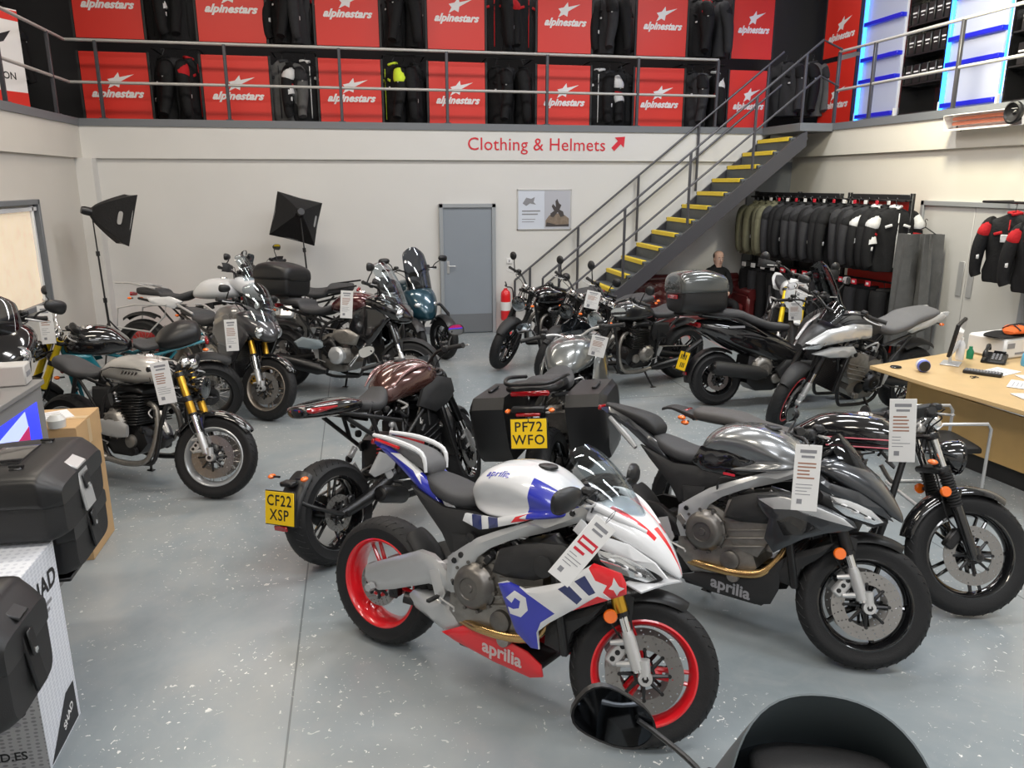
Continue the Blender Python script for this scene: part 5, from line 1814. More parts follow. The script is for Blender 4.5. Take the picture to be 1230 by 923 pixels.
    # belly
    bel = [(-.235, .235), (-.12, .30), (.0, .315), (.10, .31), (.22, .29), (.29, .25), (.30, .20), (.24, .175), (.05, .185), (-.16, .215)] if full else [(-.20, .22), (-.08, .27), (.02, .295), (.13, .33), (.27, .38), (.34, .47), (.33, .30), (.30, .22), (.23, .195), (.0, .19)]
    for sg in (-1, 1):
        m = MB(RED if full else BLKM)
        m.panel(bel, lambda x, z: .15 + .12 * (z - .18), th=.006, edge=.014, grid=.03, sy=sg)
        m.use(mat('pale_print', (.62, .5, .5), .5) if full else mat('grey_badge', (.28, .28, .3), .5))
        cxx = .10 if full else .10
        m.text('aprilia', .085, (0, 0, 0), (1, 0, 0), (0, 0, 1), bold=.03, fun=lambda a, c: (cxx + (a if sg < 0 else -a), sg * (.15 + .12 * (c + .245 - .18) + .002), c + .245 - .06 * a))
        B.o('belly_fairing', m)
    m = MB(BLKM); m.box((.05, 0, .20), (.42, .24, .03), bev=.01); B.o('belly_pan', m)
    # silencer under the engine and header
    m = MB(SIL if full else BLK)
    m.panel([(-.47, .33), (-.44, .365), (-.34, .37), (-.22, .37), (-.13, .33), (-.12, .25), (-.20, .215), (-.30, .245), (-.42, .285)], lambda x, z: .135 + .0 * x, both=True, edge=.03, grid=.04)
    m.use(DMET)
    m.tube([(-.44, -.09, .31), (-.49, -.11, .315)], [.03, .028], 14)
    B.o('silencer', m)
    for sg in (-1,):
        B.exhaust([(.26, sg * .05, .62), (.33, sg * .09, .52), (.26, sg * .15, .38), (.14, sg * .165, .335), (-.02, sg * .165, .325), (-.14, sg * .12, .31)], .021, GRN, 'header_pipe')
        B.exhaust([(.26, .05, .62), (.32, .07, .50), (.25, .12, .36), (.1, .12, .31), (-.12, .09, .30)], .021, GRN, 'header_pipe')
    # nose
    nb = body
    def nmf(p, s):
        return s.cur
    m = MB(nb)
    redm = RED if full else DMET
    if full:
        m.use(RED); m.use(WHT)
        def nmf(p, s):
            i, k = s.ij
            c = k in (10, 11) and i > .52
            e = k in (6, 7, 14, 15) and .18 < i < .56
            return s.mats.index(RED) if (c or e) else s.mats.index(WHT)
    m.loft([(.44, .93, .165, .055, .03, 2.3), (.50, .925, .172, .065, .05, 2.4), (.58, .895, .150, .07, .06, 2.4), (.66, .855, .115, .065, .06, 2.3), (.73, .805, .075, .05, .045, 2.2), (.785, .755, .03, .025, .02, 2.), (.80, .74, .008, .006, .006, 2.)], n=44, sub=6, mfun=nmf if full else None)
    ns = B.o('front_cowl', m, sharp=55)
    m = MB(nb)
    for sg in (-1, 1):   # cheek above the lamp
        m.panel([(.43, .93), (.50, .885), (.62, .86), (.72, .80), (.77, .745), (.66, .79), (.52, .83), (.45, .85), (.40, .88)], lambda x, z: .205 - .42 * max(0, x - .50), th=.01, edge=.014, grid=.03, sy=sg)
    obj('cowl_cheek', m, ns)
    m = MB(BLK)
    for sg in (-1, 1):
        m.panel([(.44, .86), (.54, .83), (.66, .79), (.75, .735), (.70, .705), (.56, .735), (.47, .78)], lambda x, z: .195 - .40 * max(0, x - .50), th=.02, edge=.012, grid=.03, sy=sg)
    obj('lamp_surround', m, ns)
    for sg in (-1, 1):
        m = MB(LAMP)
        m.panel([(.51, .825), (.60, .815), (.68, .785), (.735, .738), (.70, .722), (.58, .745), (.53, .78)], lambda x, z: .202 - .40 * max(0, x - .50), th=.01, edge=.008, grid=.025, sy=sg)
        m.use(WHT)
        for k in range(3):
            x = .57 + .05 * k; m.ball((x, sg * (.203 - .40 * (x - .5)), .79 - .02 * k), .013, 10, (1.4, .6, .8))
        m.use(BLK); m.tube([(.53, sg * .200, .80), (.60, sg * .170, .785), (.70, sg * .125, .745)], .003, 6)
        obj('headlight', m, ns)
    if full:
        m = MB(WHT)
        for sg in (-1, 1): m.sheet([[(.62, sg * .14, .70), (.70, sg * .16, .69)], [(.66, sg * .08, .725), (.76, sg * .075, .715)], [(.70, sg * .03, .735), (.80, sg * .01, .72)]], .008)
        obj('winglet', m, ns)
        B.screen((.64, .915), (.33, 1.19), .115, .12, bulge=.12, mt=CLEAR, curl=.035)
        m = MB(WHT)
        for sg in (-1, 1): m.tube([(.40, sg * .17, .985), (.47, sg * .155, .985), (.56, sg * .13, .955), (.66, sg * .07, .905)], [.012, .017, .017, .010], 10, smooth=5)
        B.o('screen_surround', m)
        B.mirrors(z=1.0, x=.44, y=.17, up=.03, out=.10, fwd=-.02, sz=(.085, .048), steer=False)
        B.bars(z=.98, clip=True, w=.33)
    else:
        B.screen((.64, .915), (.47, 1.09), .10, .09, bulge=.10, mt=SMOKE, curl=.015)
        B.bars(z=1.0, w=.37, rise=.05, back=.13)
        B.mirrors(z=1.05, y=.27, up=.12, out=.05, fwd=.02, sides=(1,))
    B.instrument(.99, x=.44, w=.075, steer=False)
    return B

hero = sport660('white, blue and red sports motorcycle with red wheels, in front of all the others', .575, 3.27, -43.6, True, seed=3)
grey = sport660('graphite grey sport naked motorcycle right of the white and red one', 1.90, 3.62, -47, False, seed=9)

# ---- black / bronze naked with the CF22 XSP plate, seen from behind
def naked_bronze():
    B = Bike('bronze and black naked motorcycle seen from behind, yellow plate CF22 XSP', 'motorcycle', .28, 5.28, 47, -8, 20, 1.07)
    B.wheels('y5', GBLK, .12, .19, discr=.15)
    B.fork(up=DMET, low=CHR, ztop=.95, zup=.56, cal=DMET)
    B.fender(True, BLKM, 40, 150)
    B.swingarm(DMET, fat=.04); B.shock(); B.engine('sport', DMET, MET, sx=.02, sz=.02)
    B.clutter(21, n=46, x0=-.35, x1=.35, z0=.45, z1=.85, y=.15)
    B.radiator(.34, .36, .76, .17); B.stand(); B.pegs(-.26, .38)
    br = paint('bronze', (.085, .034, .028), .55, .22)
    m = MB(br)
    m.loft([(-.15, .88, .05, .05, .03, 2.1), (-.11, .89, .10, .10, .05, 2.3), (-.02, .92, .15, .135, .08, 2.2), (.10, .94, .185, .15, .10, 2.2), (.24, .95, .19, .14, .11, 2.3), (.36, .93, .13, .10, .08, 2.2), (.40, .91, .06, .04, .03, 2)], n=40, sub=5)
    tk = B.o('fuel_tank', m, sharp=55)
    pale = paint('bronze_stripe', (.26, .14, .14), .6, .22)
    for sg in (-1, 1):   # raised shoulder ribs
        for (y0, dz) in ((.05, .012), (.125, -.014)):
            m = MB(br if y0 < .1 else pale)
            m.tube([(-.10, sg * (y0 + .0), .975 + dz), (.02, sg * (y0 + .02), 1.045 + dz), (.16, sg * (y0 + .035), 1.06 + dz), (.32, sg * (y0 + .02), 1.005 + dz)], [.004, .014, .018, .005], 10, smooth=6)
            obj('tank_rib', m, tk)
        m = MB(BLKM); m.panel([(.05, .80), (.12, .90), (.30, .95), (.46, .90), (.48, .80), (.36, .74), (.22, .72)], lambda x, z: .205 - .15 * max(0, x - .3), th=.02, edge=.02, grid=.04, sy=sg); B.o('tank_shroud', m)
    m = MB(BLK); m.lathe([(0, .012), (.04, .01), (.044, 0)], o=(.14, 0, 1.088), axis='z', n=28); obj('filler_cap', m, tk)
    m = MB(SEAT)
    m.loft([(-.38, .90, .07, .03, .04, 2.6), (-.34, .895, .115, .035, .045, 2.8), (-.24, .875, .13, .035, .05, 2.8), (-.16, .885, .11, .06, .05, 2.6), (-.10, .93, .07, .06, .05, 2.3), (-.07, .96, .03, .03, .03, 2.2)], n=30, sub=5)
    B.o('seat', m, sharp=60)
    m = MB(GBLK)
    m.loft([(-.82, .96, .04, .025, .025, 2.4), (-.80, .965, .085, .035, .04, 2.5), (-.68, .955, .125, .045, .055, 2.5), (-.52, .94, .135, .05, .06, 2.5), (-.40, .925, .12, .04, .05, 2.5), (-.36, .915, .09, .02, .03, 2.4)], n=30, sub=5)
    tl = B.o('tail_cowl', m, sharp=60)
    m = MB(REDL)
    for sg in (-1, 1): m.tube([(-.815, sg * .03, .975), (-.76, sg * .105, .968), (-.62, sg * .139, .962)], [.010, .017, .006], 8, smooth=5)
    obj('tail_light', m, tl)
    # trellis subframe and frame
    m = MB(BLK)
    for sg in (-1, 1):
        for a, c in (((.38, .06, .92), (.10, .17, .76)), ((.10, .17, .76), (-.14, .17, .60)), ((-.14, .17, .60), (-.20, .15, .42)), ((.30, .10, .76), (.06, .17, .62)), ((.20, .14, .84), (.16, .16, .64)), ((-.10, .15, .74), (-.60, .10, .92)), ((-.20, .15, .58), (-.52, .10, .86)), ((-.30, .13, .67), (-.34, .12, .84))):
            m.tube([(a[0], sg * a[1], a[2]), (c[0], sg * c[1], c[2])], .014, 10)
    B.o('frame', m)
    B.exhaust([(.26, -.05, .60), (.34, -.08, .50), (.26, -.12, .30), (.1, -.12, .22), (-.15, -.12, .24)], .022, DMET, 'header_pipe')
    B.muffler((-.15, -.14, .25), (-.44, -.19, .36), .055, DMET)
    B.bars(z=1.02, w=.38, rise=.07, back=.12)
    B.instrument(1.04, w=.07); B.round_light(z=.88, fwd=.13, r=.08, rimm=DMET)
    B.mirrors(z=1.08, y=.26, up=.12, out=.05, fwd=.02, sz=(.06, .035))
    # hugger with plate carrier low behind the wheel
    B.fender(False, BLK, 118, 175, w=.085, gap=.02, drop=.03, tip=.8)
    m = MB(BLK)
    m.tube([(-.70, .13, .32), (-.88, .13, .40), (-.97, .06, .50)], [.018, .016, .014], 8, smooth=4)
    m.tube([(-.70, -.13, .32), (-.88, -.12, .42), (-.97, -.04, .50)], [.014, .012, .012], 8, smooth=4)
    m.box((-.95, 0, .585), (.06, .10, .03), bev=.008)
    B.o('plate_carrier', m)
    B.plate('CF22', 'XSP', -1.045, .47, 12, y=0.0)
    m = MB(REDL); m.box((-1.06, .0, .355), (.014, .10, .03), bev=.004); B.o('rear_reflector', m)
    B.indicators([(-.95, .07, .62, False)])
    # bar of grey alloy: pillion grab/heel plate bracket
    m = MB(ALU)
    m.panel([(-.46, .50), (-.34, .60), (-.20, .52), (-.24, .46), (-.42, .46)], lambda x, z: .16, th=.008, edge=.006, sy=-1)
    B.o('heel_guard', m)
    return B
naked_bronze()

# ---- generic mid/large roadsters and tourers
def nose_fairing(B, m_, dx=0., dz=0., w=1., lamp='twin', front=.78, side=True, matdark=BLK, sc=1.):
    T = Matrix.Translation((dx, 0, dz))
    m = MB(m_); m.M = T
    m.loft([(.34, .95, .18 * w, .06, .05, 2.6), (.42, .94, .20 * w, .09, .10, 2.6), (.52, .92, .19 * w, .10, .14, 2.5), (.62, .88, .155 * w, .09, .13, 2.4), (.70, .84, .10 * w, .06, .09, 2.3), (.745, .81, .04 * w, .03, .04, 2.1), (.755, .805, .01, .01, .01, 2)], n=40, sub=5)
    f = B.o('front_fairing', m, sharp=55)
    for sg in (-1, 1):
        m = MB(LAMP); m.M = T
        m.ball((.665, sg * .082 * w, .845), .062, 18, (.75, .95, .85))
        m.use(CHR); m.lathe([(.058, .0), (.064, .006), (.06, .012)], o=(.672, sg * .084 * w, .845), axis='x', n=26)
        m.use(BLK); m.ball((.70, sg * .085 * w, .845), .018, 10)
        obj('headlight', m, f)
        if side:
            m = MB(m_); m.M = T
            m.panel([(.16, .66), (.20, .84), (.36, .92), (.52, .90), (.60, .80), (.50, .66), (.40, .52), (.28, .46), (.20, .52)], lambda x, z: .23 - .20 * max(0, x - .36) - .1 * max(0, .6 - z), th=.008, edge=.02, grid=.035, sy=sg)
            B.o('side_fairing', m)
    return f

def dual_seat(B, z=.84, mt=SEAT, step=.05, x0=-.12, x1=-.78, w=.14):
    L = x0 - x1
    m = MB(mt)
    q = [(x1, z + step + .02, .06, .02, .03, 2.6), (x1 + .03, z + step + .02, .11, .035, .05, 2.8), (x1 + L * .25, z + step + .01, w * .95, .04, .05, 3), (x1 + L * .44, z + step, w, .045, .05, 3), (x1 + L * .52, z + .01, w, .04, .05, 3), (x1 + L * .75, z, w * .95, .035, .05, 3), (x1 + L * .93, z + .03, w * .7, .04, .05, 2.6), (x1 + L, z + .06, .05, .02, .03, 2.3)]
    m.loft(q, n=30, sub=5)
    return B.o('seat', m, sharp=60)

def tank(B, mt, z=.90, x0=-.15, x1=.37, w=.17, h=.15, extra=None):
    L = x1 - x0
    m = MB(mt)
    m.loft([(x0, z - .03, .04, .03, .03, 2.2), (x0 + L * .07, z - .02, w * .55, h * .45, .05, 2.4), (x0 + L * .25, z, w * .8, h * .85, .08, 2.5), (x0 + L * .5, z + .01, w, h, .09, 2.6), (x0 + L * .78, z + .02, w * .98, h * .85, .09, 2.5), (x0 + L * .95, z + .01, w * .7, h * .5, .06, 2.4), (x1, z, w * .35, h * .2, .03, 2.2)], n=36, sub=5)
    t = B.o('fuel_tank', m, sharp=55)
    m = MB(CHR); m.lathe([(0, .014), (.034, .012), (.042, .006), (.044, 0)], o=(x0 + L * .62, 0, z + h + .008), axis='z', n=28); obj('filler_cap', m, t)
    return t

def cradle(B, mt=BLK):
    m = MB(mt)
    for sg in (-1, 1):
        m.tube([(.38, sg * .04, .90), (.33, sg * .12, .55), (.28, sg * .14, .26), (.16, sg * .14, .21), (-.12, sg * .14, .21), (-.20, sg * .15, .34), (-.20, sg * .14, .66), (-.02, sg * .08, .79), (.36, sg * .04, .86)], .016, 10, smooth=5)
        m.tube([(-.16, sg * .12, .74), (-.50, sg * .12, .82), (-.74, sg * .10, .87)], .014, 8, smooth=3)
        m.tube([(-.20, sg * .14, .48), (-.50, sg * .12, .80)], .012, 8)
    m.tube([(.38, 0, .92), (.36, 0, .80)], .035, 14)
    B.o('frame', m)

def rear_light(B, x=-.80, z=.88, fender=BLKM, plate=None, a=(62, 125)):
    m = MB(fender)
    if fender is not None: B.fender(False, fender, a[0], a[1], w=.08, gap=.07, drop=.03, tip=.7)
    m = MB(REDL); m.box((x, 0, z), (.03, .13, .045), bev=.01); B.o('tail_light', m)
    B.indicators([(x + .02, .05, z - .05, False)])

def top_box(B, x=-.80, z=1.12, mt=BLK, lid=None, w=.44, d=.40, h=.32):
    m = MB(mt)
    m.loft([(x - d / 2, z - .03, w * .40, h * .32, h * .36, 4), (x - d / 2 + .03, z - .03, w * .47, h * .42, h * .46, 4), (x, z - .03, w * .5, h * .46, h * .5, 4), (x + d / 2 - .03, z - .03, w * .47, h * .40, h * .46, 4), (x + d / 2, z - .03, w * .40, h * .30, h * .36, 4)], n=36, sub=3)
    t = B.o('top_box', m, sharp=50)
    m = MB(lid or mt)
    m.loft([(x - d / 2 - .02, z + .03, w * .40, h * .30, .03, 3.4), (x - d / 2 + .02, z + .03, w * .50, h * .46, .05, 3.4), (x, z + .03, w * .54, h * .54, .05, 3.4), (x + d / 2 - .03, z + .03, w * .50, h * .40, .05, 3.4), (x + d / 2 + .01, z + .03, w * .40, h * .24, .03, 3.4)], n=36, sub=4)
    obj('lid', m, t)
    m = MB(DMET); m.box((x - .0, 0, z - h * .5 - .03), (d * .8, w * .5, .03), bev=.006)
    for sg in (-1, 1): m.tube([(x + d * .3, sg * .08, z - h * .5 - .03), (x + .28, sg * .10, z - h * .5 - .07)], .011, 8)
    m.use(REDL); m.box((x - d / 2 - .015, 0, z - .04), (.012, w * .5, .04), bev=.004)
    obj('rack_and_reflector', m, t)
    return t

def pannier(B, mt=BLK, x=-.58, z=.60, y=.30, w=.20, h=.40, d=.46):
    for sg in (-1, 1):
        m = MB(mt)
        m.panel([(x - d / 2, z + h * .35), (x - d / 2 + .05, z + h * .5), (x + d / 2 - .06, z + h * .48), (x + d / 2, z + h * .3), (x + d / 2 - .05, z - h * .45), (x + d / 2 - .12, z - h * .5), (x - d / 2 + .10, z - h * .5), (x - d / 2 + .03, z - h * .25)], lambda a, c: y + w / 2, th=w - .05, edge=.045, grid=.05, sy=sg)
        p = B.o('pannier', m)
        m = MB(DMET); m.box((x, sg * (y + .03), z + h * .5 + .005), (.16, .03, .016), bev=.005); obj('handle', m, p)

def beak(B, mt):
    m = MB(mt)
    m.loft([(.50, .84, .07, .02, .05, 2.5), (.62, .82, .07, .02, .04, 2.5), (.78, .775, .055, .015, .025, 2.4), (.90, .73, .03, .01, .012, 2.2), (.93, .72, .01, .004, .004, 2)], n=24, sub=4)
    B.o('beak', m, sharp=55)

def base(label, x, y, head, lean, steer, sc, wheels=('s10', GBLK), fork=None, eng='sport', swing=DMET, seed=1, rakes={}, wf=.12, wr=.17, clut=44, exh=None, wb=1.42, Rf=.305, em=MET, ec=DMET, fen=BLKM, name='motorcycle', rad=True, cr=True, dual=True, rimr=None, usd=None, group=None, **kw):
    B = Bike(label, 'motorcycle', x, y, head, lean, steer, sc, wb=wb, Rf=Rf, name=name, group=group)
    B.wheels(wheels[0], wheels[1], wf, wr, rimr=rimr, dual=dual)
    f = dict(up=DMET, low=CHR, ztop=.94)
    f.update(fork or {})
    B.fork(dual=dual, **f)
    if fen is not None: B.fender(True, fen, 40, 155)
    B.swingarm(swing)
    B.engine(eng, em, ec, sx=.0, sz=.0)
    B.clutter(seed, n=clut, x0=-.28, x1=.34, z0=.40, z1=.80, y=.16)
    if rad: B.radiator(.33, .36, .74, .15)
    B.stand(); B.pegs(-.24, .36)
    if cr: cradle(B)
    B.shock(mt=DMET, spring=kw.get('spring', DMET))
    return B

# silver cafe racer with gold fork
def cafe():
    B = base('silver tank cafe racer with gold fork and wire wheels on the left', -1.83, 6.42, -32, -8, 20, 1.07, ('wire', SIL), dict(up=GOLD, low=CHR, zup=.60, ztop=.90), 'fins', em=DMET, ec=MET, seed=31, fen=GBLK, rad=False, wf=.115)
    sv = paint('cafe_silver', (.52, .50, .47), .35, .28)
    t = tank(B, sv, z=.865, x0=-.34, x1=.34, w=.175, h=.125)
    m = MB(GBLK)
    for sg in (-1, 1):
        pts = [(-.24, .80), (-.22, .87), (-.10, .91), (.14, .915), (.24, .89), (.25, .83), (.10, .80), (-.14, .79)]
        m.tube([(x, sg * (.181 if -.12 < x < .2 else .150), z) for x, z in pts], .005, 6, closed=True)
    for k in range(5):
        x0 = .0 + .032 * k; m.tube([(x0, -.180, .865), (x0 + .018, -.178, .895), (x0 + .012, -.180, .870), (x0 + .03, -.178, .892)], .0022, 5, smooth=3)
    obj('tank_pinstripe', m, t)
    m = MB(GBLK); m.tube([(-.01, -.02, .99), (-.01, .02, .99)], .01, 6); m.box((.10, 0, .985), (.5, .02, .006)); obj('tank_strap', m, t)
    m = MB(SEAT); m.loft([(-.82, .88, .05, .03, .03, 2.6), (-.78, .88, .11, .06, .05, 2.6), (-.66, .85, .13, .06, .05, 2.8), (-.54, .82, .14, .035, .04, 3), (-.40, .815, .13, .035, .04, 3), (-.33, .83, .08, .03, .03, 2.6)], n=30, sub=5); B.o('seat', m, sharp=60)
    m = MB(BLKM)
    for sg in (-1, 1): m.panel([(-.34, .74), (-.16, .76), (-.12, .60), (-.26, .56), (-.34, .64)], lambda x, z: .145, th=.02, edge=.02, sy=sg)
    B.o('side_cover', m)
    for sg in (-1, 1):
        B.exhaust([(.12, sg * .07, .66), (.24, sg * .09, .62), (.28, sg * .12, .45), (.22, sg * .15, .25), (.05, sg * .16, .20), (-.15, sg * .17, .22)], .021, MET, 'header_pipe')
        B.muffler((-.15, sg * .17, .22), (-.68, sg * .22, .34), .048, MET)
    m = MB(ALU); m.loft([(-.22, .46, .02, .03, .03, 2.2), (-.17, .46, .02, .06, .055, 2.2), (-.02, .455, .022, .07, .06, 2.2), (.08, .455, .015, .045, .045, 2.2)], n=24, sub=4)
    m.v = [(x, y - .20, z) for x, y, z in m.v]; B.o('side_case', m, label='polished clutch case')
    B.bars(z=.93, clip=True, w=.34); B.round_light(.80, .09, .075, rimm=GBLK); B.instrument(.97, round_=True)
    B.mirrors(z=.95, y=.33, up=.05, out=.05, fwd=-.03, shape='round', sides=(1,))
    rear_light(B, -.74, .82, None)
cafe()

# black roadster with gaiters, front right
def black_roadster():
    B = base('black retro roadster with round headlight, gaiters and pink pinstripes, nearest the desk', 2.72, 3.93, -42, -8, 30, 1.07, ('y5', GBLK), dict(up=CHR, usd=False, gaiter=True, lower=GBLK, ztop=.94, cal=DMET), 'fins', em=DMET, ec=DMET, seed=41, fen=None, rad=False, Rf=.325, wb=1.45, dual=False, wf=.10, spring=DMET)
    B.fender(True, GBLK, 62, 172, w=.065, gap=.02, brace=False)
    m = MB(GBLK)
    for sg in (-1, 1): m.tube([(B.fxz(.55), sg * .09, .55), (B.fx - .10, sg * .07, .66)], .008, 6)
    B.o('mudguard_stay', m, True)
    B.reflectors(.64, .105)
    t = tank(B, GBLK, z=.87, x0=-.22, x1=.36, w=.16, h=.12)
    m = MB(mat('pink_pinstripe', (.6, .12, .16), .4))
    for sg in (-1, 1):
        for dz in (0, .045): m.tube([(-.02, sg * .162, .82 + dz), (.12, sg * .166, .835 + dz), (.30, sg * .150, .85 + dz)], .004, 6, smooth=4)
    obj('tank_pinstripe', m, t)
    m = MB(mat('brown_black_seat', (.075, .07, .068), .6, bump=.35, bscale=200)); 
    m.loft([(-.80, .87, .07, .02, .03, 2.8), (-.77, .87, .12, .035, .045, 3), (-.55, .86, .135, .045, .045, 3), (-.42, .83, .135, .04, .045, 3), (-.26, .815, .125, .035, .045, 3), (-.19, .83, .08, .03, .03, 2.6)], n=30, sub=5)
    s = B.o('seat', m, sharp=60)
    m = MB(BLKM)
    m.loft([(-1.02, .86, .04, .01, .01, 3), (-.95, .88, .07, .012, .015, 3), (-.80, .85, .09, .02, .03, 3)], n=20, sub=3); B.o('tail_tidy', m)
    m = MB(BLKM)
    for sg in (-1, 1): m.panel([(-.34, .74), (-.14, .76), (-.12, .58), (-.26, .54), (-.36, .64)], lambda x, z: .15, th=.02, edge=.02, sy=sg)
    B.o('side_cover', m)
    for sg in (-1, 1):
        B.exhaust([(.12, sg * .07, .66), (.24, sg * .09, .62), (.29, sg * .12, .45), (.22, sg * .15, .25), (.05, sg * .16, .22), (-.15, sg * .17, .24)], .021, GBLK, 'header_pipe')
        B.muffler((-.15, sg * .17, .24), (-.72, sg * .22, .32), .046, GBLK)
    B.bars(z=.98, w=.37, rise=.05, back=.12, mt=ALU); B.round_light(.83, .12, .09, rimm=GBLK, mt=GBLK); B.instrument(1.0, round_=True)
    B.mirrors(z=1.02, y=.33, up=.02, out=.06, fwd=-.05, shape='round', sides=(1,))
    B.indicators([(B.fxz(.84) + .03, .11, .82, True), (-.86, .06, .84, False)])
    rear_light(B, -.86, .86, None)
black_roadster()

# tourer from behind with black panniers and silver tank
def pannier_tourer():
    B = base('grey tourer with wide black panniers seen from behind, yellow plate PF72 WFO', 1.70, 5.80, 61, -7, 10, 1.08, ('y5', GBLK), {}, 'vee', seed=51, wr=.18)
    g = paint('tourer_grey', (.15, .16, .16), .5, .28)
    tank(B, g, z=.92, x0=-.14, x1=.42, w=.19, h=.16)
    m = MB(g)
    for sg in (-1, 1): m.panel([(.0, .80), (.12, .92), (.36, .98), (.56, .94), (.62, .82), (.48, .66), (.34, .58), (.20, .64)], lambda x, z: .235 - .15 * max(0, x - .36), th=.01, edge=.03, grid=.04, sy=sg)
    B.o('side_fairing', m)
    dual_seat(B, .86)
    pannier(B, BLK, x=-.60, z=.66, y=.33, w=.26, h=.46, d=.56)
    m = MB(BLK)
    m.loft([(-.92, .95, .10, .02, .02, 3), (-.88, .955, .17, .03, .03, 3), (-.74, .95, .18, .03, .04, 3), (-.60, .93, .14, .02, .03, 3)], n=26, sub=4); tl = B.o('tail_cowl', m)
    m = MB(DMET); 
    for sg in (-1, 1): m.tube([(-.50, sg * .15, .95), (-.75, sg * .19, 1.0), (-.93, sg * .14, 1.0), (-.95, 0, 1.0)], .013, 10, smooth=5)
    obj('grab_rail', m, tl)
    m = MB(REDL); m.box((-.915, 0, .93), (.03, .26, .035), bev=.01); obj('tail_light', m, tl)
    m = MB(BLK); m.tube([(-.75, 0, .88), (-.95, 0, .82), (-1.0, 0, .76)], [.05, .03, .02], 8, smooth=4); m.box((-.98, 0, .845), (.05, .22, .04), bev=.01); B.o('plate_carrier', m)
    m = MB(REDL); m.box((-1.0, 0, .815), (.02, .16, .022), bev=.005); B.o('rear_reflector', m)
    B.plate('PF72', 'WFO', -1.03, .70, 14)
    B.indicators([(-.96, .08, .83, False)])
    B.bars(z=1.06, w=.40, rise=.05, back=.12, mt=ALU)
    B.mirrors(z=1.10, y=.28, up=.10, out=.06, fwd=.02)
    nose_fairing(B, g, .02, .06, 1.0, side=False)
    B.screen((.58, 1.05), (.42, 1.20), .12, .10, bulge=.1, mt=SMOKE)
    B.instrument(1.07, w=.08)
    B.muffler((-.1, -.17, .25), (-.55, -.22, .34), .06, DMET)
pannier_tourer()

# grey sport tourer with gold fork, left
def grey_tourer():
    B = base('grey sports tourer with gold fork and clear screen behind the silver cafe racer', -1.50, 8.66, -50, -8, 20, 1.08, ('y5', mat('bronze_wheel', (.32, .28, .24), .4, .7)), dict(up=GOLD, low=CHR, zup=.60, cal=GOLD, lower=SIL), 'boxer', seed=61, em=MET, ec=ALU, fen=GBLK)
    g = paint('stone_grey', (.16, .155, .15), .35, .3)
    tank(B, g, z=.90, w=.18)
    nose_fairing(B, paint('dark_stone', (.055, .055, .06), .35, .3), 0, 0, 1.0)
    m = MB(g)
    for sg in (-1, 1): m.panel([(.08, .78), (.12, .92), (.30, .98), (.44, .92), (.46, .76), (.34, .66), (.20, .68)], lambda x, z: .245 - .15 * max(0, x - .3), th=.008, edge=.02, grid=.035, sy=sg)
    B.o('fairing_shoulder', m)
    dual_seat(B, .84, step=.055)
    B.screen((.66, .95), (.44, 1.30), .15, .13, bulge=.13, mt=CLEAR, curl=.04)
    B.bars(z=1.02, w=.38, rise=.05); B.mirrors(z=1.08, y=.28, up=.10, out=.06)
    m = MB(SIL)
    for sg in (-1, 1): m.tube([(-.45, sg * .13, .90), (-.72, sg * .15, .97), (-.82, sg * .10, .97)], .012, 8, smooth=4)
    B.o('grab_rail', m)
    B.muffler((-.08, .17, .25), (-.62, .23, .42), .06, CHR)
    B.exhaust([(.20, -.20, .40), (.24, -.18, .28), (.1, -.12, .22), (-.2, -.1, .22)], .022, CHR, 'header_pipe')
    rear_light(B, -.82, .90, BLKM)
grey_tourer()

def white_adventure():
    B = base('white and silver adventure motorcycle with luggage rack by the back left wall', -1.95, 10.2, -17, -8, 15, 1.12, ('wire', DMET), dict(up=GBLK, low=CHR, cal=DMET), 'boxer', seed=71, em=MET, ec=ALU, Rf=.33, wb=1.5, wf=.11)
    w = WHT
    tank(B, w, z=.95, x0=-.12, x1=.42, w=.22, h=.15)
    nose_fairing(B, w, .02, .10, .8, side=False); 
    m = MB(BLKM); m.loft([(.50, .90, .07, .02, .05, 2.5), (.62, .88, .07, .02, .04, 2.5), (.78, .83, .055, .015, .025, 2.4), (.92, .78, .03, .01, .012, 2.2)], n=24, sub=4); B.o('beak', m)
    dual_seat(B, .89, step=.05, w=.15)
    B.screen((.62, 1.06), (.44, 1.38), .14, .12, bulge=.13, mt=CLEAR, curl=.03)
    B.bars(z=1.12, w=.42, rise=.05, guards=True); B.mirrors(z=1.17, y=.30, up=.12, out=.05)
    m = MB(ALU)
    for sg in (-1, 1):
        m.tube([(-.52, sg * .14, .98), (-.80, sg * .14, 1.04), (-1.0, sg * .12, 1.04)], .011, 8)
        m.tube([(-.35, sg * .22, .80), (-.70, sg * .25, .80), (-.90, sg * .24, .76), (-.92, sg * .24, .55), (-.55, sg * .22, .50), (-.38, sg * .2, .68)], .010, 8, closed=True)
    for i in range(5): m.tube([(-.60 - .1 * i, -.14, 1.02 + .005 * i), (-.60 - .1 * i, .14, 1.02 + .005 * i)], .008, 6)
    B.o('luggage_rack', m)
    for sg in (-1,):
        m = MB(w); m.panel([(-.62, .88), (-.34, .90), (-.20, .84), (-.30, .76), (-.58, .82)], lambda x, z: .16, th=.02, edge=.02, sy=sg); B.o('side_cover', m)
    m = MB(CHR)
    for sg in (-1, 1): m.tube([(.36, sg * .10, .80), (.40, sg * .28, .66), (.30, sg * .34, .38), (.05, sg * .30, .26)], .013, 8, smooth=4)
    B.o('crash_bar', m)
    B.muffler((-.1, .2, .3), (-.65, .26, .52), .06, CHR)
    rear_light(B, -.86, .92, BLKM)
white_adventure()

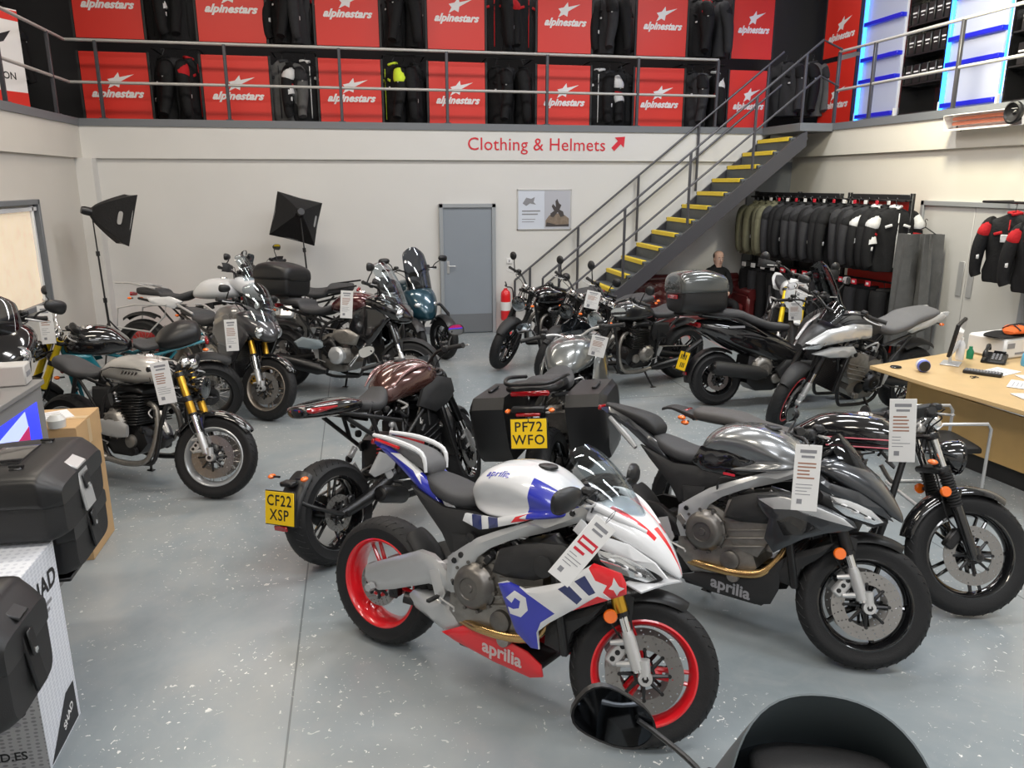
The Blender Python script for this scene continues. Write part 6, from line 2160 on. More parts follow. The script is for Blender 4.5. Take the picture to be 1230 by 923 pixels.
def red_adventure():
    B = base('black and red adventure motorcycle with tall screen standing behind the tourer with the top box', -.88, 10.95, 168, -8, -15, 1.1, ('wire', DMET), {}, 'vee', seed=81, Rf=.33, wb=1.48)
    tank(B, RED, z=.96, x0=-.12, x1=.40, w=.19, h=.15)
    nose_fairing(B, BLK, .02, .12, .8, side=False); beak(B, RED)
    dual_seat(B, .88)
    B.screen((.60, 1.08), (.46, 1.36), .13, .11, bulge=.12, mt=SMOKE)
    B.bars(z=1.18, w=.42, rise=.05, guards=True); B.mirrors(z=1.24, y=.28, up=.16, out=.04)
    top = None
    m = MB(DMET)
    for sg in (-1, 1): m.tube([(-.5, sg * .14, .95), (-.85, sg * .13, 1.0)], .011, 8)
    B.o('luggage_rack', m)
    rear_light(B, -.84, .92, BLKM)
red_adventure()

def dark_red_tourer():
    B = base('black tourer with dark red tank and black top box, facing the bronze motorcycle', -.22, 8.95, -32, -8, 20, 1.12, ('y5', DMET), dict(up=GBLK, low=CHR), 'boxer', seed=91, wr=.19, wb=1.5)
    dr = paint('dark_red', (.07, .008, .010), .3, .25)
    tank(B, dr, z=.92, w=.20, h=.14)
    nose_fairing(B, GBLK, 0.0, .03, 1.15)
    dual_seat(B, .85, step=.07, w=.17)
    B.screen((.66, .98), (.40, 1.38), .20, .17, bulge=.15, mt=CLEAR, curl=.05)
    B.bars(z=1.05, w=.40, rise=.06); B.mirrors(z=1.12, y=.32, up=.14, out=.06, sz=(.07, .04))
    m = MB(MET)
    for sg in (-1, 1): m.panel([(-.02, .60), (.0, .68), (.16, .70), (.30, .64), (.26, .54), (.08, .54)], lambda x, z: .26, th=.05, edge=.03, sy=sg)
    B.o('cylinder_guard', m)
    m = MB(paint('pale_blue_grey', (.30, .36, .40), .3, .3))
    for sg in (-1, 1): m.panel([(-.50, .52), (-.40, .58), (-.20, .56), (-.10, .50), (-.24, .46), (-.44, .46)], lambda x, z: .22, th=.03, edge=.02, sy=sg)
    B.o('lower_side_panel', m)
    top_box(B, -.80, 1.15, BLK, BLK, w=.46, d=.42, h=.30)
    B.muffler((-.1, -.18, .25), (-.70, -.24, .34), .065, DMET)
    B.muffler((-.1, .18, .25), (-.70, .24, .34), .065, DMET)
    m = MB(CHR); 
    for sg in (-1, 1): m.tube([(.34, sg * .12, .62), (.36, sg * .26, .52), (.24, sg * .30, .34)], .014, 8, smooth=4)
    B.o('crash_bar', m)
    rear_light(B, -.84, .88, BLKM)
dark_red_tourer()

# leaning three wheeler
def three_wheeler():
    B = Bike('teal and black three wheeler with two front wheels near the grey door', 'motorcycle', .62, 11.2, -68, 0, 0, 1.08, wb=1.42, Rf=.28)
    tl = paint('teal', (.010, .050, .075), .3, .28)
    for sg in (-1, 1):
        M = Matrix.Translation((B.fx, sg * .22, B.Rf)) @ Matrix.Rotation(R_(8), 4, 'Z')
        w = B.o('front_wheel', rim_mesh(B.Rf, .11, 'y5', GBLK), M=M)
        obj('tyre', tyre_mesh(B.Rf, .11), w)
        obj('brake_disc', disc_mesh(.13, .08, DMET), w, Matrix.Translation((0, sg * .06, 0)))
        m = MB(DMET); m.tube([(B.fx - .02, sg * .32, B.Rf), (B.fx - .06, sg * .32, B.Rf + .30), (B.fx - .12, sg * .24, B.Rf + .42)], [.02, .022, .02], 10)
        m.tube([(B.fx - .12, sg * .24, B.Rf + .42), (B.fx - .14, 0, B.Rf + .44)], .02, 10); m.tube([(B.fx - .06, sg * .32, B.Rf + .2), (B.fx - .14, 0, B.Rf + .26)], .018, 10)
        B.o('suspension_arm', m)
        m = MB(BLK); rows = []
        for i in range(19):
            a = R_(35 + 115 * i / 18)
            rows.append([(B.fx + (B.Rf + .025) * math.cos(a), sg * .22 + .062 * u, B.Rf + (B.Rf + .025 - .03 * u * u) * math.sin(a)) for u in (-1, -.6, 0, .6, 1)])
        m.sheet(rows, .004); B.o('front_mudguard', m)
    B.wheels('y5', GBLK, .12, .15, front=False)
    B.swingarm(DMET); B.engine('sport'); B.clutter(5, n=20); cradle(B)
    m = MB(tl)
    m.loft([(.30, .74, .20, .10, .22, 3), (.44, .74, .22, .20, .22, 2.8), (.58, .70, .20, .20, .20, 2.6), (.70, .64, .13, .12, .12, 2.4), (.76, .60, .05, .04, .05, 2.2)], n=34, sub=5)
    f = B.o('front_fairing', m)
    for sg in (-1, 1):
        m = MB(LAMP); m.ball((.66, sg * .10, .72), .055, 16, (.8, 1.2, .7)); obj('headlight', m, f)
        m = MB(BLK); m.panel([(.10, .50), (.16, .78), (.36, .84), (.40, .56), (.26, .40)], lambda x, z: .20, th=.02, edge=.02, sy=sg); B.o('side_fairing', m)
    m = MB(paint('dark_red', (.10, .008, .010), .3, .25)); m.box((.58, -.12, .48), (.10, .10, .05), bev=.015); B.o('lower_trim', m)
    tank(B, tl, z=.86, x0=-.1, x1=.34, w=.15, h=.12)
    dual_seat(B, .82)
    B.screen((.56, .92), (.34, 1.42), .17, .14, bulge=.1, mt=SMOKE, curl=.03)
    B.bars(z=1.08, w=.38, rise=.05, x=.32); B.mirrors(z=1.14, x=.32, y=.28, up=.12, out=.10, sz=(.07, .04)); B.instrument(1.08, x=.36)
    rear_light(B, -.80, .86, BLKM)
three_wheeler()

# black machines by the stairs
def dark_roadster(label, x, y, h, seed, lampm=CHR, tankm=None, wire=False, mats_=None, sides=(-1, 1), bar=.06, tag_=None, sc=1.08, scramble=False, steer=25):
    B = base(label, x, y, h, -8, steer, sc, ('wire' if wire else 'y5', GBLK), dict(usd=False, gaiter=seed % 2 == 0, up=CHR, lower=DMET, cal=DMET, ztop=.95), 'fins', em=DMET, ec=MET, seed=seed, rad=False, dual=False, Rf=.32, wb=1.44, fen=BLKM)
    tank(B, tankm or GBLK, z=.86, x0=-.20, x1=.36, w=.15, h=.125)
    m = MB(SEAT); m.loft([(-.76, .87, .07, .02, .03, 2.8), (-.72, .87, .12, .035, .045, 3), (-.50, .85, .135, .045, .045, 3), (-.36, .82, .13, .04, .045, 3), (-.22, .82, .10, .035, .04, 3), (-.18, .83, .06, .02, .02, 2.6)], n=28, sub=4); B.o('seat', m, sharp=60)
    m = MB(BLKM)
    for sg in (-1, 1): m.panel([(-.36, .74), (-.14, .76), (-.12, .58), (-.26, .54), (-.38, .64)], lambda a, c: .15, th=.02, edge=.02, sy=sg)
    B.o('side_cover', m)
    for sg in (-1, 1):
        B.exhaust([(.12, sg * .07, .66), (.24, sg * .09, .62), (.29, sg * .12, .45), (.22, sg * .15, .25), (.05, sg * .16, .22), (-.15, sg * .17, .24)], .020, MET, 'header_pipe')
        B.muffler((-.15, sg * .17, .24), (-.68, sg * .21, .32), .045, DMET)
    B.bars(z=1.0, w=.40, rise=bar + .03, back=.12); B.round_light(.84, .14, .088, rimm=lampm); B.instrument(1.0, round_=True)
    B.mirrors(z=1.06, y=.30, up=.20, out=.04, fwd=.0, shape='round')
    B.indicators([(B.fxz(.84) + .03, .11, .82, True), (-.80, .06, .84, False)])
    rear_light(B, -.80, .86, BLKM)
    return B
dark_roadster('black retro motorcycle facing the door, first beside the fire extinguisher', 2.52, 10.18, 207, 102)
dark_roadster('black retro motorcycle between the stairs foot and the first black one', 2.98, 9.48, 205, 103, lampm=GBLK)
dark_roadster('all black roadster with side stand out, parked in front of the stairs', 3.18, 8.74, 199, 104, tankm=paint('satin_black', (.02, .02, .022), .2, .4))

# maxi scooter with big top box
def maxi_scooter():
    B = Bike('black maxi scooter with big grey top box and yellow plate', 'scooter', 4.64, 7.66, -2, -6, 12, 1.10, wb=1.5, Rf=.27, Rr=.27, name='scooter', rake=26, hz=.9)
    B.wheels('y5', GBLK, .12, .15, discr=.13, dual=False)
    B.fork(up=DMET, usd=False, lower=DMET, ztop=.90, dual=False)
    B.fender(True, BLK, 30, 160)
    m = MB(GBLK)
    m.loft([(-.98, .80, .04, .03, .03, 2.4), (-.92, .80, .12, .07, .07, 2.6), (-.70, .74, .19, .12, .14, 2.8), (-.40, .66, .21, .14, .20, 2.8), (-.10, .55, .20, .13, .20, 2.8), (.10, .45, .18, .10, .16, 2.8), (.22, .40, .10, .04, .06, 2.6)], n=36, sub=5)
    B.o('rear_body', m, sharp=50)
    m = MB(BLK)
    m.loft([(.18, .55, .16, .12, .28, 3), (.26, .62, .22, .22, .34, 3), (.36, .66, .25, .26, .36, 2.8), (.48, .74, .23, .22, .30, 2.6), (.60, .78, .15, .14, .16, 2.4), (.66, .78, .05, .04, .05, 2.2)], n=36, sub=5)
    B.o('leg_shield', m, sharp=50)
    m = MB(BLKM)
    for sg in (-1, 1): m.panel([(-.20, .36), (-.10, .46), (.20, .44), (.44, .52), (.40, .40), (.20, .28), (-.15, .27)], lambda x, z: .24, th=.05, edge=.02, sy=sg)
    B.o('footboard', m)
    m = MB(SEAT)
    m.loft([(-.90, .92, .08, .02, .03, 2.8), (-.86, .925, .15, .04, .05, 3), (-.58, .91, .18, .055, .05, 3), (-.45, .86, .19, .06, .05, 3), (-.24, .80, .19, .04, .06, 3), (-.06, .78, .15, .03, .05, 2.8), (.0, .78, .08, .02, .03, 2.6)], n=32, sub=5)
    B.o('seat', m, sharp=60)
    m = MB(GBLK)
    for sg in (-1, 1): m.tube([(-.30, sg * .21, .70), (-.60, sg * .20, .86), (-.95, sg * .13, .92)], [.010, .02, .014], 8, smooth=4)
    m.use(mat('grey_badge', (.28, .28, .3), .5))
    for sg in (-1, 1): m.box((-.62, sg * .205, .80), (.16, .006, .02))
    B.o('side_trim', m)
    B.engine('sport', DMET, MET, sx=-.25, sz=-.10)
    m = MB(DMET); m.panel([(-.86, .22), (-.84, .34), (-.70, .38), (-.30, .40), (-.24, .30), (-.34, .22), (-.7, .2)], lambda x, z: .17, th=.07, edge=.03, sy=1); B.o('transmission_case', m)
    B.muffler((-.30, -.20, .32), (-.88, -.24, .42), .07, BLKM, DMET)
    B.clutter(77, n=14, x0=-.7, x1=-.2, z0=.3, z1=.5)
    top_box(B, -.96, 1.14, BLK, paint('box_grey', (.075, .08, .078), .3, .25), w=.52, d=.46, h=.36)
    B.screen((.58, .95), (.36, 1.42), .20, .16, bulge=.14, mt=SMOKE, curl=.04)
    B.bars(z=1.02, w=.36, rise=.03, x=.24); B.mirrors(z=1.06, x=.30, y=.30, up=.14, out=.05); B.instrument(1.03, x=.34)
    for sg in (-1, 1):
        m = MB(LAMP); m.ball((.60, sg * .09, .82), .05, 14, (.7, 1.3, .7)); B.o('headlight', m)
    m = MB(REDL); m.box((-.97, 0, .82), (.03, .26, .05), bev=.012); B.o('tail_light', m)
    B.fender(False, BLK, 60, 185, w=.08, gap=.03, tip=.9, drop=.02)
    m = MB(BLK); m.tube([(-.90, 0, .66), (-1.04, 0, .56), (-1.07, 0, .50)], [.03, .02, .015], 8, smooth=3); B.o('plate_carrier', m)
    B.plate('', '', -1.09, .46, 18)
    m = MB(REDL); m.box((-1.07, 0, .335), (.012, .08, .03), bev=.003); B.o('rear_reflector', m)
maxi_scooter()

def silver_crossover():
    B = base('crossover motorcycle with silver white nose, red wheel stripe and grey seat by the desk', 4.92, 6.98, 194, -8, 25, 1.12, ('y5', GBLK), dict(up=DMET, low=CHR), 'sport', seed=111, wb=1.5)
    s = paint('pearl_silver', (.55, .56, .57), .3, .25)
    tank(B, BLKM, z=.90, w=.17, h=.13)
    # swept silver cowls beside the lamp
    for sg in (-1, 1):
        m = MB(s)
        m.panel([(.10, .86), (.14, .98), (.34, 1.00), (.56, .94), (.72, .82), (.60, .80), (.44, .84), (.26, .86)], lambda x, z: .22 - .34 * max(0, x - .36), th=.02, edge=.03, grid=.03, sy=sg)
        m.panel([(.24, .74), (.30, .80), (.50, .79), (.66, .73), (.50, .70), (.34, .70)], lambda x, z: .21 - .3 * max(0, x - .36), th=.02, edge=.02, grid=.03, sy=sg)
        B.o('side_fairing', m)
        m = MB(LAMP); m.panel([(.56, .86), (.66, .83), (.74, .77), (.62, .78)], lambda x, z: .16 - .5 * max(0, x - .56), th=.02, edge=.01, sy=sg); B.o('headlight', m)
    m = MB(BLK); m.loft([(.36, .90, .17, .07, .10, 2.6), (.50, .88, .15, .08, .12, 2.5), (.64, .83, .10, .06, .09, 2.4), (.74, .78, .04, .02, .03, 2.2)], n=30, sub=4); B.o('front_cowl', m)
    m = MB(SEATG); m.loft([(-.86, .99, .06, .02, .03, 2.8), (-.82, .99, .12, .03, .045, 3), (-.55, .95, .15, .045, .05, 3), (-.42, .90, .15, .045, .05, 3), (-.24, .87, .14, .04, .05, 3), (-.12, .90, .09, .04, .05, 2.6)], n=30, sub=5); B.o('seat', m, sharp=60)
    m = MB(s)
    for sg in (-1, 1): m.panel([(-.95, 1.0), (-.86, 1.0), (-.60, .93), (-.40, .86), (-.50, .83), (-.74, .88), (-.92, .95)], lambda x, z: .14, th=.02, edge=.02, sy=sg)
    B.o('tail_fairing', m)
    m = MB(RED); m.M = B.MS @ Matrix.Translation((B.fx, 0, B.Rf))
    for sg in (-1, 1): m.lathe([(.213, sg * .046), (.218, sg * .052), (.206, sg * .054), (.203, sg * .048)], n=60, closed=True)
    o = obj('wheel_stripe', m, B.root)
    B.bars(z=1.06, w=.40, rise=.05, guards=False, mt=DMET); B.mirrors(z=1.1, y=.28, up=.12, out=.05, sides=(-1,))
    B.screen((.52, 1.0), (.40, 1.16), .10, .09, bulge=.09, mt=SMOKE)
    B.instrument(1.07)
    rear_light(B, -.92, .93, BLKM)
silver_crossover()

# slim enduro with yellow fork behind the scooters
def enduro():
    B = base('slim enduro motorcycle with yellow fork and white number cards in front of the clothes rack', 5.36, 9.25, -112, -8, 0, 1.12, ('wire', DMET), dict(up=YEL, low=CHR, zup=.62, ztop=1.0), 'sport', seed=121, Rf=.34, wb=1.46, dual=False, fen=None, wf=.09, wr=.12)
    m = MB(WHT); m.loft([(.34, .74, .045, .01, .02, 2.6), (.56, .80, .06, .012, .02, 2.6), (.80, .78, .055, .012, .02, 2.6), (.98, .70, .03, .008, .01, 2.4)], n=20, sub=4); B.o('front_mudguard', m, True)
    m = MB(WHT); m.panel([(.52, .80), (.56, 1.02), (.52, 1.12), (.49, .95)], lambda x, z: .11, both=True, edge=.02, grid=.05); B.o('number_board', m, True)
    tank(B, WHT, z=.94, x0=-.05, x1=.36, w=.12, h=.12)
    m = MB(SEAT); m.loft([(-.80, 1.0, .05, .02, .03, 2.8), (-.55, .97, .08, .03, .05, 3), (-.2, .94, .08, .03, .05, 3), (.1, 1.0, .06, .03, .04, 2.6)], n=24, sub=4); B.o('seat', m)
    m = MB(WHT); m.loft([(-1.0, 1.02, .04, .01, .015, 2.6), (-.8, .97, .09, .015, .03, 2.6), (-.5, .90, .10, .02, .04, 2.6)], n=20, sub=4); B.o('rear_mudguard', m)
    B.bars(z=1.16, w=.42, rise=.06, guards=True)
    B.mirrors(z=1.2, y=.3, up=.1, out=.05, shape='round')
enduro()

# teal framed roadster at the far left
def teal_roadster():
    B = base('roadster with teal frame and bright yellow fork beside the left counter', -2.32, 7.84, 193, -8, 20, 1.08, ('wire', DMET), dict(up=YEL, low=CHR, zup=.56, ztop=.98), 'boxer', seed=131, cr=False, em=MET, ec=ALU, wb=1.46)
    tl = paint('teal_frame', (.01, .19, .25), .2, .3)
    cradle(B, tl)
    for sg in (-1, 1):
        m = MB(tl); m.panel([(.10, .70), (.16, .84), (.36, .86), (.42, .74), (.28, .66)], lambda x, z: .17, th=.02, edge=.02, sy=sg)
        B.o('frame_panel', m)
    tank(B, GBLK, z=.88, w=.17)
    m = MB(BLK); m.loft([(-.72, .92, .03, .02, .03, 2.2), (-.68, .92, .13, .10, .08, 2.2), (-.54, .90, .17, .13, .10, 2.2), (-.40, .88, .16, .08, .08, 2.4), (-.34, .86, .08, .03, .04, 2.3)], n=30, sub=5); B.o('seat_cowl', m, sharp=60)
    m = MB(SEAT); m.loft([(-.38, .86, .12, .03, .04, 2.8), (-.24, .84, .12, .03, .04, 2.8), (-.16, .87, .07, .03, .03, 2.6)], n=24, sub=4); B.o('seat', m)
    B.bars(z=1.04, w=.40, rise=.06, mt=CHR); B.mirrors(z=1.08, y=.30, up=.14, out=.08, sz=(.07, .035))
    B.round_light(.88, .14, .09); B.instrument(1.02, round_=True)
    rear_light(B, -.76, .84, BLKM)
teal_roadster()

def left_black_tourer():
    B = base('big black faired motorcycle cut by the left edge of the photo', -3.05, 6.53, -57, -6, 15, 1.2, ('s10', ALU), dict(up=GBLK, low=CHR), 'vee', seed=141, wb=1.5)
    tank(B, GBLK, z=.98, w=.2, h=.16)
    f = nose_fairing(B, GBLK, -.02, .16, 1.25)
    B.screen((.60, 1.14), (.42, 1.36), .16, .14, bulge=.14, mt=SMOKE)
    dual_seat(B, .88)
    B.bars(z=1.16, w=.40, rise=.05); B.mirrors(z=1.2, y=.30, up=.10, out=.08, sz=(.08, .045))
    rear_light(B, -.86, .92, BLKM)
left_black_tourer()

# motorcycle under the camera: only its screen and left mirror are in frame
def near_bike():
    B = Bike('dark motorcycle at the very bottom, only its screen and left mirror in view', 'motorcycle', .78, .83, 71, 0, 0, 1.05, wb=1.42)
    B.wheels('y5', GBLK, .12, .17)
    B.fork(up=GBLK); B.swingarm(); B.engine('sport'); cradle(B); B.clutter(8, n=12)
    tank(B, GBLK, z=.90, w=.18); dual_seat(B, .84)
    B.bars(z=1.06, w=.38, rise=.05)
    nose_fairing(B, GBLK, 0, .06, 1.0)
    m = MB(mat('dark_teal_screen', (.085, .105, .115), .45))
    rows = []
    for i in range(15):
        t = i / 14
        row = []
        for j in range(-12, 13):
            u = j / 12
            a = u * 1.35
            w = .235 * (1 - .16 * t)
            hgt = .265 * t * (1 - (.45 + .12 * u) * abs(u) ** 2.6)
            row.append((.60 - .17 * (1 - math.cos(a)) - .10 * t - .04 * t * t, w * math.sin(a) / math.sin(1.35) , 1.0 + hgt - .04 * abs(u) ** 3))
        rows.append(row)
    m.sheet(rows, .004); B.o('screen', m, sharp=60)
    m = MB(BLKM)
    m.loft([(.30, 1.10, .12, .02, .03, 3), (.36, 1.125, .14, .035, .05, 3), (.44, 1.12, .14, .03, .06, 2.8), (.52, 1.08, .10, .02, .06, 2.6)], n=30, sub=4); B.o('dash_hood', m)
    B.mirrors(z=1.06, x=.36, y=.20, up=.10, out=.17, fwd=.11, sz=(.10, .062), sides=(1,), tilt=42, glass=mat('mirror_dark_reflection', (.14, .16, .19), .04, 1.))  # glass colour darkened to stand for a dark reflection
near_bike()

# ================================================================== desk, chair and things on them
WOOD = mat('light_oak_laminate', (.60, .42, .21), .4, noise=.12, nscale=6)
WOODF = mat('oak_front_panel', (.55, .36, .14), .45, noise=.14, nscale=5)
t = thing('service_desk', 'light wood service desk with a pointed corner at the right', 'desk', (5.4, 5.2, 0))
O = V(t.location)
def prism(b, pts, z0, z1, e=.006):
    n = len(pts)
    b.add([(x, y, z0) for x, y in pts] + [(x, y, z1) for x, y in pts], [tuple(range(n))[::-1], tuple(range(n, 2 * n))] + [(i, (i + 1) % n, n + (i + 1) % n, n + i) for i in range(n)])
top = [(4.62, 6.22), (4.68, 5.5), (4.82, 4.6), (5.02, 3.6), (5.2, 2.8), (6.5, 2.8), (6.55, 6.1), (6.2, 6.75), (5.6, 6.52)]
b = MB(WOOD); prism(b, [(x - O.x, y - O.y) for x, y in top], .722, .75); b.use(WOODF); prism(b, [(x - O.x + .004, y - O.y) for x, y in top], .716, .722); obj('worktop', b, t)
b = MB(WOODF)
b.M = Matrix.Translation((-O.x, -O.y, 0))
def wallseg(b, a, c, z0, z1, th=.03):
    a = V((*a, 0)); c = V((*c, 0)); d = (c - a); n = V((-d.y, d.x, 0)).normalized() * th
    b.add([tuple(p + V((0, 0, z))) for z in (z0, z1) for p in (a, c, c + n, a + n)], [(3, 2, 1, 0), (4, 5, 6, 7), (0, 1, 5, 4), (1, 2, 6, 5), (2, 3, 7, 6), (3, 0, 4, 7)])
wallseg(b, (4.98, 6.1), (5.14, 4.5), .16, .60); wallseg(b, (5.14, 4.5), (5.45, 2.9), .16, .60); wallseg(b, (4.98, 6.1), (5.5, 6.35), .16, .60)
obj('front_panel', b, t)
b = MB(BLKM); b.M = Matrix.Translation((-O.x, -O.y, 0))
wallseg(b, (5.03, 6.05), (5.19, 4.5), 0, .16); wallseg(b, (5.19, 4.5), (5.50, 2.9), 0, .16); wallseg(b, (5.06, 6.05), (5.22, 4.5), .60, .716); wallseg(b, (5.22, 4.5), (5.53, 2.9), .60, .716)  # upper black strips stand in for the dark gap below the worktop
obj('plinth', b, t)

def put(name, b, loc, label, cat, rz=0, group=None, parts=()):
    if parts:
        r = thing(name, label, cat, loc, (0, 0, R_(rz)), group)
        for nm, m in parts: obj(nm, m, r)
        return r
    o = obj(name, b); o.location = loc; o.rotation_euler = (0, 0, R_(rz)); return tag(o, label, cat, group)
ZT = .751
b = MB(BLK); b.box((0, 0, .26), (.03, .50, .31), (0, .14, 0), bev=.006)
s_ = MB(mat('screen_dark', (.03, .012, .012), .15, coat=1.)); s_.box((.020, 0, .26), (.004, .47, .28), (0, .14, 0))
f_ = MB(ALU); f_.box((-.02, 0, .006), (.16, .22, .012), bev=.004); f_.tube([(-.03, 0, .01), (-.04, 0, .14), (-.01, 0, .22)], .016, 10)
put('monitor', None, (5.42, 6.12, ZT), 'thin black monitor on the desk seen edge on', 'monitor', -48, parts=(('housing', b), ('screen', s_), ('stand', f_)))
b = MB(WHT); b.lathe([(0, 0), (.035, 0), (.037, .02), (.037, .15), (.02, .18), (.014, .19), (0, .19)], axis='z', n=24)
c_ = MB(PAPER); c_.lathe([(.015, .188), (.015, .215), (.006, .22), (.005, .24), (0, .24)], axis='z', n=16)
put('spray_bottle', None, (5.62, 6.28, ZT), 'slim white bottle on the desk right of the monitor', 'bottle', parts=(('body', b), ('cap', c_)))
b = MB(mat('green_bottle', (.02, .25, .12), .3)); b.lathe([(0, 0), (.03, 0), (.032, .07), (.016, .10), (.016, .12), (0, .12)], axis='z', n=20)
put('bottle', b, (5.75, 6.3, ZT), 'small green bottle next to the slim white bottle', 'bottle')
b = MB(BLK); b.box((0, 0, .03), (.2, .2, .05), (R_(18), 0, 0), bev=.012); b.use(GREYINK)
for i in range(4):
    for j in range(3): b.box((-.01 + .03 * j, -.06 + .03 * i, .062 - .018 + .0095 * i), (.02, .018, .008), (R_(18), 0, 0), bev=.003)
b.use(GBLK); b.box((.03, .07, .085), (.10, .05, .004), (R_(18), 0, 0))
h_ = MB(BLK); h_.tube([(-.07, -.09, .06), (-.07, -.08, .10), (-.07, .0, .12), (-.07, .08, .14), (-.07, .10, .10)], [.024, .02, .016, .02, .024], 12, smooth=4)
put('desk_phone', None, (5.86, 6.12, ZT), 'black desk phone tilted beside the white printer', 'phone', -50, parts=(('base', b), ('handset', h_)))
b = MB(PAPER); b.box((0, 0, .10), (.46, .40, .20), bev=.02); b.use(GREYINK); b.box((-.15, -.202, .13), (.10, .004, .05)); b.box((.05, -.202, .05), (.26, .006, .02))
put('printer', b, (6.2, 6.42, ZT), 'white box shaped printer at the back of the desk', 'printer', 12)
b = MB(mat('orange_cloth', (.75, .13, .02), .8, bump=.6, bscale=30)); b.loft([(-.12, .03, .05, .01, .02, 2.4), (-.07, .04, .09, .045, .03, 2.2), (.0, .04, .11, .055, .03, 2.2), (.08, .035, .09, .04, .03, 2.2), (.13, .03, .05, .015, .02, 2.2)], n=22, sub=4)
b.use(INK)
for i in range(5): b.tube([(-.09 + .04 * i, -.09, .055), (-.07 + .04 * i, 0, .10), (-.09 + .04 * i, .08, .055)], .006, 6, smooth=4)
put('glove', b, (6.22, 6.3, ZT + .222), 'orange and black glove lying on the black bag on the printer', 'glove', 20)
b = MB(cloth('black', (.007, .007, .008))); b.loft([(-.26, .008, .08, .006, .006, 2.4), (-.12, .012, .14, .010, .01, 2.4), (.12, .012, .15, .010, .01, 2.4), (.22, .008, .08, .006, .006, 2.4)], n=22, sub=4)
put('bag', b, (6.18, 6.36, ZT + .202), 'flat black bag lying on the white printer', 'bag', 20)
b = MB(mat('blue_plastic', (.12, .42, .68), .35)); b.lathe([(0, 0), (.07, 0), (.075, .02), (.07, .10), (.05, .14), (.03, .155), (0, .155)], axis='z', n=26)
put('tub', b, (6.06, 5.92, ZT), 'pale blue tub on the desk by the right edge', 'tub')
b = MB(BLK); b.box((0, 0, .015), (.30, .10, .03), bev=.006)
b.use(GREYINK)
for i in range(12):
    for j in range(3): b.box((-.13 + .0236 * i, -.03 + .03 * j, .032), (.018, .02, .006), bev=.002)
put('keyboard', b, (5.38, 5.72, ZT), 'narrow black keyboard lying on the desk papers', 'keyboard', -50)
b = MB(INK)
for i in range(3): b.box((.02 * i, .012 * (i % 2), .004 + .002 * i), (.05, .012, .005), (0, 0, .6 * i), bev=.002)
b.tube([(0, .03, .004), (.03, .05, .004), (.05, .02, .004), (.02, 0, .004)], .003, 6, smooth=4)
put('keys', b, (5.20, 5.62, ZT), 'small bunch of dark keys on the desk edge', 'keys', 10)
PPR = mat('paper_white', (.74, .74, .76), .6)
for k, (x, y, rz) in enumerate(((5.62, 5.78, 20), (5.75, 5.5, -15), (5.42, 5.32, 40), (5.22, 4.98, -10))):
    b = MB(PPR); b.box((0, 0, .002), (.30, .21, .003)); b.use(GREYINK)
    for j in range(5): b.box((-.02, .07 - .03 * j, .0038), (.20 - .02 * j, .006, .0004))
    put('paper_sheet', b, (x, y, ZT + .001 * k), ['printed sheet nearest the monitor on the desk', 'printed sheet behind the keyboard at the right', 'printed sheet in front of the keyboard', 'printed sheet at the front edge of the desk'][k], 'paper', rz, 'papers on the desk')
b = MB(GBLK); b.lathe([(0, .0), (.045, 0), (.05, .008), (.045, .014), (0, .014)], axis='z', n=26)
put('coaster', b, (4.80, 6.1, ZT), 'flat black disc on the pointed end of the desk', 'disc')
b = MB(mat('blue_white_pack', (.12, .16, .55), .4)); b.lathe([(.02, -.05), (.05, -.05), (.056, -.03), (.056, .02), (.04, .045), (.02, .05)], o=(0, 0, .058), axis='x', n=28, closed=True); b.use(PAPER); b.lathe([(.057, -.02), (.058, .01)], o=(0, 0, .058), axis='x', n=28)
k_ = MB(BLK); k_.lathe([(0, -.058), (.045, -.056), (.05, -.045), (0, -.04)], o=(0, 0, .058), axis='x', n=26)
put('tape_roll', None, (4.93, 5.92, ZT), 'blue and white roll with black round face on desk edge', 'roll', 70, parts=(('roll', b), ('round_cap', k_)))

# visitor chair with bent chrome tube
t = thing('visitor_chair', 'black cantilever chair with bent chrome tube between bike and desk', 'chair', (4.36, 4.98, 0), (0, 0, R_(-10)))
b = MB(ALU)
for s in (-1, 1):
    b.tube([(-.22, s * .25, .012), (.22, s * .25, .012), (.25, s * .25, .04), (.25, s * .25, .38), (.25, s * .25, .62), (.22, s * .25, .66), (-.12, s * .25, .66), (-.16, s * .25, .62)], .0125, 10)
b.tube([(-.22, -.25, .012), (-.22, .25, .012)], .0125, 10)
obj('frame', b, t)
b = MB(BLK); b.loft([(-.23, .44, .20, .02, .03, 4), (-.20, .44, .23, .035, .035, 4), (.18, .44, .23, .035, .035, 4), (.23, .43, .20, .02, .03, 4)], n=26, sub=4); obj('seat', b, t)
b = MB(BLK); b.M = Matrix.Translation((-.24, 0, .60)) @ Matrix.Rotation(R_(-10), 4, 'Y'); b.loft([(-.14, 0, .03, .18, .18, 4), (-.10, 0, .035, .22, .22, 4), (.08, 0, .035, .22, .22, 4), (.12, 0, .02, .18, .18, 4)], n=26, sub=4, axis='z')
for i in range(len(b.v)): pass
obj('backrest', b, t)

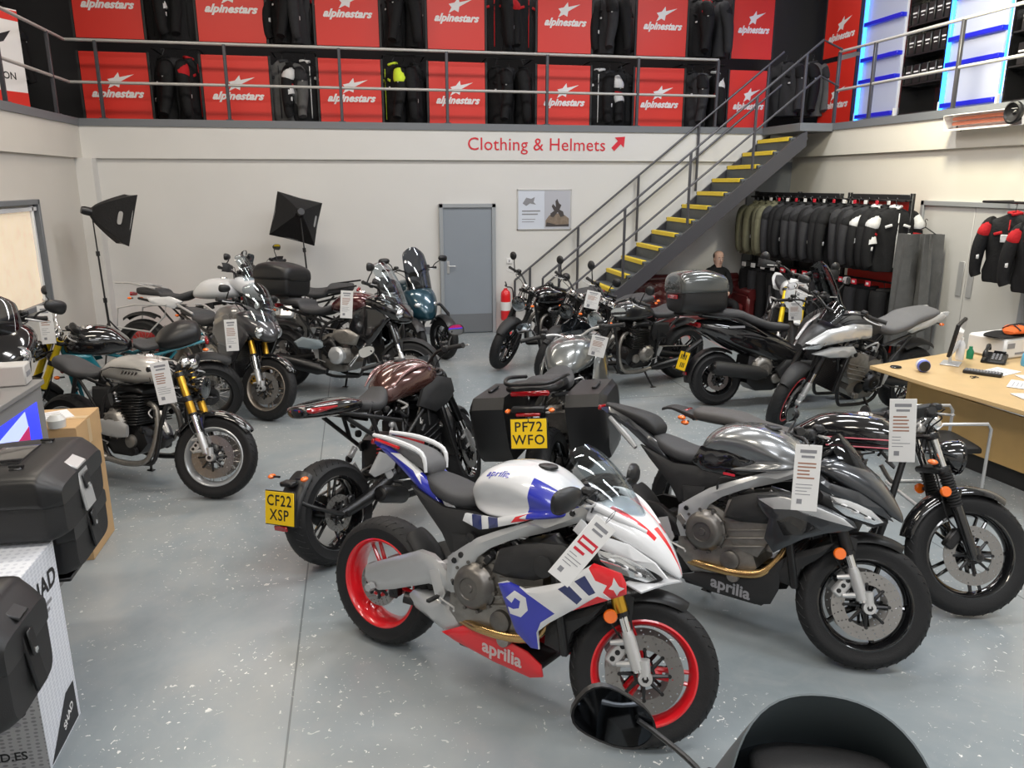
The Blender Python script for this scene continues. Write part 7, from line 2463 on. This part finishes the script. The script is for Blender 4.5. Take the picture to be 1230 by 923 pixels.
# ================================================================== left foreground: cases, carton, counter, box
CARTG = mat('carton_pattern_grey', (.33, .33, .34), .5)
CARTW = mat('carton_white', (.74, .76, .82), .45)
def hexed(m, a, bcol):
    nt = m.node_tree; N = nt.nodes; L = nt.links
    tc = N.new('ShaderNodeTexCoord'); mp = N.new('ShaderNodeMapping'); mp.inputs['Scale'].default_value = (1, 1, 1.9)
    v = N.new('ShaderNodeTexVoronoi'); v.inputs['Scale'].default_value = 30; v.inputs['Randomness'].default_value = .12
    L.new(tc.outputs['Object'], mp.inputs[0]); L.new(mp.outputs[0], v.inputs['Vector'])
    r = N.new('ShaderNodeValToRGB'); r.color_ramp.elements[0].position = .38; r.color_ramp.elements[0].color = (*a, 1); r.color_ramp.elements[1].position = .42; r.color_ramp.elements[1].color = (*bcol, 1)
    L.new(v.outputs['Distance'], r.inputs[0]); L.new(r.outputs[0], N['Principled BSDF'].inputs['Base Color'])
hexed(CARTG, (.20, .20, .21), (.36, .36, .37)); hexed(CARTW, (.62, .64, .70), (.76, .78, .83))
t = thing('display_carton', 'tall white and grey patterned SHAD carton at the left edge', 'carton', (-1.67, 3.255, 0))
b = MB(CARTW); b.box((0, 0, .44), (.60, .37, .88), bev=.002)
b.use(CARTG); b.box((0, -.1865, .44), (.596, .003, .876))
obj('carton_body', b, t)
b = MB(INK)
b.text('SHAD', .115, (.3016, .0, .74), (0, 1, 0), (0, 0, 1), bold=.03, space=1.05)
b.use(GREYINK)
for z, w in ((.66, .20), (.63, .14)): b.add([(.3014, -.02 - w / 2, z - .008), (.3014, -.02 + w / 2, z - .008), (.3014, -.02 + w / 2, z + .008), (.3014, -.02 - w / 2, z + .008)], [(0, 1, 2, 3)])
obj('side_print', b, t, fixn=False)
b = MB(INK)
b.add([(.3015, y, z) for y, z in ((-.17, .012), (.155, .012), (.155, .20), (.06, .20))], [(0, 1, 2, 3)])
b.use(PAPER); b.text('SHAD', .05, (.3018, .055, .09), (0, .92, .38), (0, -.38, .92), bold=.03)
obj('corner_badge', b, t, fixn=False)
b = MB(INK)
b.text('SHAD.ES', .055, (.12, -.1892, .09), (1, 0, 0), (0, 0, 1), bold=.02)
obj('web_address', b, t, fixn=False)
b = MB(INK)
b.text('SHAD', .10, (.12, -.1892, .30), (1, 0, 0), (0, 0, 1), bold=.03)
b.use(GREYINK)
for z, w in ((.24, .22), (.21, .16)): b.add([(.0, -.1890, z - .008), (w, -.1890, z - .008), (w, -.1890, z + .006), (.0, -.1890, z + .006)], [(0, 1, 2, 3)])
obj('front_print', b, t, fixn=False)
b = MB(CARTW); b.box((.0, .0, .8815), (.60, .37, .003)); b.box((0, 0, .884), (.004, .37, .003)); obj('carton_flaps', b, t)

def luggage(label, loc, rz, w, d, h, silver=True):
    """hard motorcycle case: local +x is the lock side"""
    t = thing('motorcycle_case', label, 'top case', loc, (0, 0, R_(rz)))
    t['group'] = 'black hard cases on display'
    b = MB(BLKM)
    k = .5
    b.loft([(-w / 2, h * .47, d * .40, h * .34, h * .34, 5), (-w / 2 + .04, h * .48, d * .48, h * .44, h * .46, 5), (w * .25, h * .48, d * .5, h * .46, h * .48, 6), (w / 2 - .05, h * .48, d * .5, h * .42, h * .46, 6), (w / 2 - .005, h * .46, d * .44, h * .30, h * .38, 6), (w / 2, h * .46, d * .42, h * .28, h * .36, 6)], n=44, sub=4)
    obj('shell', b, t)
    b = MB(BLK)
    b.loft([(-w / 2 - .004, h * .62, d * .42, h * .24, .02, 5), (-w / 2 + .05, h * .62, d * .50, h * .34, .03, 5), (w * .25, h * .62, d * .52, h * .37, .03, 6), (w / 2 - .06, h * .60, d * .52, h * .33, .03, 6), (w / 2 + .004, h * .58, d * .45, h * .20, .02, 6)], n=44, sub=4)
    ld = obj('lid', b, t)
    for s in (-1, 1):
        b = MB(DMET); b.box((w * .12, s * d * .30, h * 1.0 - .006), (.05, .05, .018), bev=.006)
        b.tube([(w * .12 - .03, s * d * .3, h + .006), (w * .12 + .03, s * d * .3, h + .006)], .006, 6)
        obj('lid_stud', b, ld)
    b = MB(ALU if silver else DMET)
    b.box((w / 2 + .006, 0, h * .48), (.016, d * .20, h * .62), (0, -.12, 0), bev=.006); b.box((w / 2 - .035, 0, h * .86), (.09, d * .20, .014), (0, .5, 0), bev=.005)
    b.use(BLK); b.box((w / 2 + .017, 0, h * .58), (.008, d * .12, h * .22), (0, -.12, 0), bev=.004); b.use(CHR); b.lathe([(0, 0), (.012, 0), (.012, .008), (0, .008)], o=(w / 2 + .018, 0, h * .5), axis='x', n=16)
    obj('latch', b, t)
    b = MB(GBLK); b.loft([(-w * .2, h * .98, d * .2, .012, .01, 4), (w * .1, h * .985, d * .22, .012, .01, 4)], n=20, sub=2); obj('top_pad', b, ld)
    return t
luggage('big black hard case lying on top of the white SHAD carton', (-1.54, 3.66, .884), 0, .50, .60, .33)
luggage('second black hard case tucked below and behind the big one', (-1.64, 4.09, .50), 0, .42, .56, .36, False)
luggage('black hard case at the left edge in front of the carton', (-1.43, 2.66, .60), 0, .48, .40, .44, False)
t = thing('display_stand', 'dark steel stand carrying the black hard cases', 'stand', (-1.9, 3.6, 0))
b = MB(DMET); b.box((-.0, -.13, .01), (.3, 1.2, .02), bev=.004); obj('base', b, t)
for y in (.40, -.70):
    b = MB(DMET); b.box((0, y, .24 if y > 0 else .29), (.06, .06, .46 if y > 0 else .56), bev=.005); obj('post', b, t)
b = MB(DMET); b.box((.22, .45, .48), (.4, .4, .02), bev=.004); b.box((.30, -.86, .585), (.64, .36, .02), bev=.004); obj('shelf', b, t)

# grey counter with a lit screen in its side
GC = mat('counter_grey', (.22, .215, .21), .5)
t = thing('display_counter', 'grey counter with blue and purple lit panel at left edge', 'counter', (-2.4, 4.2, 0))
b = MB(GC); b.box((0, 0, .62), (1.04, 1.40, 1.24), bev=.004); obj('body', b, t)
b = MB(GC); b.box((0, 0, 1.255), (1.08, 1.42, .03), bev=.004); obj('counter_top', b, t)
b = MB(mat('lit_screen_blue', (.03, .04, .55), .2, emit=1.0, ecol=(.04, .06, .9)))
b.panel([(-.62, .90), (.60, .90), (.60, 1.16), (-.62, 1.16)], lambda x, z: .524, th=.003, edge=0, grid=2, plane='yz', sy=1)
b.use(mat('lit_screen_white', (.4, .48, .9), .2, emit=.9, ecol=(.45, .52, 1.))); b.panel([(-.58, .98), (.42, 1.15), (.44, 1.02), (.1, .94), (-.58, .92)], lambda x, z: .526, th=.002, edge=0, grid=2, plane='yz', sy=1)
b.use(mat('lit_screen_red', (.4, .02, .1), .2, emit=.5, ecol=(.6, .03, .15))); b.panel([(.0, .91), (.42, .91), (.44, 1.06), (.20, 1.0)], lambda x, z: .528, th=.002, edge=0, grid=2, plane='yz', sy=1)
obj('lit_panel', b, t)
b = MB(RED); b.box((0, 0, .02), (.14, .20, .035), bev=.012); put('brochure_stack', b, (-2.02, 4.52, 1.271), 'small red pack lying on the grey counter', 'pack', 20)
b = MB(mat('pale_box', (.5, .48, .46), .6)); b.box((0, 0, .06), (.18, .14, .12), bev=.008); b.use(GREYINK); b.box((.091, 0, .06), (.002, .08, .03))
put('parts_box', b, (-1.99, 4.80, 1.271), 'pale grey box on the grey counter beside the yellow fork', 'box', 8)
t = thing('chrome_headlamp', 'chrome twin headlamp unit standing on the grey counter', 'headlamp', (-2.16, 4.78, 1.271))
b = MB(CHR); b.loft([(-.10, .15, .04, .05, .05, 2.2), (-.05, .15, .09, .08, .08, 2.3), (.04, .15, .11, .09, .09, 2.4), (.07, .15, .10, .075, .075, 2.4)], n=28, sub=4); obj('bowl', b, t)
for s in (-1, 1):
    b = MB(LAMP); b.lathe([(0, .05), (.035, .08), (.042, .088), (.04, .092)], o=(0, s * .05, .15), axis='x', n=24)
    obj('reflector', b, t)
b = MB(DMET); b.box((0, 0, .02), (.12, .12, .04), bev=.01); b.tube([(0, 0, .04), (0, 0, .10)], .02, 10); obj('foot', b, t)

CARD = mat('brown_cardboard', (.52, .33, .16), .75, noise=.1, nscale=10)
t = thing('cardboard_box', 'tall brown cardboard box standing beside the silver cafe racer', 'box', (-2.02, 5.30, 0))
b = MB(CARD); b.box((0, 0, .45), (.46, .46, .90), bev=.003); obj('carton_body', b, t)
b = MB(CARD); b.box((0, -.001, .905), (.47, .47, .014), bev=.003); b.box((.2335, 0, .82), (.004, .46, .17)); b.box((0, -.2335, .82), (.46, .004, .17)); fl = obj('lid', b, t)
b = MB(mat('packing_tape', (.62, .45, .26), .3)); b.box((0, 0, .9135), (.47, .06, .001)); b.box((.2366, 0, .82), (.001, .06, .16)); obj('tape', b, fl)
b = MB(PPR); b.box((0, 0, .003), (.30, .21, .005)); b.use(GREYINK)
for j in range(4): b.box((0, .06 - .04 * j, .0058), (.2, .008, .0004))
put('paper_sheet', b, (-2.05, 5.33, .913), 'white sheet lying on the brown cardboard box', 'paper', 30)
b = MB(mat('pale_plastic', (.6, .6, .58), .3)); b.lathe([(0, 0), (.05, 0), (.055, .05), (.03, .08), (0, .085)], axis='z', n=22)
put('tape_dispenser', b, (-1.90, 5.10, .913), 'small pale round pot on the brown cardboard box', 'pot')

# ================================================================== price cards on the bikes
price_tag('price card with red print lying tilted against the white, blue and red sports bike', (.90, 2.66, 1.115), -10, .105, .29, ry=42, rx=-12, red=True, seed=1)
price_tag('tall white price card hanging on the graphite grey sport naked bike', (1.878, 2.865, 1.30), -22, .11, .30, rx=-4, seed=2)
price_tag('tall white price card hanging on the black roadster nearest the desk', (2.697, 3.342, 1.33), -30, .125, .34, ry=-5, seed=3)
price_tag('white price card hanging on the fork of the silver cafe racer', (-1.45, 5.86, 1.14), 8, .125, .32, ry=-6, seed=4)
price_tag('white price card hanging on the grey sports tourer', (-1.27, 8.0, 1.08), 8, .12, .32, seed=5)
price_tag('white price card hanging on the black tourer with dark red tank', (-.126, 8.50, 1.27), 0, .13, .30, ry=5, seed=6)
price_tag('white price card hanging above the yellow fork of the teal roadster', (-2.70, 7.36, 1.36), 12, .11, .34, seed=7)
price_tag('white number card with rounded corners on the all black roadster', (2.62, 8.42, 1.20), -12, .16, .20, ry=12, seed=8)
price_tag('upper white card on the enduro with yellow fork', (5.18, 8.38, 1.27), -28, .15, .20, seed=9)
price_tag('lower white card on the enduro with yellow fork', (5.02, 8.22, 1.04), -28, .15, .22, ry=-4, seed=10)
price_tag('silver grey card hanging on the handlebar of the pannier tourer', (1.86, 5.78, 1.22), -14, .13, .17, ry=12, seed=11)
